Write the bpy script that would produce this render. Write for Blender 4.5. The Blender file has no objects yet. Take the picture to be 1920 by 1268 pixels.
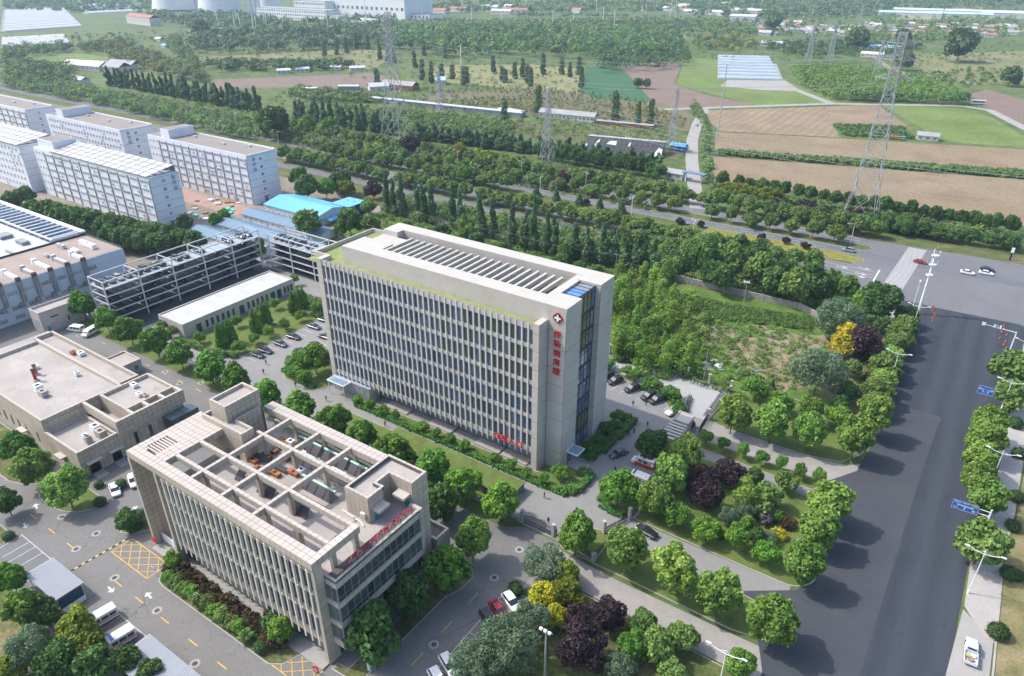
import bpy, bmesh, math, random
import numpy as np
from mathutils import Vector, Matrix
S = bpy.context.scene
COL = S.collection
R = math.radians

# ------------------------------------------------------------------ camera, sky, sun, exposure
F_PX, CXP, CYP, HORZ = 1331.0, 960.0, 634.0, -77.0      # photograph: 1920 x 1268
PITCH = math.atan((CYP - HORZ) / F_PX)
HEAD = R(34.2)
CAMZ = 100.0
cam = bpy.data.cameras.new('camera')
cam.sensor_width = 36.0
cam.lens = 36.0 * F_PX / 1920.0
cam.clip_end = 30000.0
cam.clip_start = 0.5
co = bpy.data.objects.new('camera', cam); COL.objects.link(co)
co.location = (0, 0, CAMZ)
co.rotation_euler = (math.pi / 2 - PITCH, 0, HEAD)
S.camera = co

SUN_EL, SUN_DIR = R(50), Vector((0.94, 0.34, 0.0)).normalized()   # SUN_DIR: way the shadows fall
world = bpy.data.worlds.new('World'); S.world = world; world.use_nodes = True
wn = world.node_tree; wn.nodes.clear()
wo = wn.nodes.new('ShaderNodeOutputWorld'); wb = wn.nodes.new('ShaderNodeBackground')
sky = wn.nodes.new('ShaderNodeTexSky'); sky.sky_type = 'NISHITA'; sky.sun_disc = False
sky.sun_elevation = SUN_EL
sky.sun_rotation = math.atan2(-SUN_DIR.x, -SUN_DIR.y)
sky.air_density = 1.0; sky.dust_density = 3.0; sky.ozone_density = 1.0
wb.inputs['Strength'].default_value = 0.15
wn.links.new(sky.outputs[0], wb.inputs[0]); wn.links.new(wb.outputs[0], wo.inputs[0])
sl = bpy.data.lights.new('sun', 'SUN'); sl.energy = 2.0; sl.angle = R(0.8); sl.color = (1.0, 0.955, 0.885)
so = bpy.data.objects.new('sun', sl); COL.objects.link(so)
sv = Vector((SUN_DIR.x * math.cos(SUN_EL), SUN_DIR.y * math.cos(SUN_EL), -math.sin(SUN_EL)))
so.rotation_euler = sv.to_track_quat('-Z', 'Y').to_euler()
so.location = (-200, 0, 300)
S.view_settings.view_transform = 'Standard'
S.view_settings.look = 'None'
S.view_settings.exposure = 1.1
S.view_settings.gamma = 1.0
S.view_settings.use_curve_mapping = False
S.cycles.use_denoising = True
S.cycles.max_bounces = 6
S.cycles.diffuse_bounces = 3
S.cycles.glossy_bounces = 3
S.cycles.transmission_bounces = 4
S.cycles.transparent_max_bounces = 4
S.cycles.volume_bounces = 0
S.cycles.sample_clamp_indirect = 6.0

# ------------------------------------------------------------------ helpers
_FW = Vector((-math.sin(HEAD) * math.cos(PITCH), math.cos(HEAD) * math.cos(PITCH), -math.sin(PITCH)))
_RT = Vector((math.cos(HEAD), math.sin(HEAD), 0))
_UP = _RT.cross(_FW)
def at(px, py, z=0.0):
    """ground point (height z) seen at a point of the photograph (surveying only)"""
    d = _FW + _RT * ((px - CXP) / F_PX) - _UP * ((py - CYP) / F_PX)
    t = (z - CAMZ) / d.z
    return Vector((d.x * t, d.y * t, z))
def dist(p):
    return (Vector(p) - Vector((0, 0, CAMZ))).dot(_FW)

def lin(c):
    return tuple((x / 12.92 if x <= 0.04045 else ((x + 0.055) / 1.055) ** 2.4) for x in c)
MATS = {}
def mat(name, col, rough=0.8, var=0.15, scale=0.5, spec=0.3, metal=0.0, bump=0.0, col2=None, detail=4.0, stretch=None, fine=0.0, wave=None, blotch=None, ov=0.0, crack=None):
    """procedural surface: base colour broken up by two noises; optional bump, second colour in patches, stripes"""
    if name in MATS: return MATS[name]
    m = bpy.data.materials.new(name); m.use_nodes = True
    nt = m.node_tree; N = nt.nodes; Lk = nt.links
    b = N['Principled BSDF']
    b.inputs['Roughness'].default_value = rough
    b.inputs['Specular IOR Level'].default_value = spec
    b.inputs['Metallic'].default_value = metal
    geo = N.new('ShaderNodeNewGeometry'); src = geo.outputs['Position']
    if stretch:
        mp = N.new('ShaderNodeMapping'); mp.inputs['Scale'].default_value = stretch
        Lk.new(src, mp.inputs['Vector']); src = mp.outputs[0]
    n1 = N.new('ShaderNodeTexNoise'); n1.inputs['Scale'].default_value = scale; n1.inputs['Detail'].default_value = detail
    n1.inputs['Roughness'].default_value = 0.6
    Lk.new(src, n1.inputs['Vector'])
    mr = N.new('ShaderNodeMapRange'); mr.inputs[1].default_value = 0.3; mr.inputs[2].default_value = 0.7
    mr.inputs[3].default_value = 0.0; mr.inputs[4].default_value = 1.0
    Lk.new(n1.outputs[0], mr.inputs[0])
    mx = N.new('ShaderNodeMix'); mx.data_type = 'RGBA'
    a = tuple(min(1, c * (1 - var)) for c in col); d = tuple(min(1, c * (1 + var)) for c in col)
    if col2 is not None: a, d = col, col2
    mx.inputs[6].default_value = (*a, 1); mx.inputs[7].default_value = (*d, 1)
    Lk.new(mr.outputs[0], mx.inputs[0]); out = mx.outputs[2]
    if blotch:      # (scale, amount, colour): large stains
        n3 = N.new('ShaderNodeTexNoise'); n3.inputs['Scale'].default_value = blotch[0]; n3.inputs['Detail'].default_value = 6
        n3.inputs['Roughness'].default_value = 0.65
        Lk.new(geo.outputs['Position'], n3.inputs['Vector'])
        m3 = N.new('ShaderNodeMapRange'); m3.inputs[1].default_value = 0.48; m3.inputs[2].default_value = 0.68
        m3.inputs[3].default_value = 0; m3.inputs[4].default_value = blotch[1]
        Lk.new(n3.outputs[0], m3.inputs[0])
        x3 = N.new('ShaderNodeMix'); x3.data_type = 'RGBA'
        Lk.new(m3.outputs[0], x3.inputs[0]); Lk.new(out, x3.inputs[6]); x3.inputs[7].default_value = (*blotch[2], 1); out = x3.outputs[2]
    if wave:        # (axis 0/1, period, amount, colour): rows of a crop, ribs of a sheet, courses
        w = N.new('ShaderNodeTexWave'); w.wave_type = 'BANDS'; w.bands_direction = 'XYZ'[wave[0]]
        w.inputs['Scale'].default_value = 0.314 / wave[1]; w.inputs['Distortion'].default_value = wave[4] if len(wave) > 4 else 0.0
        w.inputs['Detail'].default_value = 2.0; w.inputs['Detail Scale'].default_value = 0.6
        Lk.new(geo.outputs['Position'], w.inputs['Vector'])
        mw = N.new('ShaderNodeMath'); mw.operation = 'MULTIPLY'; mw.inputs[1].default_value = wave[2]
        Lk.new(w.outputs[1], mw.inputs[0])
        x4 = N.new('ShaderNodeMix'); x4.data_type = 'RGBA'
        Lk.new(mw.outputs[0], x4.inputs[0]); Lk.new(out, x4.inputs[6]); x4.inputs[7].default_value = (*wave[3], 1); out = x4.outputs[2]
    if crack:       # (cell size, colour): cracks and patch edges
        vo = N.new('ShaderNodeTexVoronoi'); vo.feature = 'DISTANCE_TO_EDGE'; vo.inputs['Scale'].default_value = 1/crack[0]
        nd = N.new('ShaderNodeTexNoise'); nd.inputs['Scale'].default_value = 1.2/crack[0]; nd.inputs['Detail'].default_value = 5
        Lk.new(geo.outputs['Position'], nd.inputs['Vector'])
        va = N.new('ShaderNodeVectorMath'); va.operation = 'MULTIPLY_ADD'; va.inputs[1].default_value = (crack[0]*1.1,)*3
        Lk.new(nd.outputs['Color'], va.inputs[0]); Lk.new(geo.outputs['Position'], va.inputs[2]); Lk.new(va.outputs[0], vo.inputs['Vector'])
        mc = N.new('ShaderNodeMapRange'); mc.inputs[1].default_value = 0.0; mc.inputs[2].default_value = 0.11/crack[0]; mc.inputs[3].default_value = 0.75; mc.inputs[4].default_value = 0
        Lk.new(vo.outputs['Distance'], mc.inputs[0])
        gt = N.new('ShaderNodeMath'); gt.operation = 'MULTIPLY'; Lk.new(mc.outputs[0], gt.inputs[0]); Lk.new(mr.outputs[0], gt.inputs[1])
        x5 = N.new('ShaderNodeMix'); x5.data_type = 'RGBA'
        Lk.new(gt.outputs[0], x5.inputs[0]); Lk.new(out, x5.inputs[6]); x5.inputs[7].default_value = (*crack[1], 1); out = x5.outputs[2]
    if ov > 0:      # every piece its own tint
        oi = N.new('ShaderNodeObjectInfo'); m6 = N.new('ShaderNodeMapRange'); m6.inputs[3].default_value = 1 - ov; m6.inputs[4].default_value = 1 + ov
        Lk.new(oi.outputs['Random'], m6.inputs[0]); v6 = N.new('ShaderNodeVectorMath'); v6.operation = 'SCALE'
        Lk.new(out, v6.inputs[0]); Lk.new(m6.outputs[0], v6.inputs['Scale']); out = v6.outputs[0]
    if fine > 0:
        n2 = N.new('ShaderNodeTexNoise'); n2.inputs['Scale'].default_value = scale * 12; n2.inputs['Detail'].default_value = 2
        Lk.new(src, n2.inputs['Vector'])
        m2 = N.new('ShaderNodeMapRange'); m2.inputs[1].default_value = 0.3; m2.inputs[2].default_value = 0.7
        m2.inputs[3].default_value = 1 - fine; m2.inputs[4].default_value = 1 + fine
        Lk.new(n2.outputs[0], m2.inputs[0])
        vm = N.new('ShaderNodeVectorMath'); vm.operation = 'SCALE'
        Lk.new(out, vm.inputs[0]); Lk.new(m2.outputs[0], vm.inputs['Scale']); out = vm.outputs[0]
    Lk.new(out, b.inputs['Base Color'])
    if bump > 0:
        bp = N.new('ShaderNodeBump'); bp.inputs['Strength'].default_value = bump; bp.inputs['Distance'].default_value = 0.1
        Lk.new(n1.outputs[0], bp.inputs['Height']); Lk.new(bp.outputs[0], b.inputs['Normal'])
    MATS[name] = m
    return m
def leafmat(name, cols, trans=0.32):
    """foliage: every leaf spray takes its own green (tone, by clump and by leaf), every tree its own tint"""
    m = bpy.data.materials.new(name); m.use_nodes = True
    nt = m.node_tree; N = nt.nodes; Lk = nt.links
    b = N['Principled BSDF']; b.inputs['Roughness'].default_value = 0.55; b.inputs['Specular IOR Level'].default_value = 0.25
    oi = N.new('ShaderNodeObjectInfo')
    ramp = N.new('ShaderNodeValToRGB'); e = ramp.color_ramp.elements
    e[0].position = 0.0; e[0].color = (*cols[0], 1); e[1].position = 1.0; e[1].color = (*cols[-1], 1)
    for i, c in enumerate(cols[1:-1]):
        el = e.new((i + 1) / (len(cols) - 1)); el.color = (*c, 1)
    at_ = N.new('ShaderNodeAttribute'); at_.attribute_name = 'tone'; Lk.new(at_.outputs['Fac'], ramp.inputs[0])
    hs = N.new('ShaderNodeHueSaturation')
    mr = N.new('ShaderNodeMapRange'); mr.inputs[3].default_value = 0.78; mr.inputs[4].default_value = 1.2
    Lk.new(oi.outputs['Random'], mr.inputs[0]); Lk.new(mr.outputs[0], hs.inputs['Value'])
    mr2 = N.new('ShaderNodeMapRange'); mr2.inputs[3].default_value = 0.488; mr2.inputs[4].default_value = 0.512
    mr2.inputs[1].default_value = 0.0
    mf = N.new('ShaderNodeMath'); mf.operation = 'FRACT'; mm = N.new('ShaderNodeMath'); mm.operation = 'MULTIPLY'; mm.inputs[1].default_value = 7.3
    Lk.new(oi.outputs['Random'], mm.inputs[0]); Lk.new(mm.outputs[0], mf.inputs[0]); Lk.new(mf.outputs[0], mr2.inputs[0]); Lk.new(mr2.outputs[0], hs.inputs['Hue'])
    Lk.new(ramp.outputs[0], hs.inputs['Color'])
    Lk.new(hs.outputs[0], b.inputs['Base Color'])
    if trans > 0:
        t = N.new('ShaderNodeBsdfTranslucent'); Lk.new(hs.outputs[0], t.inputs[0])
        ms = N.new('ShaderNodeMixShader'); ms.inputs[0].default_value = trans
        Lk.new(b.outputs[0], ms.inputs[1]); Lk.new(t.outputs[0], ms.inputs[2])
        Lk.new(ms.outputs[0], N['Material Output'].inputs[0])
    MATS[name] = m
    return m

class MB:
    """collects shapes into one mesh"""
    def __init__(s): s.v = []; s.f = []; s.m = []
    def add(s, vs, fs, m=0):
        o = len(s.v); s.v.extend(vs)
        for f in fs: s.f.append([i + o for i in f]); s.m.append(m)
        return s
    def box(s, x0, y0, z0, x1, y1, z1, m=0):
        if x0 > x1: x0, x1 = x1, x0
        if y0 > y1: y0, y1 = y1, y0
        if z0 > z1: z0, z1 = z1, z0
        v = [(x0,y0,z0),(x1,y0,z0),(x1,y1,z0),(x0,y1,z0),(x0,y0,z1),(x1,y0,z1),(x1,y1,z1),(x0,y1,z1)]
        return s.add(v, [(3,2,1,0),(4,5,6,7),(0,1,5,4),(1,2,6,5),(2,3,7,6),(3,0,4,7)], m)
    def prism(s, pts, z0, z1, m=0, mside=None):
        a = sum(pts[i][0]*pts[(i+1)%len(pts)][1] - pts[(i+1)%len(pts)][0]*pts[i][1] for i in range(len(pts)))
        if a < 0: pts = pts[::-1]
        n = len(pts)
        o = len(s.v); s.v.extend([(p[0],p[1],z0) for p in pts] + [(p[0],p[1],z1) for p in pts])
        s.f.append([o+n+i for i in range(n)]); s.m.append(m)
        for i in range(n):
            j = (i+1) % n; s.f.append([o+i,o+j,o+n+j,o+n+i]); s.m.append(m if mside is None else mside)
        return s
    def sheet(s, pts, z, m=0):
        a = sum(pts[i][0]*pts[(i+1)%len(pts)][1] - pts[(i+1)%len(pts)][0]*pts[i][1] for i in range(len(pts)))
        if a < 0: pts = pts[::-1]
        return s.add([(p[0],p[1],z) for p in pts], [list(range(len(pts)))], m)
    def cyl(s, p0, p1, r0, r1=None, n=8, m=0, cap=True):
        r1 = r0 if r1 is None else r1
        p0 = Vector(p0); p1 = Vector(p1); d = (p1 - p0)
        if d.length < 1e-6: return s
        d.normalize()
        a = d.orthogonal().normalized(); b = d.cross(a)
        o = len(s.v)
        for p, r in ((p0, r0), (p1, r1)):
            for i in range(n):
                t = 2*math.pi*i/n; q = p + a*(r*math.cos(t)) + b*(r*math.sin(t)); s.v.append(tuple(q))
        for i in range(n):
            j = (i+1) % n; s.f.append([o+i,o+j,o+n+j,o+n+i]); s.m.append(m)
        if cap:
            s.f.append([o+n+i for i in range(n)]); s.m.append(m)
            s.f.append([o+n-1-i for i in range(n)]); s.m.append(m)
        return s
    def tube(s, pts, r, n=6, m=0):
        for a, b in zip(pts, pts[1:]): s.cyl(a, b, r, r, n, m)
        return s
    def bar(s, p0, p1, w, m=0):
        return s.cyl(p0, p1, w*0.7, w*0.7, 4, m, cap=False)
    def lathe(s, prof, c=(0,0,0), n=24, m=0):
        o = len(s.v)
        for r, z in prof:
            for i in range(n):
                t = 2*math.pi*i/n; s.v.append((c[0]+r*math.cos(t), c[1]+r*math.sin(t), c[2]+z))
        for k in range(len(prof)-1):
            for i in range(n):
                j = (i+1) % n; s.f.append([o+k*n+i,o+k*n+j,o+(k+1)*n+j,o+(k+1)*n+i]); s.m.append(m)
        return s
    def mesh(s, name, mats, smooth=False):
        me = bpy.data.meshes.new(name); me.from_pydata(s.v, [], s.f)
        for x in (mats if isinstance(mats, (list, tuple)) else [mats]): me.materials.append(x)
        if any(s.m): me.polygons.foreach_set('material_index', s.m)
        if smooth: me.polygons.foreach_set('use_smooth', [True]*len(s.f))
        me.update(); return me

def obj(name, me, parent=None, loc=(0,0,0), rz=0.0, scale=None, kind=None):
    o = bpy.data.objects.new(name, me); COL.objects.link(o)
    o.location = loc
    if rz: o.rotation_euler = (0, 0, rz)
    if scale: o.scale = scale if isinstance(scale, (tuple, list)) else (scale,)*3
    if parent is not None: o.parent = parent
    if kind: o['kind'] = kind
    return o
def tag(o, label, cat, group=None):
    o['label'] = label; o['category'] = cat
    if group: o['group'] = group
    return o
def thing(name, label, cat, loc=(0,0,0), rz=0.0, group=None, scale=None):
    o = bpy.data.objects.new(name, None); COL.objects.link(o)
    o.location = loc; o.rotation_euler = (0, 0, rz); o.empty_display_size = 0.1
    if scale: o.scale = scale if isinstance(scale, (tuple, list)) else (scale,)*3
    return tag(o, label, cat, group)
KIDS = {}
def kids(o):
    if o.name not in KIDS: KIDS[o.name] = [(c, [g for g in c.children]) for c in o.children]
    return KIDS[o.name]
def dup(root, loc, rz=0.0, label=None, scale=None, group=None):
    r = root.copy(); COL.objects.link(r); r.location = loc; r.rotation_euler = (0, 0, rz)
    if label: r['label'] = label
    if group: r['group'] = group
    if scale: r.scale = scale if isinstance(scale, (tuple, list)) else (scale,)*3
    for ch, gs in kids(root):
        c = ch.copy(); COL.objects.link(c); c.parent = r
        for g in gs:
            d = g.copy(); COL.objects.link(d); d.parent = c
    return r
def structure(name, me, loc=(0,0,0)):
    return obj(name, me, None, loc, kind='structure')
ORD = ['zeroth','first','second','third','fourth','fifth','sixth','seventh','eighth','ninth','tenth','eleventh','twelfth','thirteenth','fourteenth','fifteenth','sixteenth','seventeenth','eighteenth','nineteenth','twentieth']
def nth(i):
    if i <= 20: return ORD[i]
    return f"{i}{'th' if 10 < i % 100 < 14 else {1:'st',2:'nd',3:'rd'}.get(i % 10,'th')}"
_TX = {}
def text_mesh(s, size, extrude, material, shear=0.0, offset=0.0):
    cu = bpy.data.curves.new('lettering', 'FONT'); cu.body = s; cu.size = size; cu.extrude = extrude
    cu.align_x = 'CENTER'; cu.align_y = 'CENTER'; cu.shear = shear; cu.offset = offset; cu.resolution_u = 3
    o = bpy.data.objects.new('lettering', cu); COL.objects.link(o)
    dg = bpy.context.evaluated_depsgraph_get()
    me = bpy.data.meshes.new_from_object(o.evaluated_get(dg))
    bpy.data.objects.remove(o); bpy.data.curves.remove(cu)
    me.materials.clear(); me.materials.append(material)
    return me

# ------------------------------------------------------------------ palette
M_STONE = mat('pale_stone', (0.46,0.425,0.385), 0.75, 0.07, 0.25, fine=0.05, blotch=(0.08,0.25,(0.385,0.355,0.32)), ov=0.05)
M_STONE_TOP = mat('white_roof_render', (0.41,0.395,0.36), 0.8, 0.05, 0.3, fine=0.03, blotch=(0.15,0.35,(0.41,0.395,0.36)))
M_FIN = mat('white_fin', (0.55,0.545,0.55), 0.5, 0.04, 0.4)
M_DARK = mat('dark_frame', (0.035,0.042,0.055), 0.4, 0.1, 1.0)
M_GLASS = mat('window_glass', (0.17,0.195,0.245), 0.08, 0.3, 0.12, spec=0.6, ov=0.4)
M_GLASS_G = mat('tinted_glass', (0.055,0.075,0.075), 0.06, 0.4, 0.1, spec=0.7, ov=0.45)
M_GLASS_B = mat('blue_glass', (0.10,0.22,0.48), 0.08, 0.3, 0.4, spec=0.7)
M_CLAD = mat('stone_cladding', (0.46,0.40,0.325), 0.75, 0.08, 0.35, fine=0.06, blotch=(0.22,0.45,(0.35,0.305,0.25)), ov=0.09)
M_CLADT = mat('stone_coping', (0.45,0.405,0.365), 0.75, 0.06, 0.4, blotch=(0.35,0.4,(0.37,0.335,0.30)), ov=0.07)
M_JOINT = mat('cladding_joint', (0.11,0.10,0.09), 0.9, 0.1, 0.5)
M_DECK = mat('roof_deck', (0.35,0.322,0.30), 0.9, 0.16, 0.22, fine=0.06, blotch=(0.11,0.85,(0.25,0.232,0.22)), crack=(6.0,(0.20,0.185,0.175)))
M_RUST = mat('rusty_sheet', (0.30,0.12,0.05), 0.8, 0.45, 1.5)
M_WHITE = mat('white_paint', (0.72,0.73,0.74), 0.45, 0.05, 1.0)
M_STEEL = mat('galvanised_steel', (0.42,0.43,0.45), 0.5, 0.12, 1.0, metal=0.3)
M_LSTEEL = mat('pylon_steel', (0.33,0.34,0.36), 0.6, 0.15, 0.5)
M_FRAMEW = mat('white_steel', (0.52,0.52,0.55), 0.5, 0.05, 1.0)
M_ASPH = mat('asphalt', (0.165,0.162,0.157), 0.9, 0.07, 0.12, fine=0.06, blotch=(0.06,0.55,(0.12,0.118,0.115)), crack=(7.0,(0.05,0.05,0.053)))
M_ASPHD = mat('new_asphalt', (0.031,0.037,0.049), 0.85, 0.10, 0.2, fine=0.07, stretch=(1,0.05,1), blotch=(0.05,0.45,(0.043,0.050,0.063)), wave=(0,5.5,0.6,(0.047,0.056,0.072),1.5), crack=(14.0,(0.02,0.021,0.024)))
M_ASPHG = mat('grey_asphalt', (0.135,0.137,0.145), 0.88, 0.06, 0.08, fine=0.05, blotch=(0.05,0.5,(0.17,0.17,0.175)), crack=(9.0,(0.06,0.06,0.064)))
M_ASPHH = mat('highway_asphalt', (0.115,0.122,0.135), 0.85, 0.08, 0.2, fine=0.06, stretch=(0.1,1,1), wave=(1,3.2,0.35,(0.15,0.155,0.165),0.5))
M_CONC = mat('pale_concrete', (0.29,0.28,0.265), 0.9, 0.08, 0.2, fine=0.05, blotch=(0.1,0.4,(0.28,0.27,0.255)))
M_PAVE = mat('plaza_paving', (0.205,0.203,0.197), 0.85, 0.05, 0.6, fine=0.10, blotch=(0.12,0.4,(0.235,0.24,0.245)))
M_PAVEAV = mat('apron_paving', (0.049,0.054,0.064), 0.85, 0.05, 0.6, fine=0.10, blotch=(0.12,0.4,(0.068,0.07,0.076)))
M_PAVET = mat('tan_paving', (0.27,0.255,0.24), 0.9, 0.08, 0.3, fine=0.08, blotch=(0.1,0.4,(0.21,0.20,0.19)))
M_KERB = mat('kerb_stone', (0.31,0.305,0.29), 0.9, 0.1, 0.5)
M_GRASS = mat('lawn_grass', (0.095,0.135,0.032), 0.95, 0.25, 0.35, fine=0.22, blotch=(0.15,0.5,(0.11,0.135,0.035)))
M_GRASSR = mat('roof_lawn', (0.20,0.24,0.095), 0.95, 0.15, 0.5, fine=0.18)
M_GRASSD = mat('rough_grass', (0.075,0.095,0.028), 0.95, 0.3, 0.12, fine=0.3, blotch=(0.09,0.75,(0.20,0.155,0.085)))
M_WEEDS = mat('weedy_ground', (0.075,0.14,0.022), 0.95, 0.3, 0.2, fine=0.3, blotch=(0.07,0.7,(0.11,0.15,0.035)))
M_DIRT = mat('bare_earth', (0.24,0.195,0.135), 0.95, 0.15, 0.2, fine=0.15, blotch=(0.2,0.6,(0.11,0.125,0.045)))
M_YELLOW = mat('yellow_line', (0.60,0.37,0.06), 0.8, 0.2, 1.5)
M_LINE = mat('white_line', (0.50,0.50,0.50), 0.8, 0.15, 1.2)
M_BARK = mat('bark', (0.10,0.075,0.05), 0.95, 0.3, 2.0)
M_BARKP = mat('pale_bark', (0.24,0.22,0.19), 0.95, 0.25, 2.0)
M_RED = mat('sign_red', (0.55,0.008,0.01), 0.5, 0.05, 1.0)
M_CRIM = mat('sign_crimson', (0.33,0.008,0.055), 0.5, 0.05, 1.0)
M_BLACK = mat('black_iron', (0.018,0.018,0.02), 0.5, 0.1, 1.0)
M_TYRE = mat('tyre_rubber', (0.02,0.02,0.02), 0.9, 0.1, 1.0)
M_BLUE = mat('sign_blue', (0.02,0.13,0.45), 0.4, 0.05, 1.0)
M_DORM = mat('white_render', (0.66,0.68,0.72), 0.8, 0.05, 0.2, fine=0.04, blotch=(0.12,0.35,(0.50,0.52,0.565)))
M_DORMG = mat('grey_pilaster', (0.24,0.26,0.29), 0.8, 0.1, 0.4)
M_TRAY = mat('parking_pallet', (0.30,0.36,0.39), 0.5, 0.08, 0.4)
M_TRAY_SHADE = mat('parking_pallet_shaded', (0.05,0.055,0.062), 0.6, 0.15, 0.4)  # lower pallets and floor: shade under the decks put into the colour
M_RIB = mat('ribbed_roof_grey', (0.34,0.355,0.385), 0.5, 0.06, 0.4)
M_PAVR = mat('pavilion_roof', (0.42,0.425,0.40), 0.85, 0.08, 0.25, fine=0.05, blotch=(0.2,0.4,(0.37,0.375,0.35)))
# ------------------------------------------------------------------ foliage
def cards_mesh(name, P, Nn, sz, mats, asp=1.0, seed=0, mi=None, tone=None):
    """leaf sprays: one small bent face pair (a pointed five-corner spray) per point, facing Nn"""
    rng = np.random.default_rng(seed)
    n = len(P); r = rng.normal(size=(n,3)); t = np.cross(Nn, r); t /= np.linalg.norm(t, axis=1)[:,None] + 1e-9
    b = np.cross(Nn, t); sz = np.asarray(sz).reshape(-1,1) * np.ones((n,1)); a = sz * asp
    lift = Nn * sz * 0.28
    V = np.stack([P - t*sz, P - b*a*0.8 + lift, P + t*sz*1.1, P + b*a*0.8 + lift*0.6], axis=1).reshape(-1,3)
    me = bpy.data.meshes.new(name)
    me.vertices.add(4*n); me.vertices.foreach_set('co', V.astype(np.float32).ravel())
    me.loops.add(4*n); me.loops.foreach_set('vertex_index', np.arange(4*n, dtype=np.int32))
    me.polygons.add(n); me.polygons.foreach_set('loop_start', np.arange(0, 4*n, 4, dtype=np.int32))
    me.polygons.foreach_set('loop_total', np.full(n, 4, dtype=np.int32))
    for m in (mats if isinstance(mats, list) else [mats]): me.materials.append(m)
    if mi is not None: me.polygons.foreach_set('material_index', np.asarray(mi, dtype=np.int32))
    if tone is None: tone = rng.random(n)
    ta = me.attributes.new('tone', 'FLOAT', 'FACE'); ta.data.foreach_set('value', np.asarray(tone, dtype=np.float32))
    me.update(calc_edges=True)
    return me
def lobe_points(lobes, n, rng, inner=0.72, jit=0.8, cut=0.8):
    """points in the outer skin of a union of ellipsoids (cx,cy,cz,rx,ry,rz), with normals that look outwards and a bit up"""
    L = np.array(lobes); area = (L[:,3]*L[:,4] + L[:,3]*L[:,5] + L[:,4]*L[:,5]); pr = area/area.sum()
    k = rng.choice(len(L), size=int(n*2.2), p=pr)
    d = rng.normal(size=(len(k),3)); d /= np.linalg.norm(d, axis=1)[:,None]
    rr = inner + (1.06-inner)*rng.random(len(k))**0.6
    c = L[k,:3]; e = L[k,3:]
    p = c + d*e*rr[:,None]
    keep = np.ones(len(k), bool)
    for i in range(len(L)):
        q = (p - L[i,:3])/L[i,3:]; keep &= ~(((q*q).sum(1) < cut*cut) & (k != i))
    st = rng.random(len(k)) < 0.14; p = p + (d*e*(0.05 + 0.2*rng.random(len(k)))[:,None])*st[:,None] + rng.normal(size=p.shape)*0.05*e
    lt = rng.random(len(L)); tone = np.clip(0.5*lt[k] + 0.35*rng.random(len(k)) + 0.15*(rng.random(len(k)) < 0.12), 0, 1)[keep][:n]
    p = p[keep][:n]; nn = (d/e)[keep][:n]; nn /= np.linalg.norm(nn, axis=1)[:,None]
    nn = nn + rng.normal(size=nn.shape)*jit + np.array([0,0,0.35]); nn /= np.linalg.norm(nn, axis=1)[:,None]
    return p, nn, tone
def lumpy(rng, rx, rz, cz, nl, rl, flat=1.0, low=-0.55):
    """lobes set round an ellipsoid crown"""
    out = [(0,0,cz,rx*0.72,rx*0.72,rz*0.72)]
    for i in range(nl):
        t = 2.39996*i + rng.random()*0.6; z = low + (1.0-low)*((i+0.5)/nl) ; z = min(0.97, z)
        s = math.sqrt(max(0.02, 1-z*z)); q = rl*(0.6+0.8*rng.random()); k = 0.62 + 0.32*rng.random()
        out.append((math.cos(t)*s*rx*k, math.sin(t)*s*rx*k, cz + z*rz*k, rx*q, rx*q, rx*q*flat))
    return out
def limbs(h0, rt, tips, mat_, kink=0.35, seed=0):
    """tapered trunk with limbs"""
    rnd = random.Random(seed); m = MB(); top = Vector((rnd.uniform(-.15,.15), rnd.uniform(-.15,.15), h0))
    m.cyl((0,0,-0.1), (top.x*0.5, top.y*0.5, h0*0.55), rt*1.15, rt*0.9, 7); m.cyl((top.x*0.5, top.y*0.5, h0*0.55), top, rt*0.9, rt*0.75, 7)
    for t in tips:
        t = Vector(t); mid = top.lerp(t, 0.5) + Vector((rnd.uniform(-.2,.2), rnd.uniform(-.2,.2), kink))
        m.cyl(top, mid, rt*0.6, rt*0.35, 5); m.cyl(mid, t, rt*0.35, rt*0.1, 5)
    return m.mesh('trunk', mat_)
G = lambda *c: [tuple(x) for x in c]
L_BRIGHT = leafmat('leaf_bright', G((0.0828,0.197,0.0246),(0.131,0.281,0.0351),(0.225,0.403,0.0526)))
L_PLANE = leafmat('leaf_plane', G((0.107,0.207,0.0345),(0.191,0.32,0.0561),(0.321,0.443,0.108)))
L_DARK = leafmat('leaf_dark', G((0.0494,0.115,0.0295),(0.0806,0.167,0.0377),(0.124,0.219,0.0546)))
L_STREET = leafmat('leaf_street', G((0.0975,0.181,0.0427),(0.154,0.244,0.0572),(0.207,0.316,0.0762)))
L_POPLAR = leafmat('leaf_poplar', G((0.0643,0.136,0.0576),(0.0995,0.189,0.075),(0.152,0.247,0.104)))
L_GREY = leafmat('leaf_grey_green', G((0.0899,0.152,0.086),(0.135,0.208,0.117),(0.189,0.26,0.154)))
L_PURPLE = leafmat('leaf_purple', G((0.025,0.015,0.02),(0.04,0.0213,0.0275),(0.0625,0.0325,0.04)), 0.12)
L_YELLOW = leafmat('leaf_yellow', G((0.30,0.27,0.02),(0.50,0.46,0.03),(0.62,0.56,0.05)))
L_YGREEN = leafmat('leaf_yellow_green', G((0.122,0.186,0.0216),(0.216,0.262,0.0264),(0.36,0.359,0.036)))
L_MAROON = leafmat('leaf_maroon', G((0.054,0.0336,0.0168),(0.078,0.0432,0.0216),(0.072,0.072,0.0264)), 0.12)
L_HEDGE = leafmat('leaf_hedge', G((0.0453,0.126,0.0211),(0.07,0.171,0.0284),(0.113,0.233,0.0389)), 0.15)
L_BALL = leafmat('leaf_box', G((0.026,0.065,0.013),(0.039,0.091,0.0182),(0.0585,0.117,0.026)), 0.12)
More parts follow.
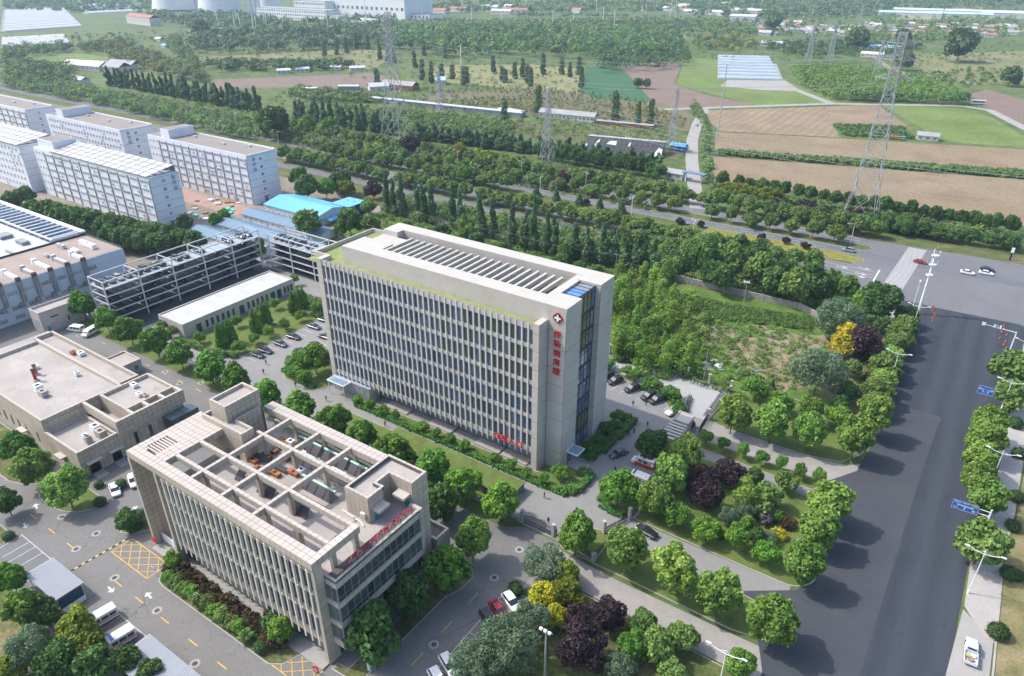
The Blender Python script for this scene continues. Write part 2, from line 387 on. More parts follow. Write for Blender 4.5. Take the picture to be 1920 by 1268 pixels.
L_SAPL = leafmat('leaf_sapling', G((0.124,0.23,0.0341),(0.185,0.317,0.0513),(0.267,0.402,0.0769)))
L_FAR = leafmat('leaf_far', G((0.055,0.113,0.0409),(0.0992,0.164,0.0566),(0.143,0.217,0.0795)), 0.15)
L_FARL = leafmat('leaf_far_light', G((0.104,0.178,0.0412),(0.161,0.24,0.0515),(0.226,0.304,0.0736)), 0.15)
L_GOLD = leafmat('leaf_far_gold', G((0.075,0.106,0.025),(0.188,0.175,0.0312),(0.325,0.263,0.05)), 0.15)
L_WEED = leafmat('leaf_weed', G((0.069,0.11,0.025),(0.11,0.166,0.0343),(0.166,0.21,0.0546)), 0.2)

# kinds: every kind has some variants (crown mesh, trunk mesh), all built for crown radius 1 m * R0 and height H0
KIND = {}
def kind(name, nvar, leaf, R0, H0, lobes_fn, n, size, bark=None, trunk=0.45, jit=0.8, asp=1.0, inner=0.72, rt=0.14):
    KIND[name] = dict(R=R0, H=H0, v=[])
    for k in range(nvar):
        rng = np.random.default_rng(hash(name) % 1000 + 17*k if False else sum(map(ord, name)) + 17*k)
        lb = lobes_fn(rng)
        p, nn, tn = lobe_points(lb, n, rng, inner, jit)
        sz = size*(0.65 + 0.7*rng.random(len(p)))
        cm = cards_mesh('crown', p, nn, sz, leaf, asp, seed=k, tone=tn)
        tips = [(l[0]*0.8, l[1]*0.8, l[2]) for l in lb[1:8]] or [(0,0,H0*0.9)]
        tm = limbs(H0*trunk, rt, tips, bark or M_BARK, 0.25, k)
        KIND[name]['v'].append((cm, tm))
kind('bright', 3, L_BRIGHT, 3.4, 8.6, lambda r: lumpy(r, 3.4, 3.3, 5.2, 22, 0.3), 3300, 0.33, trunk=0.36)
kind('plane', 3, L_PLANE, 3.6, 9.4, lambda r: lumpy(r, 3.6, 3.9, 5.4, 30, 0.25), 4200, 0.32, trunk=0.3)
kind('ball', 2, L_BRIGHT, 1.9, 4.9, lambda r: lumpy(r, 1.9, 1.75, 3.15, 9, 0.42, low=-0.4), 2000, 0.18, trunk=0.36, rt=0.08)
kind('conifer', 2, L_BRIGHT, 1.2, 7.6, lambda r: [(r.normal()*0.15, r.normal()*0.15, 1.4+0.95*i, 1.25-0.155*i, 1.25-0.155*i, 0.9) for i in range(7)], 1700, 0.24, trunk=0.2, asp=0.6, rt=0.09)
kind('dark', 3, L_DARK, 3.2, 8.0, lambda r: lumpy(r, 3.2, 3.3, 4.6, 20, 0.31), 2700, 0.33, trunk=0.3)
kind('street', 4, L_STREET, 2.9, 6.6, lambda r: lumpy(r, 2.9, 2.3, 4.1, 12, 0.38), 1500, 0.36, trunk=0.4)
kind('poplar', 5, L_POPLAR, 1.7, 13.5, lambda r: [(r.normal()*0.45, r.normal()*0.45, 1.8+1.2*i+r.normal()*0.3, *(2*[(1.25+0.4*math.sin(i*0.5+0.5))*(1-0.045*i)*(0.6+0.7*r.random())]), 1.1+0.7*r.random()) for i in range(10)], 1700, 0.36, bark=M_BARKP, trunk=0.2, rt=0.16)
kind('grey', 3, L_GREY, 4.0, 9.0, lambda r: lumpy(r, 4.0, 3.6, 5.0, 18, 0.3), 5200, 0.26, trunk=0.3, asp=0.5)
kind('purple', 2, L_PURPLE, 2.6, 6.0, lambda r: lumpy(r, 2.6, 2.7, 3.3, 14, 0.34), 3600, 0.22, trunk=0.22, asp=0.7)
kind('yellow', 2, L_YELLOW, 2.3, 5.2, lambda r: lumpy(r, 2.3, 2.1, 3.0, 11, 0.38), 2600, 0.22, trunk=0.25)
kind('ygreen', 2, L_YGREEN, 2.4, 5.8, lambda r: lumpy(r, 2.4, 2.4, 3.3, 12, 0.38), 2600, 0.24, trunk=0.25)
kind('sapling', 3, L_SAPL, 1.5, 6.4, lambda r: [(r.normal()*0.4, r.normal()*0.4, 1.0+0.85*i, *(2*[(1.5-0.17*i)*(0.8+0.4*r.random())]), 0.95) for i in range(6)], 1100, 0.26, trunk=0.2, asp=0.5, jit=0.8, rt=0.07)
kind('shrub', 2, L_HEDGE, 1.2, 2.4, lambda r: lumpy(r, 1.2, 1.05, 1.25, 7, 0.5, low=-0.8), 1000, 0.17, trunk=0.2, rt=0.06)
kind('boxball', 2, L_BALL, 1.0, 1.8, lambda r: [(0,0,0.85,1.0,1.0,0.9)], 1300, 0.11, trunk=0.1, jit=0.3, inner=0.9, rt=0.06)
kind('lilac', 1, leafmat('leaf_lilac', G((0.06,0.07,0.055),(0.12,0.10,0.12),(0.21,0.17,0.22)), 0.15), 1.6, 3.0, lambda r: lumpy(r, 1.6, 1.3, 1.6, 9, 0.4, low=-0.7), 1500, 0.17, trunk=0.2, rt=0.06)
kind('maroon', 2, L_MAROON, 1.4, 2.2, lambda r: lumpy(r, 1.4, 0.95, 1.15, 8, 0.45, low=-0.8), 1200, 0.17, trunk=0.2, rt=0.06)
kind('spruce', 2, L_POPLAR, 2.0, 8.0, lambda r: [(r.normal()*0.1, r.normal()*0.1, 1.3+1.0*i, *(2*[2.0-0.28*i]), 0.75) for i in range(7)], 1300, 0.33, trunk=0.2, asp=0.6)
kind('yflower', 1, L_YELLOW, 1.0, 1.4, lambda r: [(0,0,0.6,1.0,1.0,0.75)], 700, 0.14, trunk=0.1, inner=0.85, rt=0.04)
# coarse kinds for trees that stand far away
kind('far_round', 3, L_FAR, 4.0, 9.0, lambda r: lumpy(r, 4.0, 3.8, 4.8, 16, 0.33), 1300, 0.48, trunk=0.3)
kind('far_poplar', 3, L_FAR, 2.3, 15.0, lambda r: [(r.normal()*0.3, r.normal()*0.3, 2.2+2.1*i, *(2*[2.2*(1-0.07*i)*(0.85+0.3*r.random())]), 2.0) for i in range(6)], 800, 0.5, bark=M_BARKP, trunk=0.2)
kind('far_gold', 2, L_GOLD, 3.2, 7.0, lambda r: lumpy(r, 3.2, 3.0, 3.6, 9, 0.4), 900, 0.45, trunk=0.25)
kind('far_light', 2, L_FARL, 2.6, 6.5, lambda r: lumpy(r, 2.6, 2.8, 3.5, 8, 0.42), 900, 0.4, trunk=0.25)

_tc = [0]
def plant(k, loc, r=None, h=None, label='', cat='tree', group=None, name=None, rnd=random.Random(5)):
    """one tree: Empty at the foot > crown, trunk"""
    K = KIND[k]; i = _tc[0]; _tc[0] += 1
    cm, tm = K['v'][i % len(K['v'])]
    if r and k in ('plane','ball','bright'): r *= .92
    s = (r / K['R']) if r else 1.0; sz = (h / K['H']) if h else s
    t = thing(name or {'bright':'broadleaf_tree','plane':'plane_tree','ball':'small_round_tree','conifer':'conifer_tree','dark':'dark_green_tree','street':'street_tree','poplar':'poplar_tree','grey':'willow_tree','purple':'plum_tree','yellow':'golden_tree','ygreen':'yellow_green_tree','sapling':'young_poplar','shrub':'shrub','boxball':'clipped_bush','lilac':'lilac_bush','maroon':'maroon_bush','spruce':'spruce_tree','yflower':'yellow_bush','far_round':'distant_tree','far_poplar':'distant_poplar','far_gold':'golden_rain_tree','far_light':'pale_green_tree'}[k],
        label, cat, loc, rnd.uniform(0, 6.28), group)
    t.scale = (s*rnd.uniform(.88,1.12), s*rnd.uniform(.88,1.12), sz)
    t.rotation_euler = (rnd.uniform(-.05,.05), rnd.uniform(-.05,.05), t.rotation_euler[2])
    obj('crown', cm, t); obj('trunk', tm, t)
    return t
def crown_at(k, px, py, rpx, zf=None):
    """where the foot of a tree stands whose crown (radius rpx) is seen at a point of the photograph, and its crown radius in metres"""
    K = KIND[k]; z = 4.0
    for _ in range(4):
        p = at(px, py, z); r = rpx*dist(p)/F_PX; z = (zf or 0.58*K['H']/K['R'])*r
    return Vector((p.x, p.y, 0)), r
def hedge_mesh(pts, z0, z1, n, size, leaf, seed=0, rnd=0.12):
    """leaf-covered hedge over a polygon footprint (list of quads given as (x0,y0,x1,y1) boxes)"""
    rng = np.random.default_rng(seed); P = []; Nn = []
    tot = sum((x1-x0)*(y1-y0) + 2*(z1-z0)*((x1-x0)+(y1-y0)) for x0,y0,x1,y1 in pts)
    for x0,y0,x1,y1 in pts:
        w, d, h = x1-x0, y1-y0, z1-z0
        ar = np.array([w*d, w*h, w*h, d*h, d*h]); k = rng.choice(5, size=max(8, int(n*(ar.sum())/tot)), p=ar/ar.sum())
        u, v = rng.random(len(k)), rng.random(len(k)); p = np.zeros((len(k),3)); q = np.zeros((len(k),3))
        for f,(fx,fy,fz,nx,ny,nz) in enumerate(((u,v,None,0,0,1),(u,None,v,0,-1,0),(u,None,v,0,1,0),(None,u,v,-1,0,0),(None,u,v,1,0,0))):
            s = k == f
            p[s,0] = x0 + w*fx[s] if fx is not None else (x1 if nx > 0 else x0)
            p[s,1] = y0 + d*fy[s] if fy is not None else (y1 if ny > 0 else y0)
            p[s,2] = z0 + h*fz[s] if fz is not None else z1
            q[s] = (nx,ny,nz)
        p += rng.normal(size=p.shape)*rnd; p[:,2] += 0.18*(z1-z0)*np.sin(p[:,0]*1.7+seed)*np.sin(p[:,1]*2.1)
        P.append(p); Nn.append(q)
    P = np.concatenate(P); Nn = np.concatenate(Nn) + rng.normal(size=P.shape)*0.45 + np.array([0,0,0.3]); Nn /= np.linalg.norm(Nn, axis=1)[:,None]
    return cards_mesh('foliage', P, Nn, size*(0.7+0.6*rng.random(len(P))), leaf, seed=seed)
def mass(name, feet, kindp, leaf, label=None, seed=0):
    """many small trees that nobody would count, as ONE mesh: feet = (x, y, radius, height), kindp = (cards per tree, card size, slender)"""
    rng = np.random.default_rng(seed); feet = np.array(feet, float); nc, cs, tall = kindp; nc = int(nc*1.5); cs *= 0.82
    n = len(feet)*nc; k = np.repeat(np.arange(len(feet)), nc)
    d = rng.normal(size=(n,3)); d /= np.linalg.norm(d, axis=1)[:,None]
    d[:,2] = np.where(d[:,2] < -0.5, -d[:,2], d[:,2])
    rr = 0.6 + 0.45*rng.random(n); r = feet[k,2]; h = feet[k,3]
    lump = 1 + 0.28*np.sin(d[:,0]*5 + k)*np.sin(d[:,1]*5 + 2*k)*1.0
    P = np.stack([feet[k,0] + d[:,0]*r*rr*lump, feet[k,1] + d[:,1]*r*rr*lump, h*0.55 + d[:,2]*h*0.45*rr*lump], axis=1)
    Nn = d + rng.normal(size=d.shape)*0.4 + np.array([0,0,0.35]); Nn /= np.linalg.norm(Nn, axis=1)[:,None]
    mats = leaf if isinstance(leaf, list) else [leaf]
    mi = (rng.integers(0, len(mats), len(feet)))[k] if len(mats) > 1 else None
    tone = 0.72*rng.random(len(feet))[k] + 0.28*rng.random(n)
    me = cards_mesh(name, P, Nn, cs*(0.7+0.6*rng.random(n)), mats, seed=seed, mi=mi, tone=tone)
    o = obj(name, me, kind='stuff')
    return o
def in_poly(pts, n, seed, jitter=None, rows=None):
    """points inside a polygon (world xy); rows = (dx, dy) makes a planted grid"""
    rng = random.Random(seed); xs = [p[0] for p in pts]; ys = [p[1] for p in pts]; out = []
    def inside(x, y):
        c = False; j = len(pts)-1
        for i in range(len(pts)):
            if (pts[i][1] > y) != (pts[j][1] > y) and x < (pts[j][0]-pts[i][0])*(y-pts[i][1])/(pts[j][1]-pts[i][1]) + pts[i][0]: c = not c
            j = i
        return c
    if rows:
        x = min(xs)
        while x < max(xs):
            y = min(ys)
            while y < max(ys):
                a, b = x + rng.uniform(-.25,.25)*rows[0], y + rng.uniform(-.25,.25)*rows[1]
                if inside(a, b): out.append((a, b))
                y += rows[1]
            x += rows[0]
        return out
    tries = 0
    while len(out) < n and tries < n*40:
        tries += 1; a, b = rng.uniform(min(xs), max(xs)), rng.uniform(min(ys), max(ys))
        if inside(a, b): out.append((a, b))
    return out
# ------------------------------------------------------------------ ground, roads, markings
def px_poly(pts): return [tuple(at(*p)[:2]) for p in pts]
g = MB(); g.sheet([(-9000,-600),(9000,-600),(9000,12000),(-9000,12000)], 0.0)
M_LAND = mat('farmland_ground', (0.06,0.095,0.025), 0.95, 0.3, 0.012, fine=0.3, col2=(0.11,0.145,0.045), detail=8, blotch=(0.05,0.5,(0.045,0.075,0.02)))
structure('ground', g.mesh('ground', M_LAND))
_zs = [0]
def sheet(name, pts, z, m):
    if z == 0.05 and pts[0][1] > 330: _zs[0] += 1; z += 0.0015*_zs[0]
    return structure(name, MB().sheet(pts, z).mesh(name, m))
def path(name, pts, w, z, m):
    P = [Vector(p) for p in pts]; L_, R_ = [], []
    for i, p in enumerate(P):
        d = (P[min(i+1,len(P)-1)] - P[max(i-1,0)]).normalized(); n = Vector((-d.y,d.x))*w/2; L_.append(p+n); R_.append(p-n)
    mb = MB()
    for i in range(len(P)-1): mb.add([(*R_[i],z),(*R_[i+1],z),(*L_[i+1],z),(*L_[i],z)], [(0,1,2,3)])
    return structure(name, mb.mesh(name, m))
def rect(x0,y0,x1,y1): return [(x0,y0),(x1,y0),(x1,y1),(x0,y1)]
# fields beyond the highway
M_PLOUGH = mat('ploughed_soil', (0.17,0.125,0.10), 0.95, 0.12, 0.05, fine=0.12, wave=(0,3.0,0.25,(0.21,0.16,0.125),1.0))
M_STUBBLE = mat('wheat_stubble', (0.225,0.170,0.108), 0.95, 0.25, 0.05, fine=0.18, wave=(1,4.0,0.3,(0.175,0.13,0.082),4.0), blotch=(0.025,0.8,(0.185,0.15,0.08)))
M_STUBBLE2 = mat('combed_stubble', (0.245,0.185,0.12), 0.95, 0.22, 0.05, fine=0.15, wave=(0,6.0,0.6,(0.165,0.13,0.085),3.0), blotch=(0.03,0.7,(0.19,0.155,0.09)))
M_MEADOW = mat('dry_meadow', (0.15,0.155,0.065), 0.95, 0.25, 0.03, fine=0.2, blotch=(0.02,0.7,(0.21,0.195,0.10)))
M_CROP = mat('green_crop', (0.035,0.105,0.045), 0.95, 0.15, 0.05, fine=0.2, wave=(1,3.0,0.3,(0.05,0.13,0.06),1.0))
M_PASTURE = mat('bright_pasture', (0.115,0.165,0.04), 0.95, 0.2, 0.03, fine=0.18, blotch=(0.02,0.6,(0.165,0.185,0.06)))
sheet('ploughed_field', px_poly([(392,166),(398,150),(560,143),(700,137),(748,150),(745,164),(640,167),(560,164)]), 0.05, M_PLOUGH)
sheet('dry_meadow', px_poly([(365,108),(640,94),(735,95),(735,112),(700,129),(560,129),(420,126),(385,119)]), 0.05, M_MEADOW)
sheet('mown_meadow', px_poly([(812,130),(860,122),(1000,121),(1092,130),(1100,152),(1090,178),(1000,172),(900,160),(810,152)]), 0.05, mat('mown_meadow', (0.14,0.165,0.055), 0.95, 0.2, 0.02, fine=0.15, col2=(0.25,0.225,0.12)))
sheet('crop_field', px_poly([(1100,124),(1158,123),(1225,192),(1120,186),(1086,172)]), 0.08, M_CROP)
sheet('ploughed_field', px_poly([(1163,123),(1270,110),(1275,130),(1262,158),(1330,180),(1410,195),(1400,203),(1235,203),(1222,190)]), 0.05, M_PLOUGH)
sheet('stubble_field', px_poly([(1312,208),(1545,200),(1575,258),(1350,246),(1333,232)]), 0.05, M_STUBBLE2)
sheet('stubble_field', px_poly([(1547,200),(1645,196),(1702,238),(1556,232)]), 0.05, M_STUBBLE)
sheet('stubble_field', px_poly([(1342,248),(1575,260),(1930,281),(1930,328),(1340,284)]), 0.05, M_STUBBLE)
sheet('stubble_field', px_poly([(1338,294),(1930,338),(1930,425),(1800,405),(1440,350),(1335,340)]), 0.05, M_STUBBLE)
sheet('maize_ground', px_poly([(1558,233),(1700,239),(1722,264),(1582,258)]), 0.05, M_WEEDS)
sheet('pasture', px_poly([(1652,197),(1800,203),(1860,220),(1930,262),(1930,277),(1712,263),(1735,245)]), 0.05, M_PASTURE)
sheet('pasture', px_poly([(1285,110),(1345,108),(1350,140),(1470,150),(1590,195),(1420,198),(1340,178),(1268,158)]), 0.05, M_PASTURE)
sheet('bare_yard', px_poly([(1365,150),(1470,152),(1500,172),(1440,170),(1350,162)]), 0.09, M_CONC)
sheet('ploughed_field', px_poly([(1815,178),(1850,168),(1930,190),(1930,245),(1860,210)]), 0.05, M_PLOUGH)
sheet('pasture', px_poly([(1700,105),(1930,95),(1930,155),(1830,160),(1740,145)]), 0.05, M_MEADOW)
sheet('pasture', px_poly([(45,105),(140,100),(205,108),(215,118),(120,118),(50,112)]), 0.05, M_PASTURE)
sheet('pasture', px_poly([(1150,55),(1400,48),(1420,62),(1230,82),(1120,75)]), 0.05, mat('striped_crops', (0.09,0.15,0.05), 0.95, 0.2, 0.01, wave=(0,40,0.6,(0.19,0.20,0.10),2.0)))
sheet('nursery_ground', px_poly([(800,175),(1000,165),(1240,195),(1300,215),(1290,245),(1000,215),(760,195)]), 0.05, mat('nursery_soil', (0.15,0.125,0.075), 0.95, 0.25, 0.06, fine=0.2, blotch=(0.06,0.8,(0.09,0.11,0.035))))
sheet('nursery_ground', px_poly([(900,225),(1230,245),(1290,280),(1270,300),(1100,265),(880,250)]), 0.06, mat('nursery_soil2', (0.13,0.125,0.06), 0.95, 0.25, 0.06, fine=0.2, blotch=(0.06,0.8,(0.06,0.10,0.025))))
rf_ = random.Random(77)
for i in range(26):
    px, py = rf_.uniform(700,1880), rf_.uniform(9,58); w_, h_ = rf_.uniform(60,220), rf_.uniform(1.5,4.5)
    sheet('far_field', px_poly([(px,py),(px+w_,py+rf_.uniform(-2,3)),(px+w_*.9,py+h_+2),(px-w_*.05,py+h_)]), 0.05, [mat('far_wheat',(0.24,0.21,0.12),.95,.2,.02),mat('far_green',(0.07,0.12,0.04),.95,.2,.02),mat('far_pale_green',(0.13,0.17,0.07),.95,.2,.02)][i%3])
# country road and track
path('village_road', px_poly([(1308,392),(1302,350),(1297,300),(1298,262),(1307,232),(1318,214),(1320,203)]), 7, 0.12, M_CONC)
path('field_track', px_poly([(1235,206),(1320,203),(1440,199),(1560,195),(1680,197),(1800,199),(1855,207),(1935,248)]), 7, 0.14, M_CONC)
path('field_track', px_poly([(1560,195),(1490,168),(1460,148),(1450,120)]), 7, 0.13, M_CONC)
sheet('farm_lane', px_poly([(1640,105),(1670,125),(1700,138),(1692,140),(1660,128),(1635,107)]), 0.10, M_DIRT)
# block verges and roads
sheet('verge', rect(-1500,221,-12,312), 0.03, M_GRASSD)
sheet('verge', rect(-12,309,900,330), 0.03, M_GRASSD)
# the highway, four carriageways
for nm, y0, y1, x1, m_ in (('service_road',297.5,305.5,-32,M_ASPHG),('highway_lanes',284,290.5,-33,M_ASPHH),('highway_lanes',261,273.5,-33,M_ASPHG),('service_road',247,253.5,-40,M_ASPHG)):
    sheet(nm, rect(-1500,y0,x1,y1), 0.06, m_)
sheet('junction', [(-34,247),(-20,250.5),(-14,250),(0,249.5),(20,250.5),(30,246),(900,246),(900,309),(18,309),(-34,305.5)], 0.064, M_ASPHG)
sheet('junction_lane', [(-33,284),(900,284),(900,293),(-33,290.5)], 0.069, M_ASPHH)
# the avenue
AV = [(-14,250),(0,249.4),(20,250.4),(24,246),(21,236),(20,202),(18,150),(16,130),(15.5,105),(15,60),(15,-20),(4,-20),(4,70),(4,93),(5,158),(6,180),(-6,180),(-7,200),(-8,225),(-12.5,238),(-17,249)]
sheet('avenue', AV, 0.072, M_ASPHD)
sheet('avenue_apron', [(4,-20),(4,93),(5,158),(6,180),(-6,180),(-6,160),(-7,146),(-12,138),(-13,131),(-7,128),(-7,108),(-9,104),(-18,97.6),(-12,91),(-9,84),(-8,40),(-8,-20)], 0.068, M_PAVEAV)
# kerbed pavement east of the avenue
pv = MB(); pv.prism([(16.3,130),(16.3,117),(18,114),(20,111.5),(21.2,111),(21.2,131),(22.6,150),(24.6,202),(24.9,236),(29,240),(24,242),(21.5,236),(20.4,202),(18.4,150)], 0.0, 0.16)
structure('pavement_east', pv.mesh('pavement', mat('light_concrete', (0.33,0.315,0.30), 0.9, 0.08, 0.2, fine=0.05, blotch=(0.3,0.4,(0.27,0.26,0.25)))))
sheet('driveway_east', [(16.2,116),(15.2,100),(15,60),(20.5,60),(21,111),(20,111.6),(18,114.2)], 0.08, M_CONC)
sheet('verge_east', [(21.6,20),(90,20),(90,240),(26,240),(25,202),(23,150),(21.6,130)], 0.05, mat('dry_verge', (0.16,0.15,0.065), 0.95, 0.25, 0.25, fine=0.22, blotch=(0.16,0.85,(0.27,0.205,0.13))))
kb = MB(); kb.prism([(21.2,60),(21.5,60),(21.5,131),(21.2,131)], 0, 0.2); structure('kerb_east', kb.mesh('kerb', M_KERB))
# pavement strip west of the avenue, with the corner apron
pw = MB(); pw.prism([(-8.2,228),(-7.2,200),(-6.3,168),(-8.6,168),(-9.4,200),(-10.4,222),(-16,233),(-22,248),(-17,248.5),(-13,238)], 0, 0.15)
structure('pavement_west', pw.mesh('pavement', M_CONC))
# vacant lot
sheet('vacant_lot', [(-220,162),(-41.5,162),(-41.5,150),(-30,146.5),(-9,148),(-7.5,168),(-10.5,222),(-22,248),(-45,246),(-60,221.5),(-220,221)], 0.04, M_WEEDS)
rb0 = random.Random(19)
for i, (px,py,a_,b_) in enumerate(((1322,632,9,5),(1352,618,7,4),(1388,640,12,6),(1430,652,13,7),(1478,640,10,7),(1505,668,9,7),(1466,684,12,7),(1420,690,10,5),(1450,722,9,8),(1490,712,8,6),(1385,672,7,4),(1440,622,8,3),(1530,640,6,5))):
    c_ = at(px,py); sheet('bare_ground', [(c_.x+a_*.62*math.cos(R(24*k))*rb0.uniform(.6,1.25), c_.y+b_*.95*math.sin(R(24*k))*rb0.uniform(.6,1.25)) for k in range(15)], 0.07+.002*i, M_DIRT)
sheet('dry_lawn', [(-22,172),(-10,170),(-10.5,222),(-20,226),(-27,212)], 0.06, mat('dry_lawn', (0.11,0.115,0.045), 0.95, 0.25, 0.3, fine=0.2, blotch=(0.18,0.8,(0.22,0.18,0.115))))
# hospital ground
sheet('compound_ground', [(-300,90.4),(-41,90.4),(-41,162),(-200,162),(-215,175),(-300,175)], 0.03, M_PAVE)
sheet('grass_strip', [(-222,86.3),(-62,87.6),(-60,91),(-222,91)], 0.05, M_GRASS)
sheet('compound_street', [(-230,79),(-194,81),(-176,76),(-60,76),(-60,72),(-50,75),(-50,90),(-58,90),(-62,87.6),(-222,86.3),(-230,86)], 0.045, M_ASPH)
sheet('compound_yard', [(-300,-10),(-48,-10),(-48,75.5),(-60,75.8),(-176,75.8),(-194,80.8),(-300,80)], 0.04, M_ASPH)
sheet('south_path', [(-50,89),(-50,76),(-46,82.4),(-31,82),(-16,81.8),(-8,82),(-8,88.6),(-16,88.3),(-37,88),(-48,88.5)], 0.06, M_PAVET)
def slab(name, pts, m, z=0.16, kerb=0.22):
    """raised bed: a kerb ring and the planted surface inside"""
    k = MB(); n = len(pts); cx = sum(p[0] for p in pts)/n; cy = sum(p[1] for p in pts)/n
    k.prism(pts, 0, z - 0.03); o = structure('kerb', k.mesh('kerb', M_KERB))
    a = sum(pts[i][0]*pts[(i+1)%n][1]-pts[(i+1)%n][0]*pts[i][1] for i in range(n)); sg = 1 if a > 0 else -1
    q = []
    for i in range(n):
        p0, p1, p2 = Vector(pts[i-1][:2]), Vector(pts[i][:2]), Vector(pts[(i+1)%n][:2])
        d1 = (p1-p0).normalized(); d2 = (p2-p1).normalized(); n1 = Vector((-d1.y,d1.x))*sg; n2 = Vector((-d2.y,d2.x))*sg
        b = (n1+n2); b = b.normalized() if b.length > 1e-3 else n1; q.append(tuple(p1 + b*(kerb/max(0.4, b.dot(n1)))))
    structure(name, MB().prism(q, 0.02, z).mesh(name, m))
def arc(cx, cy, r, a0, a1, n=6): return [(cx+r*math.cos(R(a0+(a1-a0)*i/n)), cy+r*math.sin(R(a0+(a1-a0)*i/n))) for i in range(n+1)]
slab('lawn_west', [(-186,98.2),(-180,97.7),(-169,99.6),(-162,103),(-162,141),(-183,141),(-186,101)], M_GRASS)
slab('lawn_tower_front', [(-118,101.6),(-60,101.6)]+arc(-58.5,108,4.8,-80,70)+[(-61.5,114),(-61.3,113),(-61.3,109.3),(-65.4,109.3),(-65.4,106),(-118,106)], M_GRASS)
slab('lawn_tower_east', [(-61.2,115.2),(-58.5,115.4),(-56.2,119),(-55.3,134),(-56,136.6),(-61.2,137)], M_GRASS)
slab('lawn_tower_west', arc(-141,107,6.2,120,255,7)+[(-133,100.9),(-130,103),(-130.2,106),(-133.8,109.3),(-133.8,124),(-144,123)], M_GRASS)
slab('lawn_entry', [(-120,91.3),(-64.4,91.3),(-64.4,95.6),(-63.5,99.4),(-66,99.6),(-120,99.6)], M_GRASS)
slab('island_bed', [(-41.3,103.8),(-41.3,113),(-44.5,113),(-47.5,110.5),(-50,108.6),(-49,106)]+arc(-44.5,108,4.6,215,260,4), M_GRASS)
slab('lawn_gatehouse', [(-41.6,126),(-41.6,137.6),(-49.5,137),(-49,131),(-45,126)], M_GRASS)
sheet('drive', [(-42,138.2),(-11,138.2),(-6,136),(-6,150),(-9,147),(-18,145),(-42,146)], 0.055, M_PAVET)
slab('lawn_drive', [(-41,134.4),(-13.5,133.8),(-11.4,138),(-41,138)], M_GRASS)
sheet('garden_path', [(-41,131.4),(-13,131.4),(-13.2,133.8),(-41,134.3)], 0.055, M_PAVE)
slab('garden', [(-41.2,104.4),(-18,104.2)]+arc(-11.5,109,4.8,-80,10,5)+[(-6.8,126),(-9,130.6),(-13,131.2),(-41.2,131.2)], M_GRASS)
sheet('south_drive', [(-45,98),(-16,98),(-10,97),(-10,104.6),(-18,104.1),(-41.4,104)], 0.055, M_PAVE)
slab('lawn_south', [(-52,91.4),(-49,89.2),(-16,89.0),(-10.5,90),(-9.6,92),(-14,97.4),(-18,97.9),(-45,97.9),(-51,96)], M_GRASS)
slab('lawn_north', [(-41,146.2),(-34,145.4),(-18,145.3),(-10.5,147.2),(-7.2,153),(-6.4,162),(-6.6,168),(-30,168),(-41,163)], M_GRASS)
slab('lower_garden', [(-48.5,60),(-49,72),(-46,81.9),(-31,81.6),(-10,81.4),(-9,60),(-9,30),(-48.5,30)], M_GRASSD)
sheet('bike_yard', [(-41.4,146),(-47.5,146),(-50,150.5),(-77,156),(-124,157),(-124,162),(-41.4,162)], 0.036, mat('bike_yard_paving', (0.33,0.335,0.33), 0.9, 0.06, 0.6, fine=0.10, wave=(1,0.9,0.25,(0.25,0.25,0.25),0.5)))
slab('car_park_bed', [(-50.2,150.6),(-77,156.1),(-124,156.6),(-124,152.4),(-66,152),(-53,147.6),(-48,142.8),(-45.8,144.8)], M_GRASS, 0.14)
# front compound beds
slab('tree_bed', [(-149.4,41.2),(-147.6,39.9),(-143.2,39.7),(-138.9,40.5),(-136.2,42),(-134.4,44.6),(-134,47.4),(-149,47.4)], M_GRASS)
slab('entry_bed', [(-124.6,44.6),(-123.2,43.8),(-120.8,45),(-119.4,47.3),(-119.2,56),(-124.6,56)], M_GRASS)
slab('facade_bed', [(-106.4,41.6),(-105.6,40.8),(-103.8,40.5),(-75,40.7),(-73,42),(-72,45),(-107.5,45),(-108.2,44)], M_GRASSD)
slab('street_bed', [(-66,45.8),(-60.4,46.2),(-60,67.2),(-58.9,70),(-58.6,74),(-60.5,75.7),(-65.3,75.7),(-65.3,67.5),(-63.8,67.3),(-63.8,47.5),(-66,47.2)], M_GRASSD)
slab('corner_bed', [(-158.5,38.8),(-154.7,40),(-152.4,41.7),(-151.3,44.5),(-161.5,48.3),(-200,48.3),(-200,38)], M_GRASSD)
slab('west_garden', [(-139,29.6),(-142,31.6),(-170,31.6),(-170,-5),(-106,-5),(-106,20),(-110,24.5),(-124,24.5),(-126.5,26.5),(-139,26.5)], M_GRASSD)
slab('west_garden', [(-105,25.5),(-94.6,25.5),(-94.6,-5),(-105,-5)], M_GRASSD)
sheet('parking_bays', [(-139,27.2),(-127,27.2),(-127,32.6),(-138.8,32.6)], 0.062, M_ASPHG)
# dormitory estate
sheet('estate_ground', [(-520,120),(-232,120),(-222,160),(-222,225),(-260,235),(-520,235)], 0.032, mat('estate_ground', (0.22,0.185,0.155), 0.95, 0.2, 0.06, fine=0.2, blotch=(0.05,0.6,(0.115,0.125,0.06))))
sheet('brick_path', [(-360,181),(-270,181),(-270,192),(-360,192)], 0.05, mat('pink_paving', (0.33,0.22,0.18), 0.95, 0.15, 0.2, fine=0.1))
sheet('estate_lawn', [(-222,205),(-205,160),(-140,160),(-130,163),(-130,220.5),(-222,220.5)], 0.05, M_WEEDS)
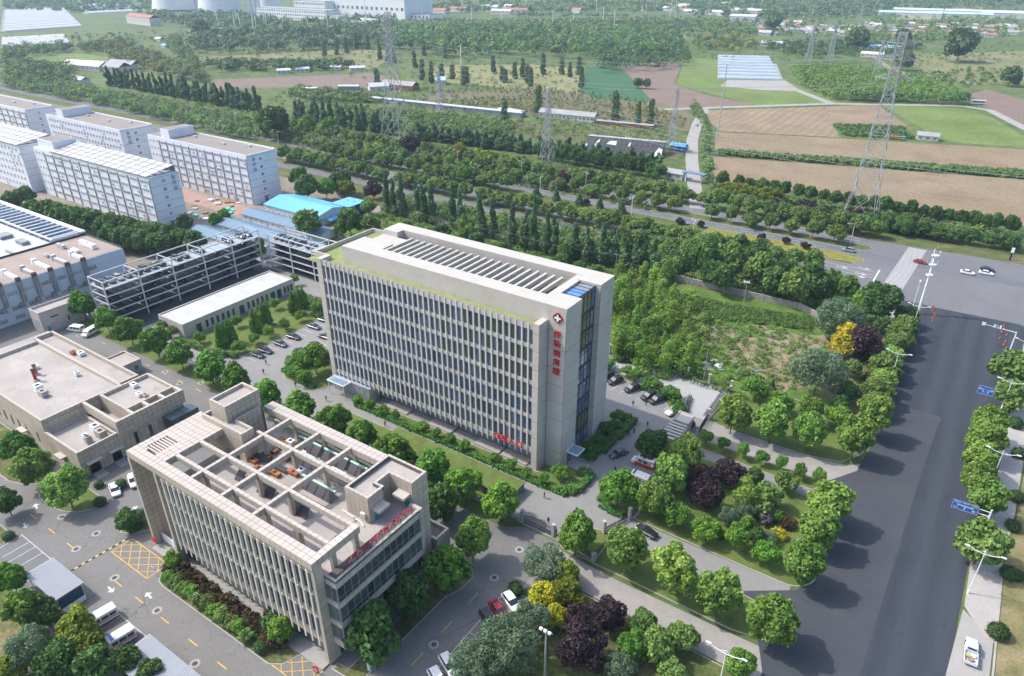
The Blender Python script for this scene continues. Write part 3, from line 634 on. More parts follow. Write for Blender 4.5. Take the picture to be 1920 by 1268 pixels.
# islands of the highway
M_FLOWER = mat('yellow_flowers', (0.085,0.12,0.03), 0.95, 0.3, 0.5, fine=0.2, col2=(0.26,0.21,0.03))
slab('highway_island', [(-700,290.7),(-36,290.9),(-31,292.5),(-29.8,295),(-31.5,297.2),(-40,297.3),(-700,297.2)], mat('island_shrubs', (0.05,0.08,0.02), 0.95, 0.3, 0.3, fine=0.3, col2=(0.12,0.13,0.03)))
slab('highway_island', [(-700,274),(-92,274),(-92,283.6),(-700,283.6)], mat('island_shrubs', (0.05,0.08,0.02), 0.95, 0.3, 0.3, fine=0.3, col2=(0.12,0.13,0.03)))
slab('highway_island', [(-91.5,274),(-46,274),(-33,276),(-30.2,278.4),(-31,281.5),(-38,283.4),(-91.5,283.6)], M_FLOWER)
slab('highway_island', [(-700,254),(-40,254.5),(-31.5,258),(-32.5,260),(-40,260.5),(-700,260.6)], mat('island_shrubs', (0,0,0)))
# painted markings
mk = MB()
for k in range(44):                                   # zebra
    y = 254.0 + k*1.17; x0 = -20.9 + (y-254)*0.04; mk.add([(x0,y,.085),(x0+6.4,y,.085),(x0+6.4,y+.5,.085),(x0,y+.5,.085)], [(0,1,2,3)])
mk.sheet(rect(-24.3,259.6,-23.7,273.4), 0.085)
def lane(x0, x1, y, dash=4, gap=6, w=0.16, z=0.075):
    x = x0
    while x < x1: mk.sheet(rect(x, y-w/2, min(x+dash,x1), y+w/2), z); x += dash+gap
for y in (264.2,267.2,270.3): lane(-46,-25,y,30,0,0.18)
for y in (264.5,268.8): lane(-400,-50,y)
lane(-400,-36,287.2); lane(-400,-34,301.4)
for y in (284.25,290.25,261.25,273.25,297.75,305.2): lane(-400,-34,y,400,0,0.14)
def arrow(x, y, a, L_=3.2, z=0.085, mbm=None, w=1.0):
    c, s = math.cos(R(a)), math.sin(R(a))
    f = lambda u, v: (x + u*c - v*s, y + u*s + v*c, z)
    (mbm or mk).add([f(0,-.11*w),f(L_*.55,-.11*w),f(L_*.55,-.42*w),f(L_,0),f(L_*.55,.42*w),f(L_*.55,.11*w),f(0,.11*w)], [(0,1,2,3,4,5,6)])
for x, y in ((-31,262.8),(-31,265.7),(-38,268.7),(-31,271.8)): arrow(x, y, 0, 4.5, w=1.6)
structure('road_marking', mk.mesh('road_marking', M_LINE))
mk = MB(); zc = 0.052
for x,y,a in ((-144.2,38.0,165),(-141.9,34.4,-10),(-111.9,35.0,-5),(-103.0,37.9,175),(-127.6,48.2,95)): arrow(x,y,a,2.0,zc,mk,1.7)
for x0,x1,y0,y1 in ((-138.6,-138.48,28,32.6),(-135.5,-135.38,27.6,32.6),(-133.2,-133.08,27.4,32.6),(-130.4,-130.28,27.4,32.6),(-127.2,-127.08,27.4,32.6)): mk.sheet(rect(x0,y0,x1,y1), 0.07)
mk.sheet(rect(-139,32.5,-127,32.62), 0.075)
for x in (-107.2,-103.8,-99.3,-96.4): mk.sheet(rect(x,26.5,x+.12,32.8), zc)
mk.sheet(rect(-107.2,32.7,-96,32.82), 0.057)
mk.sheet(rect(-52.1,50,-51.98,73.5), zc)
for k in range(9): mk.sheet(rect(-52,50+2.75*k,-46.8,50.11+2.75*k), 0.057)
for k in range(12):                                    # west car park of the hospital
    y = 104 + 2.6*k; mk.sheet(rect(-161.8,y-1.3,-156.8,y-1.18), 0.045)
for k in range(6): y = 110 + 2.6*k; mk.sheet(rect(-152.6,y,-147.6,y+.12), 0.045)
for k in range(13):                                    # east car park
    x = -48.5 - 2.55*k; mk.add([(x-1.2,144.6+.11*k,.045),(x-1.05,144.6+.11*k,.045),(x+.25,149.6+.35*k*0.6,.045),(x+.1,149.6+.35*k*0.6,.045)], [(0,1,2,3)])
for y in (112.6,118.6,124.4): mk.sheet(rect(-50.5,y,-42,y+.12), 0.045)
structure('bay_marking', mk.mesh('bay_marking', M_LINE))
mk = MB()
for x in (-150,-142.3,-135,-128,-111.1,-104.4,-96.7,-88.7,-81,-73.5): mk.sheet(rect(x-1.2,36.35,x+1.2,36.53), zc)
for y in (38,46,55,62.6,70): mk.sheet(rect(-55.95,y-1.4,-55.78,y+1.4), zc)
for x in (-203,-193.8,-187,-180.2,-172.5,-165.1,-157,-149,-141,-133): mk.sheet(rect(x-1.1,84.3,x+1.1,84.5), zc)
for y in (47.6,): mk.sheet(rect(-129.5,y-1.2,-129.3,y+1.2), zc)
x0,x1,y0,y1 = -119.8,-107.9,40.0,44.25               # yellow box
for a in ((x0,y0,x1,y0),(x1,y0,x1,y1),(x1,y1,x0,y1),(x0,y1,x0,y0)): 
    mk.box(min(a[0],a[2])-.07,min(a[1],a[3])-.07,zc,max(a[0],a[2])+.07,max(a[1],a[3])+.07,zc+.004)
def stripe(xa,ya,xb,yb,w=0.11,z=0.058):
    d = Vector((xb-xa,yb-ya)); n = Vector((-d.y,d.x)).normalized()*w/2
    mk.add([(xa-n.x,ya-n.y,z),(xb-n.x,yb-n.y,z),(xb+n.x,yb+n.y,z),(xa+n.x,ya+n.y,z)], [(0,1,2,3)])
def boxgrid(x0,x1,y0,y1,n):
    h = y1-y0; w = (x1-x0)/n
    for k in range(-1, n+1):
        for s in (1,-1):
            xa = x0+k*w if s > 0 else x0+(k+1)*w; pts = []
            for t in np.linspace(0,1,41):
                x = xa + s*t*2*w
                if x0-1e-6 <= x <= x1+1e-6: pts.append((x, y0+h*t))
            if len(pts) > 1: stripe(*pts[0], *pts[-1], z=0.058 if s > 0 else 0.0605)
boxgrid(x0,x1,y0,y1,4)
q0,q1,r0,r1 = -77.5,-66.9,41,45.2
for a in ((q0,r0,q1,r0),(q1,r0,q1,r1),(q1,r1,q0,r1),(q0,r1,q0,r0)): mk.box(min(a[0],a[2])-.07,min(a[1],a[3])-.07,zc,max(a[0],a[2])+.07,max(a[1],a[3])+.07,zc+.004)
boxgrid(q0,q1,r0,r1,4)
structure('yellow_marking', mk.mesh('yellow_marking', M_YELLOW))
# manhole covers: each a thing
ring = MB(); ring.lathe([(0.45,0.006),(0.85,0.006)], n=18); rgm = ring.mesh('collar', M_KERB)
lid = MB(); lid.cyl((0,0,0),(0,0,0.008),0.45,0.45,16); ldm = lid.mesh('lid', mat('cast_iron', (0.07,0.06,0.055), 0.8, 0.2, 3))
for i,(x,y,w) in enumerate(((-137.5,39.6,'nearest the big tree bed'),(-126.1,36.6,'on the centre line beside the striped speed hump'),(-127,41,'west of the yellow box'),(-113,36.8,'touching the yellow dashes below the yellow box'),(-99.7,36.9,'between the two long yellow dashes beside the facade bed'),(-84.9,34.2,'beside the ribbed grey carport'),(-134.2,30.3,'inside the marked parking bays'),(-172.8,85,'at the low guardhouse'),(-164,83.6,'between yellow dashes behind the flat roof'),(-159.6,87,'at the edge of the wall tree row'),(-214,83,'under the parked white vans'),(-55.4,58.6,'between yellow dashes on the street east of the stone building'),(-55.5,75.9,'in front of the street corner bed'),(-55.6,84.3,'before the black iron gate'))):
    t = thing('manhole_cover', f'round manhole cover, pale collar, {w}', 'manhole', (x,y,0.05), 0, 'manhole covers in the asphalt')
    obj('collar', rgm, t); obj('lid', ldm, t)
hm = MB()
for k in range(17): hm.box(-0.6,-5.35+0.63*k,0,0.0+0.0,-5.35+0.63*k+0.62,0.01)
t = thing('speed_hump', 'black and yellow striped speed hump across the street beside the yellow box', 'speed hump', (-120.9,38.5,0.045), R(-4))
segm = [MB().add([(-.22,0,0),(.22,0,0),(.12,0,.07),(-.12,0,.07),(-.22,.62,0),(.22,.62,0),(.12,.62,.07),(-.12,.62,.07)],[(0,1,2,3),(7,6,5,4),(0,3,7,4),(1,5,6,2),(3,2,6,7)]).mesh('segment', x) for x in (M_BLACK, mat('hump_yellow', (0.55,0.45,0.18), 0.7, 0.1, 1))]
for k in range(17): obj('segment', segm[k%2], t, (0,-5.35+0.63*k,0))
# ------------------------------------------------------------------ building tools
_bx = {}
def box_mesh(dx, dy, dz, m, name='panel'):
    k = (round(dx,2), round(dy,2), round(dz,2), m.name)
    if k not in _bx: _bx[k] = MB().box(-dx/2,-dy/2,-dz/2,dx/2,dy/2,dz/2).mesh(name, m)
    return _bx[k]
class Clad:
    """walls hung with stone panels: a dark core, and panels standing 3 cm proud of it with open joints"""
    def __init__(s, root, pitch=1.12, m=None, mt=None, name='cladding_panel', core=None, gap=0.065):
        s.root = root; s.p = pitch; s.m = m or M_CLAD; s.mt = mt or M_CLADT; s.core = MB(); s.pan = []; s.name = name; s.cm = core or M_JOINT; s.g = gap
    def face(s, ax, c, a0, a1, b0, b1, sg, m=None, p=None, pz=None):
        """ax 'x': face at x=c over y a0..a1, z b0..b1; 'y': x a0..a1; 'z': top over x a0..a1, y b0..b1"""
        p = p or s.p; pz = pz or p
        na = max(1, round((a1-a0)/p)); nb = max(1, round((b1-b0)/pz)); da = (a1-a0)/na; db = (b1-b0)/nb; t = 0.03
        for i in range(na):
            for j in range(nb):
                a = a0+da*(i+.5); b = b0+db*(j+.5); u, v = da-s.g, db-s.g
                if ax == 'x': s.pan.append((c+sg*t/2, a, b, t, u, v, m or s.m))
                elif ax == 'y': s.pan.append((a, c+sg*t/2, b, u, t, v, m or s.m))
                else: s.pan.append((a, b, c+t/2, u, v, t, m or s.mt))
    def solid(s, x0, y0, z0, x1, y1, z1, faces='SETNW', p=None):
        s.core.box(x0,y0,z0,x1,y1,z1)
        if 'S' in faces: s.face('y', y0, x0, x1, z0, z1, -1, p=p)
        if 'N' in faces: s.face('y', y1, x0, x1, z0, z1, 1, p=p)
        if 'E' in faces: s.face('x', x1, y0, y1, z0, z1, 1, p=p)
        if 'W' in faces: s.face('x', x0, y0, y1, z0, z1, -1, p=p)
        if 'T' in faces: s.face('z', z1, x0, x1, y0, y1, 1, p=p)
    def finish(s, limit=300, cname='wall'):
        obj(cname, s.core.mesh(cname, s.cm), s.root)
        s.pan.sort(key=lambda q: (Vector(q[:3]) - Vector((0,0,CAMZ))).length / math.sqrt(max(q[3]*q[4], q[4]*q[5], q[3]*q[5])))
        for q in s.pan[:limit]: obj(s.name, box_mesh(q[3],q[4],q[5],q[6],s.name), s.root, q[:3])
        if len(s.pan) > limit:
            mats = []; mb = MB()
            for q in s.pan[limit:]:
                if q[6] not in mats: mats.append(q[6])
                mb.box(q[0]-q[3]/2,q[1]-q[4]/2,q[2]-q[5]/2,q[0]+q[3]/2,q[1]+q[4]/2,q[2]+q[5]/2,mats.index(q[6]))
            obj(s.name, mb.mesh(s.name, mats), s.root, kind='stuff')
def window_y(w, h, mf, mg, mull=(), trans=(), fr=0.07, dep=0.09, proud=0.0):
    """meshes of a window in a wall facing -Y: frame and pane, centred"""
    f = MB(); a, b = w/2, h/2
    f.box(-a,-dep,-b,-a+fr,0,b); f.box(a-fr,-dep,-b,a,0,b); f.box(-a+fr,-dep,b-fr,a-fr,0,b); f.box(-a+fr,-dep,-b,a-fr,0,-b+fr)
    for u in mull: f.box(u-fr*.4,-dep*.9,-b+fr,u+fr*.4,0,b-fr)
    for v in trans: f.box(-a+fr,-dep*.8,v-fr*.4,a-fr,0,v+fr*.4)
    return f.mesh('window', mf), MB().box(-a+.02,-.03,-b+.02,a-.02,-.005,b-.02).mesh('pane', mg)

# ------------------------------------------------------------------ the tall ward block
W = thing('ward_tower', 'tall pale hospital block with white vertical fins, a red cross emblem and a roof pergola', 'hospital building', (0,0,0))
X0,X1,Y0,Y1 = -133.6,-61.4,109.5,130.0; FX0,FX1,FY = -129.5,-65.6,106.3
b = MB(); b.box(X0+.1,Y0+.1,0,-66,Y1-.1,34.9); b.box(-66,Y0+.1,0,-62.9,Y1-.1,38.4)
obj('core', b.mesh('core', mat('concrete_core', (0.25,0.245,0.235), 0.9, 0.1, 0.5)), W)
# stone faces of the tower end and the piers, storey by storey
c = Clad(W, 4.25, M_STONE, M_STONE_TOP, 'stone_panel', mat('stone_joint', (0.15,0.145,0.14), 0.9, 0.1, 1), 0.1)
def storeys(ax, cc, a0, a1, z0, z1, sg):
    zs = [z0] + [z for z in (4.3,8.55,12.8,17.1,21.35,25.6,29.9,34.1) if z0 < z-.8 and z < z1-.8] + [z1]
    for u, v in zip(zs, zs[1:]): c.face(ax, cc, a0, a1, u, v, sg, p=99, pz=99)
c.core.box(-65.5,Y0+.04,0,X1-.04,115.55,39.4); storeys('y', Y0+.04, -65.5, X1-.04, 0, 39.4, -1); storeys('x', X1-.04, Y0+.04, 115.55, 0, 39.4, 1)
c.core.box(-67,123.75,0,X1-.04,Y1-.04,39.4); storeys('x', X1-.04, 123.75, Y1-.04, 0, 39.4, 1); storeys('y', 123.75, -63, X1-.04, 0, 39.4, -1)
storeys('y', Y1-.04, -67, X1, 0, 39.4, 1)
for x0,x1 in ((FX1-1.6,FX1-.04),(FX0+.04,FX0+1.6)):
    c.core.box(x0,FY-.05,0,x1,Y0+.1,36.1); storeys('y', FY-.05, x0, x1, 0, 36.1, -1); storeys('x', x1, FY-.05, Y0+.1, 0, 36.1, 1); storeys('x', x0, FY-.05, Y0+.1, 0, 36.1, -1)
    c.face('z', 36.1, x0, x1, FY-.05, Y0+.1, 1, p=9)
storeys('x', X0, Y0, Y1, 0, 36, -1); storeys('y', Y1, X0, -67, 0, 36, 1); storeys('y', Y0, X0, FX0, 0, 36, -1)
c.finish(300, 'pier')
# roof: lawn, parapets, crown ring, beams
obj('roof_lawn', MB().box(X0+.3,Y0-2.7,34.9,-67,Y1-.3,35.1).mesh('roof_lawn', M_GRASSR), W)
pp = MB(); pp.box(X0,Y0-.2,33.5,X0+.35,Y1,36.1); pp.box(X0+.35,Y1-.35,33.5,-124,Y1,36.1); pp.box(X0+.35,Y0-.2,33.5,FX0+1.6,Y0+.15,36.1); pp.box(FX0+1.6,FY+.05,34.6,FX1-1.6,FY+.3,36.0)
obj('parapet', pp.mesh('parapet', M_STONE), W)
CR0, CRZ, CRT = -123.7, 35.1, 39.5
def crown(x0,y0,z0,x1,y1,z1=CRT): 
    m = MB(); m.box(x0,y0,z0,x1,y1,z1-.1,0); m.box(x0-.0,y0-.0,z1-.1,x1,y1,z1,1); obj('crown_wall', m.mesh('crown_wall', [M_STONE, M_STONE_TOP]), W)
crown(CR0,Y0,CRZ,-65.5,113.5); crown(CR0,113.5,36,-114.2,117.2); crown(-119,126.2,CRZ,-67.1,Y1-.05); crown(CR0,123.9,CRZ,-119,Y1-.05)
crown(CR0,117.2,36.6,-114.2,123.9,38.2); crown(CR0+.2,117.2,35.1,CR0+.6,123.9,36.6)
crown(-65.5,Y0,38.6,-61.4,113.5); crown(-66.6,113.5,38.6,-61.4,115.6); crown(-67.1,123.7,38.6,-61.4,Y1); crown(-68.6,113.5,37.5,-66.6,126.2,CRT-.15)
obj('roof_deck', MB().box(-114,115.4,35.1,-69,126.1,35.16).mesh('roof_deck', mat('beam_gap_shade',(0.012,0.012,0.012),0.9,0.15,0.5)), W)  # near-black sheet: shade in the gaps below the beams painted as its colour
bm_ = box_mesh(0.6,9.6,0.95,M_STONE_TOP,'roof_beam')
for k in range(22): obj('roof_beam', bm_, W, (-113.2+2.04*k,118.2,CRT-.5))
# facade: back wall, spandrels, 39 fins, 40 x 7 windows
obj('facade_wall', MB().box(FX0+1.6,FY+.42,4.3,FX1-1.6,Y0+.1,35.0).mesh('facade_wall', M_STONE), W)
zs = [5.62+4.27*k for k in range(7)]
for lo,hi in [(4.3,5.55)]+[(zs[k]+3.32,zs[k+1]-.07) for k in range(6)]+[(zs[6]+3.32,36.0)]:
    obj('spandrel', MB().box(FX0+1.6,FY+.1,lo,FX1-1.6,FY+.42,hi).mesh('spandrel', M_STONE), W)
fin = MB(); fin.box(-.16,-.08,4.0,.16,.12,35.95); fin.add([(-.16,-.08,4.0),(.16,-.08,4.0),(.14,.12,4.0),(-.14,.12,4.0),(-.14,.05,3.3),(.14,.05,3.3)], [(0,1,5,4),(2,3,4,5),(1,2,5),(3,0,4)])
finm = fin.mesh('fin', M_FIN)
for k in range(39): obj('fin', finm, W, (-126.62+1.535*k,FY,0))
wf, wp = window_y(1.24, 3.25, M_DARK, M_GLASS, (-0.28,), (0.78,), 0.05)
wp_b = wp.copy(); wp_b.materials.clear(); wp_b.materials.append(mat('window_glass_olive_reflection', (0.125,0.135,0.09), 0.08, 0.3, 0.15, spec=0.6))  # olive panes: a reflection painted into the glass colour
wp_c = wp.copy(); wp_c.materials.clear(); wp_c.materials.append(mat('window_glass_blue', (0.10,0.15,0.24), 0.08, 0.5, 0.3, spec=0.7))
rr = random.Random(3)
for k in range(40):
    for j in range(7):
        x = -127.39+1.535*k; z = zs[j]+1.63
        w = obj('window', wf, W, (x,FY+.41,z))
        g_ = wp_b if (k > 22 and j > 2 and rr.random() < min(.6,(k-20)/20)) or (j in (1,2) and k > 24 and rr.random() < .25) else (wp_c if j in (1,2) and k > 24 and rr.random() < .55 else wp)
        obj('pane', g_, w, (0,0.0,0))
# ground floor, set back behind the fins
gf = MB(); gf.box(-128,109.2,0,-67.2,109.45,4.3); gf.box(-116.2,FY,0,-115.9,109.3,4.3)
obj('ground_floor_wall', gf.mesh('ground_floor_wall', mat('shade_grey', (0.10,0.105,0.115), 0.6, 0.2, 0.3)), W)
for k in range(30): obj('ground_window', box_mesh(1.75,.06,3.3,M_GLASS,'ground_window'), W, (-114.6+1.6*k,109.15,2.0))
obj('soffit', MB().box(-128,FY+.2,4.25,-67.2,109.4,4.32).mesh('soffit', M_STONE), W)
for x in (-107,-93,-79,-71.5): obj('entrance_step', MB().box(x-4,106.3,0.1,x+3,109,.32).mesh('entrance_step', M_CONC), W)
# glazed corner lobby and its canopy
lb = thing('glass_lobby', 'clear glazed lobby box under the far end of the white fins', 'lobby')
for k in range(7): obj('glass_pane', box_mesh(1.75,.05,3.6,mat('lobby_glass', (0.22,0.25,0.25), 0.06, 0.25, 0.2, spec=0.7),'glass_pane'), lb, (-127.0+1.8*k,105.4,1.95))
for k in range(8): obj('mullion', box_mesh(.08,.1,3.8,M_STEEL,'mullion'), lb, (-127.9+1.8*k,105.36,1.95))
obj('roof', MB().box(-128,105.3,3.85,-115.2,106.2,4.05).mesh('roof', M_GLASS), lb); obj('side_wall', MB().box(-115.35,105.45,0.1,-115.15,109,3.85).mesh('side_wall', M_STONE), lb)
def canopy(label, x0,y0,x1,y1,z, axis):
    t = thing('entrance_canopy', label, 'canopy')
    f = MB(); f.box(x0,y0,z,x1,y0+.15,z+.25); f.box(x0,y1-.15,z,x1,y1,z+.25); f.box(x0,y0+.15,z,x0+.15,y1-.15,z+.25); f.box(x1-.15,y0+.15,z,x1,y1-.15,z+.25)
    obj('frame', f.mesh('frame', M_WHITE), t)
    n = 4
    for i in range(n):
        for j in range(2):
            xa = x0+.15+(x1-x0-.3)*i/n; xb = x0+.15+(x1-x0-.3)*(i+1)/n-.08; ya = y0+.15+(y1-y0-.3)*j/2; yb = ya+(y1-y0-.3)/2-.08
            obj('glass_pane', MB().box(xa,ya,z+.16,xb,yb,z+.2).mesh('glass_pane', mat('canopy_glass', (0.20,0.27,0.36), 0.1, 0.3, 0.5, spec=0.7)), t)
    return t
t = canopy('glass entrance canopy with a white frame before the glazed lobby', -127.6,102.6,-121.5,105.25,4.0,'y')
for x in (-127.3,-121.8): obj('post', MB().cyl((x,102.8,.1),(x,102.8,4.0),.07).mesh('post', M_WHITE), t)
t = canopy('small blue glass canopy over the side door of the tower end', -61.35,111.6,-58.4,114.8,3.6,'x')
obj('door', MB().box(-61.42,112.2,.1,-61.36,114.2,3.0).mesh('door', M_GLASS), t)
obj('step', MB().box(-61.3,111.4,.1,-56.6,114.4,.22).mesh('step', M_CONC), t)
# glass stair strip in the tower end
g0 = -62.75
for j in range(9):
    z0 = 0.3+4.27*j; z1 = z0+3.55 if j < 8 else 39.1
    f = MB()
    for k in range(6): y = 115.62+k*1.6; f.box(g0-.05,y-.05,z0,g0+.12,y+.05,z1)
    f.box(g0-.05,115.6,z0,g0+.1,123.7,z0+.08); f.box(g0-.05,115.6,z1-.08,g0+.1,123.7,z1); f.box(g0-.05,115.6,z1-1.0,g0+.1,123.7,z1-.92)
    fo = obj('stair_window', f.mesh('stair_window', M_DARK), W)
    for k in range(5): 
        obj('pane', box_mesh(.05,1.5,z1-z0-.1, MATS['window_glass_olive_reflection'] if (j > 5 and k < 4) or (j == 1) else (MATS['window_glass_blue'] if (j+k) % 3 == 0 else M_GLASS),'pane'), fo, (g0,116.42+k*1.6,(z0+z1)/2))
    if j: obj('spandrel_band', MB().box(g0-.1,115.6,z0-.72,g0+.06,123.7,z0).mesh('spandrel_band', mat('slate_spandrel', (0.05,0.056,0.07), 0.4, 0.1, 1)), W)
gr = MB()
for k in range(6): y = 115.7+k*1.58; gr.box(-68.4,y-.05,38.75,-62.6,y+.05,38.92)
fo = obj('skylight', gr.mesh('skylight', M_DARK), W)
for k in range(5): obj('pane', box_mesh(5.6,1.48,.05, M_GLASS_B if k < 3 else M_GLASS,'pane'), fo, (-65.5,116.5+k*1.58,38.8))
# red characters and the emblem stand on brackets on the stone
em = thing('cross_emblem', 'red four-lobed emblem with a white cross high on the tower corner', 'emblem', (-63.35,Y0-.03,37.1))
q = MB()
for dx,dz in ((0.42,0),(-.42,0),(0,.42),(0,-.42),(0,0)): q.cyl((dx*1.25,0,dz*1.25),(dx*1.25,-.14,dz*1.25),0.62 if dx or dz else .9,None,20)
obj('badge', q.mesh('badge', M_RED), em); obj('cross', MB().box(-.72,-.2,-.24,.72,-.15,.24).box(-.24,-.2,.24,.24,-.15,.72).box(-.24,-.2,-.72,.24,-.15,-.24).mesh('cross', M_WHITE), em)
for i,ch in enumerate('传染病房楼'):
    me = text_mesh(ch, 1.8, .08, M_RED, offset=0.01)
    o = obj('sign_character', me, None, (-63.35,Y0-.12,33.3-2.15*i)); o.rotation_euler = (R(90),0,0)
    tag(o, f'red character {ch} on the tower corner, {ORD[i+1]} below the emblem', 'sign character', 'red characters down the tower corner')
for i,ch in enumerate('住院入口'):
    o = obj('sign_character', text_mesh(ch, 1.75, .08, M_RED, offset=0.015), None, (-75.9+1.97*i,FY-.5,5.5)); o.rotation_euler = (R(90),0,0)
    tag(o, f'red character {ch}, {ORD[i+1]} of four over the ward entrance under the fins', 'sign character', 'red characters over the ward entrance')

# ------------------------------------------------------------------ stone-clad building in front
B = thing('stone_building', 'stone clad four storey building with an open roof frame and crimson rooftop lettering', 'building')
c = Clad(B, 1.15); T = 22.3; t0 = 21.0
# body
c.core.box(-106.2,47.4,0.1,-66.7,71.3,16.9); c.core.box(-106.2,46.85,4.4,-66.7,47.4,21.0)
c.face('x', -66.7, 46.3, 47.8, 0, 21, 1); c.face('x', -66.7, 47.8, 71.3, 0, 4, 1)
# end pier of the south front
c.solid(-67.6,46.3,0,-66.75,47.6,21,'SE'); 
# spandrels of the south front
sp = [(4.4,6.5),(9.9,11.5),(14.8,16.0),(19.4,21.0)]
for lo,hi in sp: c.core.box(-106.2,46.42,lo,-67.6,46.85,hi); c.face('y', 46.42, -106.2, -67.6, lo, hi, -1, p=1.6, pz=1.2)
wf, wp = window_y(1.36, 3.45, M_DARK, M_GLASS_G, (.25,), (0.8,), 0.06)
bl = {}
for j,(z0,z1) in enumerate(((6.5,9.9),(11.5,14.8),(16.0,19.4))):
    m = MB(); m.add([(-.1,-.2,z0-.5),(.1,-.2,z0-.5),(.1,.3,z0-.9),(-.1,.3,z0-.9),(-.1,-.2,z1+.2),(.1,-.2,z1+.2),(.1,.3,z1+.5),(-.1,.3,z1+.5)], [(3,2,1,0),(4,5,6,7),(0,1,5,4),(1,2,6,5),(2,3,7,6),(3,0,4,7)])
    bl[j] = m.mesh('sun_blade', mat('white_blade', (0.58,0.56,0.52), 0.6, 0.06, 0.5))
edm = MB().box(-.16,-.33,3.9,.16,-.2,20.3).mesh('fin_edge', mat('cream_fin',(0.60,0.565,0.51),0.6,0.06,0.5))
for k in range(24):
    x = -104.95+1.6*k; obj('fin_edge', edm, B, (x,46.35,0))
    for j,(z0,z1) in enumerate(((6.5,9.9),(11.5,14.8),(16.0,19.4))):
        obj('sun_blade', bl[j], B, (x,46.35,0))
        w = obj('window', wf, B, (x+.80,46.55,(z0+z1)/2)); obj('pane', wp, w)
# open ground floor of the south front and the portico plates
obj('recess', MB().box(-106,47.38,.15,-68,47.41,4.3).mesh('recess', M_GLASS_G), B)
obj('terrace', MB().box(-114,44.8,0,-66.9,49,.35).mesh('terrace', M_CONC), B)
for x in (-114.9,-106.9): c.solid(x,45.9,.3,x+.75,49.0,21,'SEWN')
# roof frame
c.solid(-114.9,46.0,t0,-66.5,48.15,T,'SETNW')
for a in ((-114.9,48.15,-113.0,61.2),(-113.0,48.15,-112.0,48.6),(-109.4,48.15,-106.3,61.2),(-113.0,52.8,-109.4,61.2)): c.solid(a[0],a[1],t0,a[2],a[3],T,'SETNW')
for k in range(7): obj('louver', MB().box(-113.0,48.72+.58*k,T-.55,-109.4,48.98+.58*k,T-.02).mesh('louver', M_CLADT), B)
for y0,y1,xa,xb in ((50.15,50.85,-106.3,-67.8),(55.0,55.7,-106.3,-67.8),(62.8,63.5,-100.4,-75.3)): c.solid(xa,y0,21.3,xb,y1,T,'SETN')
c.solid(-106.2,69.2,t0,-75.2,71.5,T,'SETN')
for xx in (-98.6,-90.5,-82.4): 
    for ya,yb in ((48.15,50.15),(50.85,55.0),(55.7,62.8),(63.5,69.2)):
        if not (xx == -98.6 and ya > 56): c.solid(xx-.35,ya,21.3,xx+.35,yb,T,'SETW')
c.solid(-98.95,62.7,21.3,-98.25,62.8,T,'ET'); c.solid(-98.95,63.5,21.3,-98.25,69.2,T,'ETW')
c.solid(-67.8,48.15,t0,-66.5,55.7,T,'SETW')
for xx in (-98.6,-90.5,-82.4,-74.6):
    for yy in (50.5,55.35,63.15,70.3):
        if (xx == -98.6 and yy == 55.35) or (xx == -74.6 and yy > 60) or (xx==-74.6 and yy==55.35): continue
        c.solid(xx-.4,yy-.35,16.9,xx+.4,yy+.35,21.3,'SEW', p=1.4)
c.solid(-67.7,54.9,16.9,-66.9,55.6,21,'SEW'); c.solid(-67.7,50.2,16.9,-66.9,50.9,21,'SEW')
obj('roof_deck', MB().box(-106.1,47.5,16.9,-66.8,71.2,17.0).mesh('roof_deck', M_DECK), B)
pw_ = MB(); pw_.box(-106.2,70.9,17,-75.2,71.4,18.1); pw_.box(-106.3,47.4,17,-105.9,60,18.1); obj('parapet', pw_.mesh('parapet', M_CLAD), B)
# north-east stair head with its notch
for a in ((-75.3,61.0,-69.9,64.4),(-75.3,64.4,-71.6,67.9),(-75.3,67.9,-66.5,71.8)):
    c.core.box(a[0],a[1],16.9,a[2],a[3],21.5)
c.core.box(-71.6,67.9,0,-66.5,71.8,16.9)
c.face('y',61.0,-75.3,-69.9,16.9,T,-1); c.face('x',-69.9,61.0,64.4,16.9,T,1); c.face('x',-71.6,64.4,67.9,16.9,T,1); c.face('y',67.9,-71.6,-66.5,16.9,T,-1); c.face('x',-66.5,67.9,71.8,0,T,1); c.face('x',-75.3,61,71.8,17,T,-1)
for a in ((-75.3,61.0,-69.9,61.5),(-75.3,61.5,-74.8,71.3),(-75.3,71.3,-66.5,71.8),(-67,67.9,-66.5,71.3),(-71.6,67.9,-67,68.4),(-72.1,64.9,-71.6,68.4),(-72.1,64.4,-69.9,64.9),(-70.4,61.5,-69.9,64.4)):
    c.solid(a[0],a[1],21.5,a[2],a[3],T,'TNW' if a[3]-a[1] > 1 else 'TN')
obj('stair_roof', MB().box(-74.8,61.5,21.5,-70.4,64.4,21.56).box(-74.8,64.4,21.5,-72.1,71.3,21.56).box(-72.1,68.4,21.5,-67,71.3,21.56).mesh('stair_roof', M_DECK), B)
for d in ((-69.75,62.6,1,0),(-67.9,67.75,0,-1)):
    o = obj('roof_door', MB().box(-.05,-.5,0,.05,.5,2.1).mesh('roof_door', mat('teal_door', (0.05,0.24,0.30), 0.5, 0.1, 1)), B, (d[0],d[1],17.0)); 
    if d[3]: o.rotation_euler = (0,0,R(90))
obj('door_hood', MB().box(-69.9,61.6,19.4,-68.2,64.2,19.9).mesh('door_hood', M_CLADT), B); obj('door_hood', MB().box(-69.6,66.2,19.4,-67.0,67.9,19.9).mesh('door_hood', M_CLADT), B)
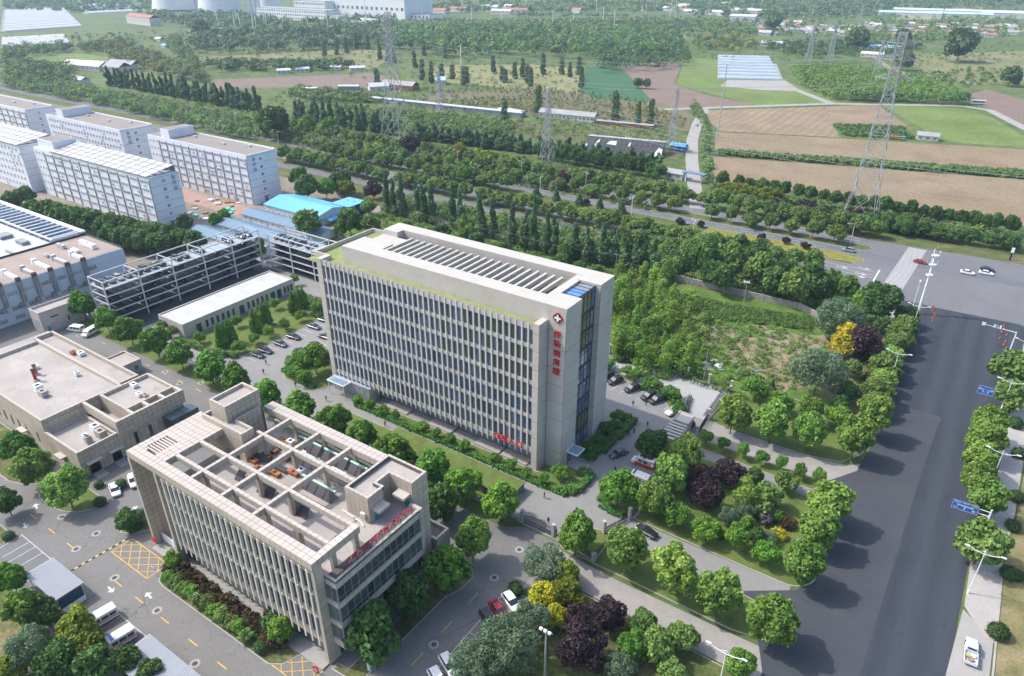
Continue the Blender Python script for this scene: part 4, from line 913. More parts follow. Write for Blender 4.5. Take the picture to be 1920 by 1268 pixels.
# north-east annex
c.solid(-73,71.9,0,-65.4,75.6,6.3,'SE'); 
for a in ((-73,71.9,-65.4,72.4),(-65.9,72.4,-65.4,75.6),(-73,75.1,-65.9,75.6)): c.solid(a[0],a[1],6.3,a[2],a[3],7.1,'SETN')
# western stair block
c.solid(-112.4,59.9,0,-100.5,62.6,22.5,'SE'); c.core.box(-112.4,62.6,0,-105.3,68.5,22.5); c.face('x',-105.3,62.6,68.0,17,22.5,1); c.face('y',62.6,-105.3,-100.5,17,22.5,1)
for a in ((-112.4,59.9,-100.5,60.4),(-101,60.4,-100.5,62.6),(-105.3,62.1,-101,62.6),(-105.8,62.6,-105.3,68.0),(-112.4,60.4,-111.9,68.5)): c.solid(a[0],a[1],22.5,a[2],a[3],23.3,'SETNW')
c.solid(-111.4,61.4,22.5,-106.5,69.1,25.5,'SE')
for a in ((-111.4,61.4,-106.5,61.9),(-107,61.9,-106.5,69.1),(-111.4,61.9,-110.9,69.1),(-110.9,68.6,-107,69.1)): c.solid(a[0],a[1],25.5,a[2],a[3],26.2,'SETNW')
obj('stair_roof', MB().box(-110.9,61.9,25.45,-107,68.6,25.55).box(-111.9,60.4,22.45,-101,62.1,22.56).box(-106.5,62.1,22.45,-105.8,68,22.56).mesh('stair_roof', M_DECK), B)
for x,y in ((-104.2,62.7),(-103.2,59.8)): obj('roof_door', MB().box(-.5,-.05,0,.5,.05,2.1).mesh('roof_door', MATS['teal_door']), B, (x,y,17.0))
# glazed east front, three storeys of ribbon windows over an open ground floor
EX = -64.2; ya, yb = 47.9, 66.8
c.core.box(-66.7,ya+.1,3.9,EX-.1,yb,18.0); c.face('x',EX-.06,ya,yb,16.8,18.4,1,M_CLADT,p=1.45,pz=1.6); c.face('y',ya+.06,-66.7,EX-.06,16.8,18.4,-1,M_CLADT,p=1.25,pz=1.6)
for lo,hi in ((12.9,13.9),(8.5,9.6),(3.9,5.4)): c.core.box(-66.7,ya-.12,lo,EX+.12,yb,hi); c.face('x',EX+.12,ya-.12,yb,lo,hi,1,p=1.45); c.face('y',ya-.12,-66.7,EX+.12,lo,hi,-1); c.face('z',hi,-66.7,EX+.12,ya-.12,yb,1,p=2)
for a in ((-66.7,ya,EX,ya+.5),(EX-.5,ya+.5,EX,yb)): c.solid(a[0],a[1],18.0,a[2],a[3],18.45,'TNW', p=1.45)
c.solid(-66.6,66.8,0,EX+.05,67.6,18.45,'SETN')
fr = MB(); 
for k in range(14): y = ya+.02+k*(yb-ya)/13; fr.box(EX-.1,y-.04,0,EX+.03,y+.04,1)
for z0,z1 in ((13.95,16.8),(9.65,12.9),(5.45,8.5)):
    f = MB()
    for k in range(14): y = ya+.04+k*(yb-ya-.08)/13; f.box(EX-.12,y-.04,z0,EX+.02,y+.04,z1)
    for k in range(3): x = -66.6+k*(EX+66.6)/2; f.box(x-.04,ya-.02,z0,x+.04,ya+.12,z1)
    f.box(EX-.1,ya,z0+.9,EX,yb,z0+.96)
    fo = obj('ribbon_window', f.mesh('ribbon_window', mat('grey_mullion', (0.22,0.24,0.245), 0.5, 0.1, 1)), B)
    dy = (yb-ya-.08)/13
    for k in range(13): obj('pane', box_mesh(.05,dy-.08,z1-z0,M_GLASS_G,'pane'), fo, (EX-.06,ya+.04+dy*(k+.5),(z0+z1)/2))
    for k in range(2): obj('pane', box_mesh((EX+66.6)/2-.1,.05,z1-z0,M_GLASS_G,'pane'), fo, (-66.6+(k+.5)*(EX+66.6)/2,ya+.06,(z0+z1)/2))
for k in range(9): obj('shop_window', box_mesh(.05,1.8,3.2,M_GLASS_G,'shop_window'), B, (-66.55,49.5+2*k,2.0))
c.finish(300, 'wall')
for i,ch in enumerate('平南区医院凉城养护中心'):
    y = 51.2+i*1.38 + (0.35 if i > 6 else 0)
    o = obj('sign_character', text_mesh(ch, 1.3, .05, M_CRIM, shear=0.3), None, (EX-.75,y,19.45)); o.rotation_euler = (R(90),0,R(90))
    tag(o, f'crimson slanted character {ch}, {ORD[i+1]} along the roof edge of the stone building', 'sign character', 'crimson rooftop lettering')
rk = thing('sign_rack', 'dark steel rack under the crimson lettering at the roof edge', 'rack', (0,0,0))
for z in (18.5,): obj('rail', MB().box(EX-.95,50.5,z,EX-.87,66,z+.06).mesh('rail', M_DARK), rk)
for k in range(12): obj('upright', MB().box(EX-.95,50.5+1.4*k,17,EX-.87,50.57+1.4*k,19.0).mesh('upright', M_DARK), rk)
# solar water heaters on the deck
M_COLL = mat('solar_tubes', (0.06,0.05,0.065), 0.35, 0.2, 0.5, wave=(0,0.08,0.6,(0.10,0.085,0.10)))
M_MINT = mat('mint_tank', (0.36,0.60,0.50), 0.45, 0.08, 0.6)
cl = MB(); cl.add([(-.95,-1.35,.12),(.95,-1.35,.12),(.95,.05,1.55),(-.95,.05,1.55),(-.95,-1.32,.04),(.95,-1.32,.04),(.95,.1,1.47),(-.95,.1,1.47)], [(0,1,2,3),(7,6,5,4),(0,4,5,1),(1,5,6,2),(2,6,7,3),(3,7,4,0)])
clm = cl.mesh('collector', M_COLL); tkm = MB().cyl((-1.02,.12,1.68),(1.02,.12,1.68),.24,.24,12).mesh('tank', M_MINT)
lgm = MB().bar((-.9,.3,0),(-.9,.12,1.6),.05).bar((.9,.3,0),(.9,.12,1.6),.05).bar((-.97,-1.35,.1),(-.97,.1,1.6),.06).bar((.97,-1.35,.1),(.97,.1,1.6),.06).mesh('stand', M_BLACK)
for y,xs,row in ((56.75,(-97.3,-91.2,-89.2,-82.6,-80.6),'front'),(61.9,(-86.3,-84.2,-82.1,-80.0),'second'),(66.3,(-92.2,-90.1,-88.0,-84.6,-82.6,-80.6),'third'),(70.4-.9,(-96.0,-93.9,-91.8,-88.9,-86.8,-84.7,-82.0,-79.9),'rear')):
    for i,x in enumerate(xs):
        t = thing('solar_water_heater', f'mint tanked solar heater, {nth(i+1)} from the west in the {row} roof row', 'solar heater', (x,y,17.0), 0, 'solar water heaters on the roof deck')
        obj('collector', clm, t); obj('tank', tkm, t); obj('stand', lgm, t)
rub = random.Random(8)
bxs = {}
def plant_box(x,y,z,lx,ly,lz,m,label,name='rooftop_unit',cat='roof unit',group=None):
    t = thing(name, label, cat, (x,y,z), 0, group)
    obj('casing', MB().box(-lx/2,-ly/2,.12,lx/2,ly/2,lz).mesh('casing', m), t)
    for sx in (-1,1): obj('foot', MB().box(sx*lx*.35-.08,-ly/2,0,sx*lx*.35+.08,ly/2,.12).mesh('foot', M_STEEL), t)
    obj('fan_cover', MB().cyl((0,0,lz),(0,0,lz+.06),min(lx,ly)*.32,None,12).mesh('fan_cover', M_BLACK), t)
places = ['beside the western stair block','at the head of the black walkway','nearest the first solar heaters','on the near side of the black walkway','next along the near side of the walkway','at the walkway corner','at the south end of the walkway','behind the walkway','in the rear bay near the teal door','beside the white fan box']
for i,(x,y,lx,ly) in enumerate(((-99.8,60.6,2.6,1.0),(-98.9,64.8,1.8,1.0),(-96.7,59.6,2.0,.9),(-95.2,60.2,2.2,.9),(-93.2,60.4,2.4,1.0),(-90.6,62.4,2.6,1.0),(-95.2,64.6,1.8,1.2),(-98.2,62.9,1.6,.8),(-99.6,67.9,2.6,.9),(-95.4,68.0,2.0,.9))):
    plant_box(x,y,17,lx,ly,.75,M_RUST,f'rusty orange chiller case {places[i]}','chiller_case','chiller','rusty chiller cases')
for i,(x,y,w) in enumerate(((-89.5,63.3,'south of the rusty cases'),(-97.9,68.1,'in the rear bay'),(-93.4,66.9,'under the thin white pipe'),(-94.8,66.2,'in the middle of the pipework'))):
    plant_box(x,y,17,1.5,1.1,1.2,M_WHITE,f'white fan box on the roof {w}','fan_box','fan','white roof fans')
t = thing('roof_walkway', 'black L-shaped service walkway between the rusty chiller cases', 'walkway', (0,0,17))
obj('deck', MB().box(-102,61.3,.7,-92,62.4,.8).box(-99.8,62.4,.7,-98.6,66.5,.8).mesh('deck', mat('bitumen', (0.05,0.053,0.06), 0.7, 0.2, 0.6)), t)
for x in (-101.5,-97,-92.6): obj('pier', MB().box(x,61.5,0,x+.5,62.2,.7).mesh('pier', M_CLAD), t)
t = thing('roof_pipe', 'long thin white pipe slanting over the roof equipment', 'pipe'); obj('tube', MB().tube([(-97.5,66.2,18.6),(-88.6,62.6,18.4)], .1, 6).mesh('tube', M_WHITE), t); obj('prop', MB().tube([(-97.5,66.2,17),(-97.5,66.2,18.6)], .06, 5).mesh('prop', M_STEEL), t)
t = thing('roof_pipe', 'pale pipe laid along the foot of the stair head', 'pipe'); obj('tube', MB().tube([(-76,60.6,17.2),(-71.4,60.2,17.2),(-70.3,59.8,17.2)], .1, 6).mesh('tube', M_WHITE), t); obj('clip', MB().box(-73.2,60.2,17,-72.9,60.6,17.35).mesh('clip', M_STEEL), t)
t = thing('wall_box', 'small white condenser on the stair head wall facing south', 'air conditioner', (-71.2,60.9,18)); obj('casing', MB().box(-.45,-.4,0,.45,-.02,.9).mesh('casing', M_WHITE), t); obj('grille', MB().cyl((0,-.41,.45),(0,-.43,.45),.32,None,12).mesh('grille', M_STEEL), t)
for i,(xa,ya,xb,yb) in enumerate(((-105,49.3,-84,49.3),(-97,54.2,-76,54.2),(-96,59.2,-78,59.4),(-90,64.6,-77,64.6),(-98,68.6,-80,68.4),(-72.5,49,-72.5,60))):
    t = thing('roof_pipe', f'thin pipe on low blocks across the stone building deck, {ORD[i+1]} from the south front', 'pipe', (0,0,0), 0, 'thin deck pipes'); obj('tube', MB().tube([(xa,ya,17.25),(xb,yb,17.25)], .07, 5).mesh('tube', M_STEEL if i % 2 else M_BLACK), t)
    for k in range(6): f = k/5; obj('block', MB().box(xa+(xb-xa)*f-.15,ya+(yb-ya)*f-.15,17,xa+(xb-xa)*f+.15,ya+(yb-ya)*f+.15,17.2).mesh('block', M_CLAD), t)
# ------------------------------------------------------------------ flat stone-clad hall on the left
H_ = thing('flat_roof_hall', 'low stone clad hall with broad stained flat roofs and stone copings', 'building')
c = Clad(H_, 1.2)
def tray(x0,y0,x1,y1,zd,zt,w=.55,faces='SE',deck=True):
    """flat roof with a coped parapet"""
    for a in ((x0,y0,x1,y0+w),(x0,y1-w,x1,y1),(x0,y0+w,x0+w,y1-w),(x1-w,y0+w,x1,y1-w)): c.solid(a[0],a[1],zd,a[2],a[3],zt,'SETNW')
    if deck: obj('roof_deck', MB().box(x0+w,y0+w,zd-.1,x1-w,y1-w,zd+.05).mesh('roof_deck', M_DECK), H_)
c.core.box(-200,48.9,0,-159.6,67.5,8.7); c.face('y',48.9,-200,-159.6,0,8.7,-1); c.face('x',-159.6,48.9,67.5,5.8,8.7,1)
tray(-200,48.9,-159.6,67.5,8.75,9.6)
c.core.box(-203,67.5,0,-161,72.6,8.2); tray(-203,67.5,-161,72.6,8.2,9.3); c.face('x',-161,67.5,72.6,0,8.2,1)
c.core.box(-206,49,0,-200,72.6,8.2); obj('roof_deck', MB().box(-206,49,8.2,-200,72.6,8.3).mesh('roof_deck', M_DECK), H_)
c.core.box(-159.5,62,0,-148.4,74.2,8.7); tray(-159.5,62,-148.4,74.2,8.75,9.6); c.face('y',62,-159.5,-148.4,5,8.7,-1); c.face('x',-148.4,62,74.2,5,8.7,1)
c.core.box(-159.5,48.75,0,-145.8,57.8,5.8); tray(-159.5,48.75,-145.8,57.8,5.85,6.65); c.face('y',48.75,-159.5,-145.8,0,5.85,-1); c.face('x',-145.8,48.75,57.8,0,5.85,1)
c.core.box(-159.5,57.8,0,-145.9,62,5.4); c.core.box(-148.4,62,0,-145.9,74,5.4); c.face('x',-145.9,57.8,74,0,6.2,1); obj('roof_deck', MB().box(-159.5,57.8,5.4,-146,62,5.5).box(-148.4,62,5.4,-146,74,5.5).mesh('roof_deck', M_DECK), H_)
c.solid(-145.9,57.9,6.2,-145.2,74.4,9.6,'SETW'); c.solid(-159.4,57.9,7.4,-145.9,58.6,9.6,'STN'); 
for y in (61.8,65.7,69.6,73.6): c.solid(-148.3,y,8.6,-145.9,y+.75,9.6,'STN')
c.finish(300, 'wall')
for k,x in enumerate((-198,-194.5,-191,-187.5,-184,-180.5,-177,-173.5,-170,-164.5)): 
    o = obj('slot_window', box_mesh(.8,.08,2.6,M_GLASS_G,'slot_window'), H_, (x,48.85,3.4))
for y in (61.5,65): obj('slot_window', box_mesh(.08,.8,3.0,M_GLASS_G,'slot_window'), H_, (-145.84,y,3.2))
for y,w in ((51.4,2.4),(56.4,2.0)):
    obj('glass_door', box_mesh(.1,w,2.6,M_GLASS_G,'glass_door'), H_, (-145.82,y,1.4)); obj('door_hood', MB().box(-145.8,y-1.6,3.2,-144.5,y+1.6,3.5).mesh('door_hood', M_CLADT), H_); obj('ramp', MB().box(-145.7,y-1.2,0,-142.6,y+1.2,.18).mesh('ramp', M_CONC), H_)
obj('door_hood', MB().box(-154.6,47.4,3.2,-151.6,48.7,3.5).mesh('door_hood', M_CLADT), H_); obj('door_hood', MB().box(-172,47.4,3.2,-169,48.7,3.5).mesh('door_hood', M_CLADT), H_)
obj('glass_door', box_mesh(1.6,.1,2.6,M_GLASS_G,'glass_door'), H_, (-153.1,48.68,1.4))
v = thing('glass_vestibule', 'dark green glass box vestibule on the east wall of the flat roof hall', 'vestibule')
obj('frame', MB().box(-145.8,68.3,4.9,-142.2,75.4,5.1).box(-142.4,68.3,0,-142.2,68.5,4.9).box(-142.4,75.2,0,-142.2,75.4,4.9).mesh('frame', M_DARK), v)
for k in range(4): obj('glass_pane', box_mesh(.06,1.66,4.8,M_GLASS_G,'glass_pane'), v, (-142.3,69.35+1.72*k,2.45))
obj('glass_pane', box_mesh(3.3,.06,4.8,M_GLASS_G,'glass_pane'), v, (-144.1,68.35,2.45)); 
for k in range(4): obj('roof_pane', box_mesh(3.2,1.6,.05,mat('roof_glass',(0.14,0.18,0.19),0.1,0.2,0.4,spec=0.6),'roof_pane'), v, (-144.0,69.3+1.74*k,5.13))
for i,(x,y,z,lx,ly,lz,m,w) in enumerate(((-174.0,55.3,8.8,1.8,1.6,1.9,M_WHITE,'in the middle of the big stained roof'),(-171.2,54.9,8.8,2.2,1.4,1.5,M_DECK,'next to the white fan on the big roof'),(-186,60.2,8.8,1.4,1.1,1.0,M_WHITE,'by the rusty chimneys'),(-173.9,64.2,8.8,1.0,.9,1.2,M_WHITE,'small and alone near the rear parapet'),(-151.4,56,5.9,2.0,1.6,1.8,M_WHITE,'on the low corner roof'),(-148.6,55.6,5.9,2.4,1.6,1.7,M_DECK,'beside the white fan of the low corner roof'),(-150.6,53.2,5.9,1.3,1.1,1.1,M_WHITE,'second, smaller, on the low corner roof'),(-148.6,52.8,5.9,1.2,1.2,1.8,M_DECK,'nearest the low roof corner'),(-157.3,69.2,8.8,1.8,1.2,1.0,M_WHITE,'by the parapet joint of the square roof'),(-152.4,67.6,8.8,1.3,1.0,.9,M_WHITE,'in the corner of the square roof'),(-150.9,68.2,8.8,1.3,1.0,.8,M_DECK,'beside the white box of the square roof'),(-184.5,70.6,8.3,1.8,1.4,1.0,M_WHITE,'on the far rear roof'),(-186.8,69.8,8.3,1.6,1.2,.9,M_RUST,'rusty, on the far rear roof'),(-197,54,8.3,1.2,.8,.6,M_BLACK,'black, at the west roof edge'))):
    plant_box(x,y,z,lx,ly,lz,m,f'ventilation unit {w}','ventilation_unit','roof unit','ventilation units of the flat roof hall')
for i,(x,y,h,m) in enumerate(((-182.8,58.8,2.6,M_RUST),(-180.0,57.3,3.0,mat('red_oxide',(0.26,0.06,0.045),0.8,0.3,2)))):
    t = thing('roof_chimney', ('rusty brown stub chimney beside the white cowls','dark red stub chimney with a black cap')[i], 'chimney', (x,y,8.8))
    obj('pipe', MB().cyl((0,0,0),(0,0,h),.38,.36,10).mesh('pipe', m), t); obj('cap', MB().cyl((0,0,h),(0,0,h+.25),.48,.48,10).mesh('cap', M_BLACK), t); obj('base', MB().box(-.6,-.6,0,.6,.6,.35).mesh('base', M_CLAD), t)
# guardhouse by the wall street
t = thing('guardhouse', 'small flat roofed guardhouse with one dark window beside the wall street', 'hut')
obj('wall', MB().box(-186.5,76.6,0,-178.6,82.2,3.2).mesh('wall', M_CLADT), t); obj('parapet', MB().box(-186.5,76.6,3.2,-178.6,76.9,3.7).box(-186.5,81.9,3.2,-178.6,82.2,3.7).box(-178.9,76.9,3.2,-178.6,81.9,3.7).box(-186.5,76.9,3.2,-186.2,81.9,3.7).mesh('parapet', M_CLADT), t)
obj('roof_deck', MB().box(-186.2,76.9,3.2,-178.9,81.9,3.26).mesh('roof_deck', M_DECK), t); obj('window', box_mesh(.08,1.0,1.2,M_GLASS,'window'), t, (-178.57,80.6,1.7)); obj('steps', MB().box(-178.6,78,0,-177.2,79.6,.35).mesh('steps', M_CONC), t)

# ------------------------------------------------------------------ stacked steel car parks
def garage(label, n, bay, deep, along, x0, y0, levels, top):
    """steel frame of n bays; along 'y' (front faces +X) or 'x' (front faces -Y)"""
    t = thing('parking_frame', label, 'parking structure')
    def pt(u, v, z): return (x0 - v, y0 + u, z) if along == 'y' else (x0 + u, y0 + v, z)
    def bx(u0,v0,z0,u1,v1,z1):
        a, b = pt(u0,v0,z0), pt(u1,v1,z1); return MB().box(*a, *b)
    for k in range(n+1):
        for v in (0, deep): obj('post', bx(bay*k-.17,v-.17,0,bay*k+.17,v+.17,top).mesh('post', M_FRAMEW), t)
        obj('cross_beam', bx(bay*k-.1,.17,top-.3,bay*k+.1,deep-.17,top-.02).mesh('cross_beam', M_FRAMEW), t)
    for z in levels + [top]:
        for v in (0, deep): obj('rail', bx(.17,v-.13,z-.32,bay*n-.17,v+.13,z).mesh('rail', M_FRAMEW), t)
        if z < top:
            for u in (0, bay*n): obj('rail', bx(u-.1,.17,z-.3,u+.1,deep-.17,z-.02).mesh('rail', M_FRAMEW), t)
    sl_ = []
    for li, z in enumerate(levels + [.12]):
        for k in range(n):
            for j in range(4):
                u0 = bay*k+.25+j*(bay-.4)/4; u1 = u0+(bay-.4)/4-.22
                o = obj('pallet', bx(u0,.3,z-.22,u1,deep-.3,z-.12).mesh('pallet', M_TRAY if li == 0 else M_TRAY_SHADE), t)
                sl_.append((li, pt((u0+u1)/2, deep/2, z-.12)))
    return sl_
GS1 = garage('white steel frame of the long multi level car park', 5, 11.25, 8.2, 'y', -211, 92.4, [12.3,9.9,7.4,4.9,2.4], 14.7)
GS2 = garage('white steel frame of the shorter car park beside the ward tower', 3, 11.4, 8.0, 'x', -209.2, 151.3, [10.4,7.8,5.2,2.6], 12.9)
sheet('car_park_floor', rect(-220,92,-203,150), 0.055, M_TRAY_SHADE)
sheet('car_park_floor', rect(-209.5,151,-174,160), 0.055, M_TRAY_SHADE)

# ------------------------------------------------------------------ long low pavilion
t = thing('low_pavilion', 'long single storey pale pavilion with a flat white roof between car park and lawn', 'pavilion')
a0,a1,b0,b1,hz = -197.8,-185.4,99.6,141.2,4.75
obj('wall', MB().box(a0,b0,0,a1,b1,4.3).mesh('wall', M_STONE), t); obj('roof', MB().box(a0+.3,b0+.3,4.3,a1-.3,b1-.3,4.36).mesh('roof', M_PAVR), t)
obj('parapet', MB().box(a0,b0,4.3,a1,b0+.3,hz).box(a0,b1-.3,4.3,a1,b1,hz).box(a0,b0+.3,4.3,a0+.3,b1-.3,hz).box(a1-.3,b0+.3,4.3,a1,b1-.3,hz).mesh('parapet', M_STONE_TOP), t)
wf, wp = window_y(.8,2.3,M_DARK,M_GLASS_G,(),(0.5,),.06); df, dp = window_y(1.7,3.0,M_DARK,M_GLASS_G,(0,),(0.9,),.07)
for y in (107.4,109.3,111.2,113.1,115,116.9,122.6,124.4,126.2,128,129.8,137.2,138.6,140):
    w = obj('window', wf, t, (a1,y,2.0), R(90)); obj('pane', wp, w)
for y in (104.6,120,132.2,136-1.2): w = obj('door', df, t, (a1,y,1.6), R(90)); obj('pane', dp, w)
obj('plinth', MB().box(a1,b0,0,a1+1.6,b1,.2).mesh('plinth', M_ASPH), t)

# ------------------------------------------------------------------ garage hut, ducted hall and the dormitories on the left
t = thing('garage_hut', 'beige flat roofed garage hut with a grey roller door and a teal side door', 'hut')
u0,u1,v0,v1 = -229,-223,77.5,90.3
obj('wall', MB().box(u0,v0,0,u1,v1,6.4).mesh('wall', mat('beige_render',(0.46,0.41,0.36),0.85,0.06,0.4,blotch=(0.3,0.4,(0.38,0.34,0.30)))), t); obj('roof_deck', MB().box(u0+.3,v0+.3,6.4,u1-.3,v1-.3,6.45).mesh('roof_deck', M_DECK), t)
obj('parapet', MB().box(u0,v0,6.4,u1,v0+.3,7.1).box(u0,v1-.3,6.4,u1,v1,7.1).box(u0,v0+.3,6.4,u0+.3,v1-.3,7.1).box(u1-.3,v0+.3,6.4,u1,v1-.3,7.1).mesh('parapet', MATS['beige_render']), t)
obj('roller_door', box_mesh(3.6,.12,4.2,M_STEEL,'roller_door'), t, (-226.2,77.5,2.2)); obj('side_door', box_mesh(.1,.9,2.1,MATS['teal_door'],'side_door'), t, (-222.97,79.2,1.1)); obj('vent_slot', box_mesh(.1,2.2,.4,M_BLACK,'vent_slot'), t, (-222.97,81.5,4.6)); obj('lamp', box_mesh(.3,.3,1.4,M_BLACK,'lamp'), t, (-222.8,85.2,2.6))
t = thing('ducted_hall', 'bluish white hall with grey ducts down its wall and a brown gravel roof', 'building')
M_BW = mat('bluish_render',(0.44,0.52,0.60),0.8,0.05,0.2,fine=0.04,blotch=(0.12,0.4,(0.36,0.43,0.50)))
obj('wall', MB().box(-262,40,0,-238,114,12.9).mesh('wall', M_BW), t); M_GRAV = mat('gravel_roof',(0.30,0.245,0.215),0.95,0.1,0.2,fine=0.1,blotch=(0.15,0.4,(0.24,0.20,0.18)))
obj('roof_deck', MB().box(-261.6,40,12.9,-238.3,113.6,13.0).mesh('roof_deck', M_GRAV), t); obj('parapet', MB().box(-262,113.6,12.9,-238,114,13.4).box(-262,40,12.9,-261.6,113.6,13.6).mesh('parapet', M_DARK), t)
wf, wp = window_y(3.0,1.7,M_WHITE,M_GLASS,(-.75,.0,.75),(.35,),.09)
for z in (9.7,4.9,1.9):
    for k in range(9):
        y = 102.6-4.95*k
        if y > 45 and not (z < 3 and k == 0): w = obj('window', wf, t, (-238,y,z), R(90)); obj('pane', wp, w)
M_DUCT = mat('duct_steel',(0.22,0.235,0.25),0.5,0.25,0.8,metal=0.3)
for i,y in enumerate((100.3,95.3,90.0,85.1,80.4,75.2)):
    d = thing('roof_duct', f'{ORD[i+1]} grey ventilation duct down the ducted hall wall, counted from the car park', 'duct', (-238,y,0), 0, 'ducts on the ducted hall')
    obj('riser', MB().add([(0,-.6,6),(1.1,-.6,6),(1.1,.6,6),(0,.6,6),(0,-.6,13.6),(1.1,-.6,13.6),(1.1,.6,13.6),(0,.6,13.6)],[(0,1,5,4),(1,2,6,5),(2,3,7,6),(3,0,4,7),(4,5,6,7)]).box(0,-1.8,4.6,1.2,-.4,6.0).mesh('riser', M_DUCT), d)
    obj('elbow', MB().cyl((.55,-.6,13.5),(.55,.6,13.5),.75,.75,10).mesh('elbow', mat('elbow_brown',(0.10,0.07,0.06),0.8,0.3,2)), d)
    obj('run', MB().box(-6-1.5*(i%3),-.55,13.1,.1,.55,14.2).box(-7.2-1.5*(i%3),-.7,13,-6-1.5*(i%3),.7,14.8).mesh('run', M_STEEL if i % 2 else M_WHITE), d)
for i,(x,y,lx,ly,lz,m,w) in enumerate(((-249,108,9,1.5,1.6,M_WHITE,'long white duct with a yellow end on the gravel roof'),(-255.5,102.4,4.4,1.2,1.3,M_STEEL,'grey duct lying beside the white frame'),(-247.5,103,3.8,1.3,1.0,M_WHITE,'white fan casing in the middle of the gravel roof'),(-250.8,95.4,2.2,1.2,.9,M_STEEL,'small grey fan on the gravel roof'),(-245.5,95.5,1.2,1.0,1.0,M_WHITE,'little white cowl on the gravel roof'))):
    plant_box(x,y,13,lx,ly,lz,m,w,'roof_fan','fan')
t = thing('white_roof_hall', 'white roofed hall with a slatted steel roof frame at the left edge', 'building')
obj('wall', MB().box(-340,60,0,-262.1,114,12.6).mesh('wall', M_BW), t); obj('roof_deck', MB().box(-340,60,12.6,-262.1,113.9,12.72).mesh('roof_deck', mat('white_membrane',(0.46,0.465,0.47),0.7,0.08,0.2,blotch=(0.08,0.7,(0.34,0.345,0.35)))), t)
obj('frame_rim', MB().box(-330,112.3,13.9,-261.6,114.2,14.5).box(-330,102.5,14.0,-262,103.1,14.5).box(-262.6,103.1,14.0,-262,112.3,14.5).mesh('frame_rim', M_FRAMEW), t)
obj('dark_roof_panel', MB().box(-327,103.2,12.72,-262.7,112.2,12.8).mesh('dark_roof_panel', mat('dark_roof_panel',(0.10,0.11,0.125),0.8,0.3,0.3)), t)  # dark panel laid flat on the deck below the slats
for k in range(5): obj('roof_plant', MB().box(-322+12*k,96-1.5*(k%2),12.7,-317+12*k,98.5,13.9).box(-316+12*k,90,12.7,-311+12*k,90.8,13.4).mesh('roof_plant', M_DUCT), t)
for k in range(17): obj('frame_slat', MB().box(-327+3.9*k,103.1,14.05,-325.9+3.9*k,112.3,14.45).mesh('frame_slat', mat('blue_steel',(0.30,0.37,0.45),0.5,0.08,1)), t)
for k in range(9): obj('frame_post', MB().box(-326+7.8*k,102.6,12.7,-325.6+7.8*k,103,14.0).mesh('frame_post', M_FRAMEW), t)

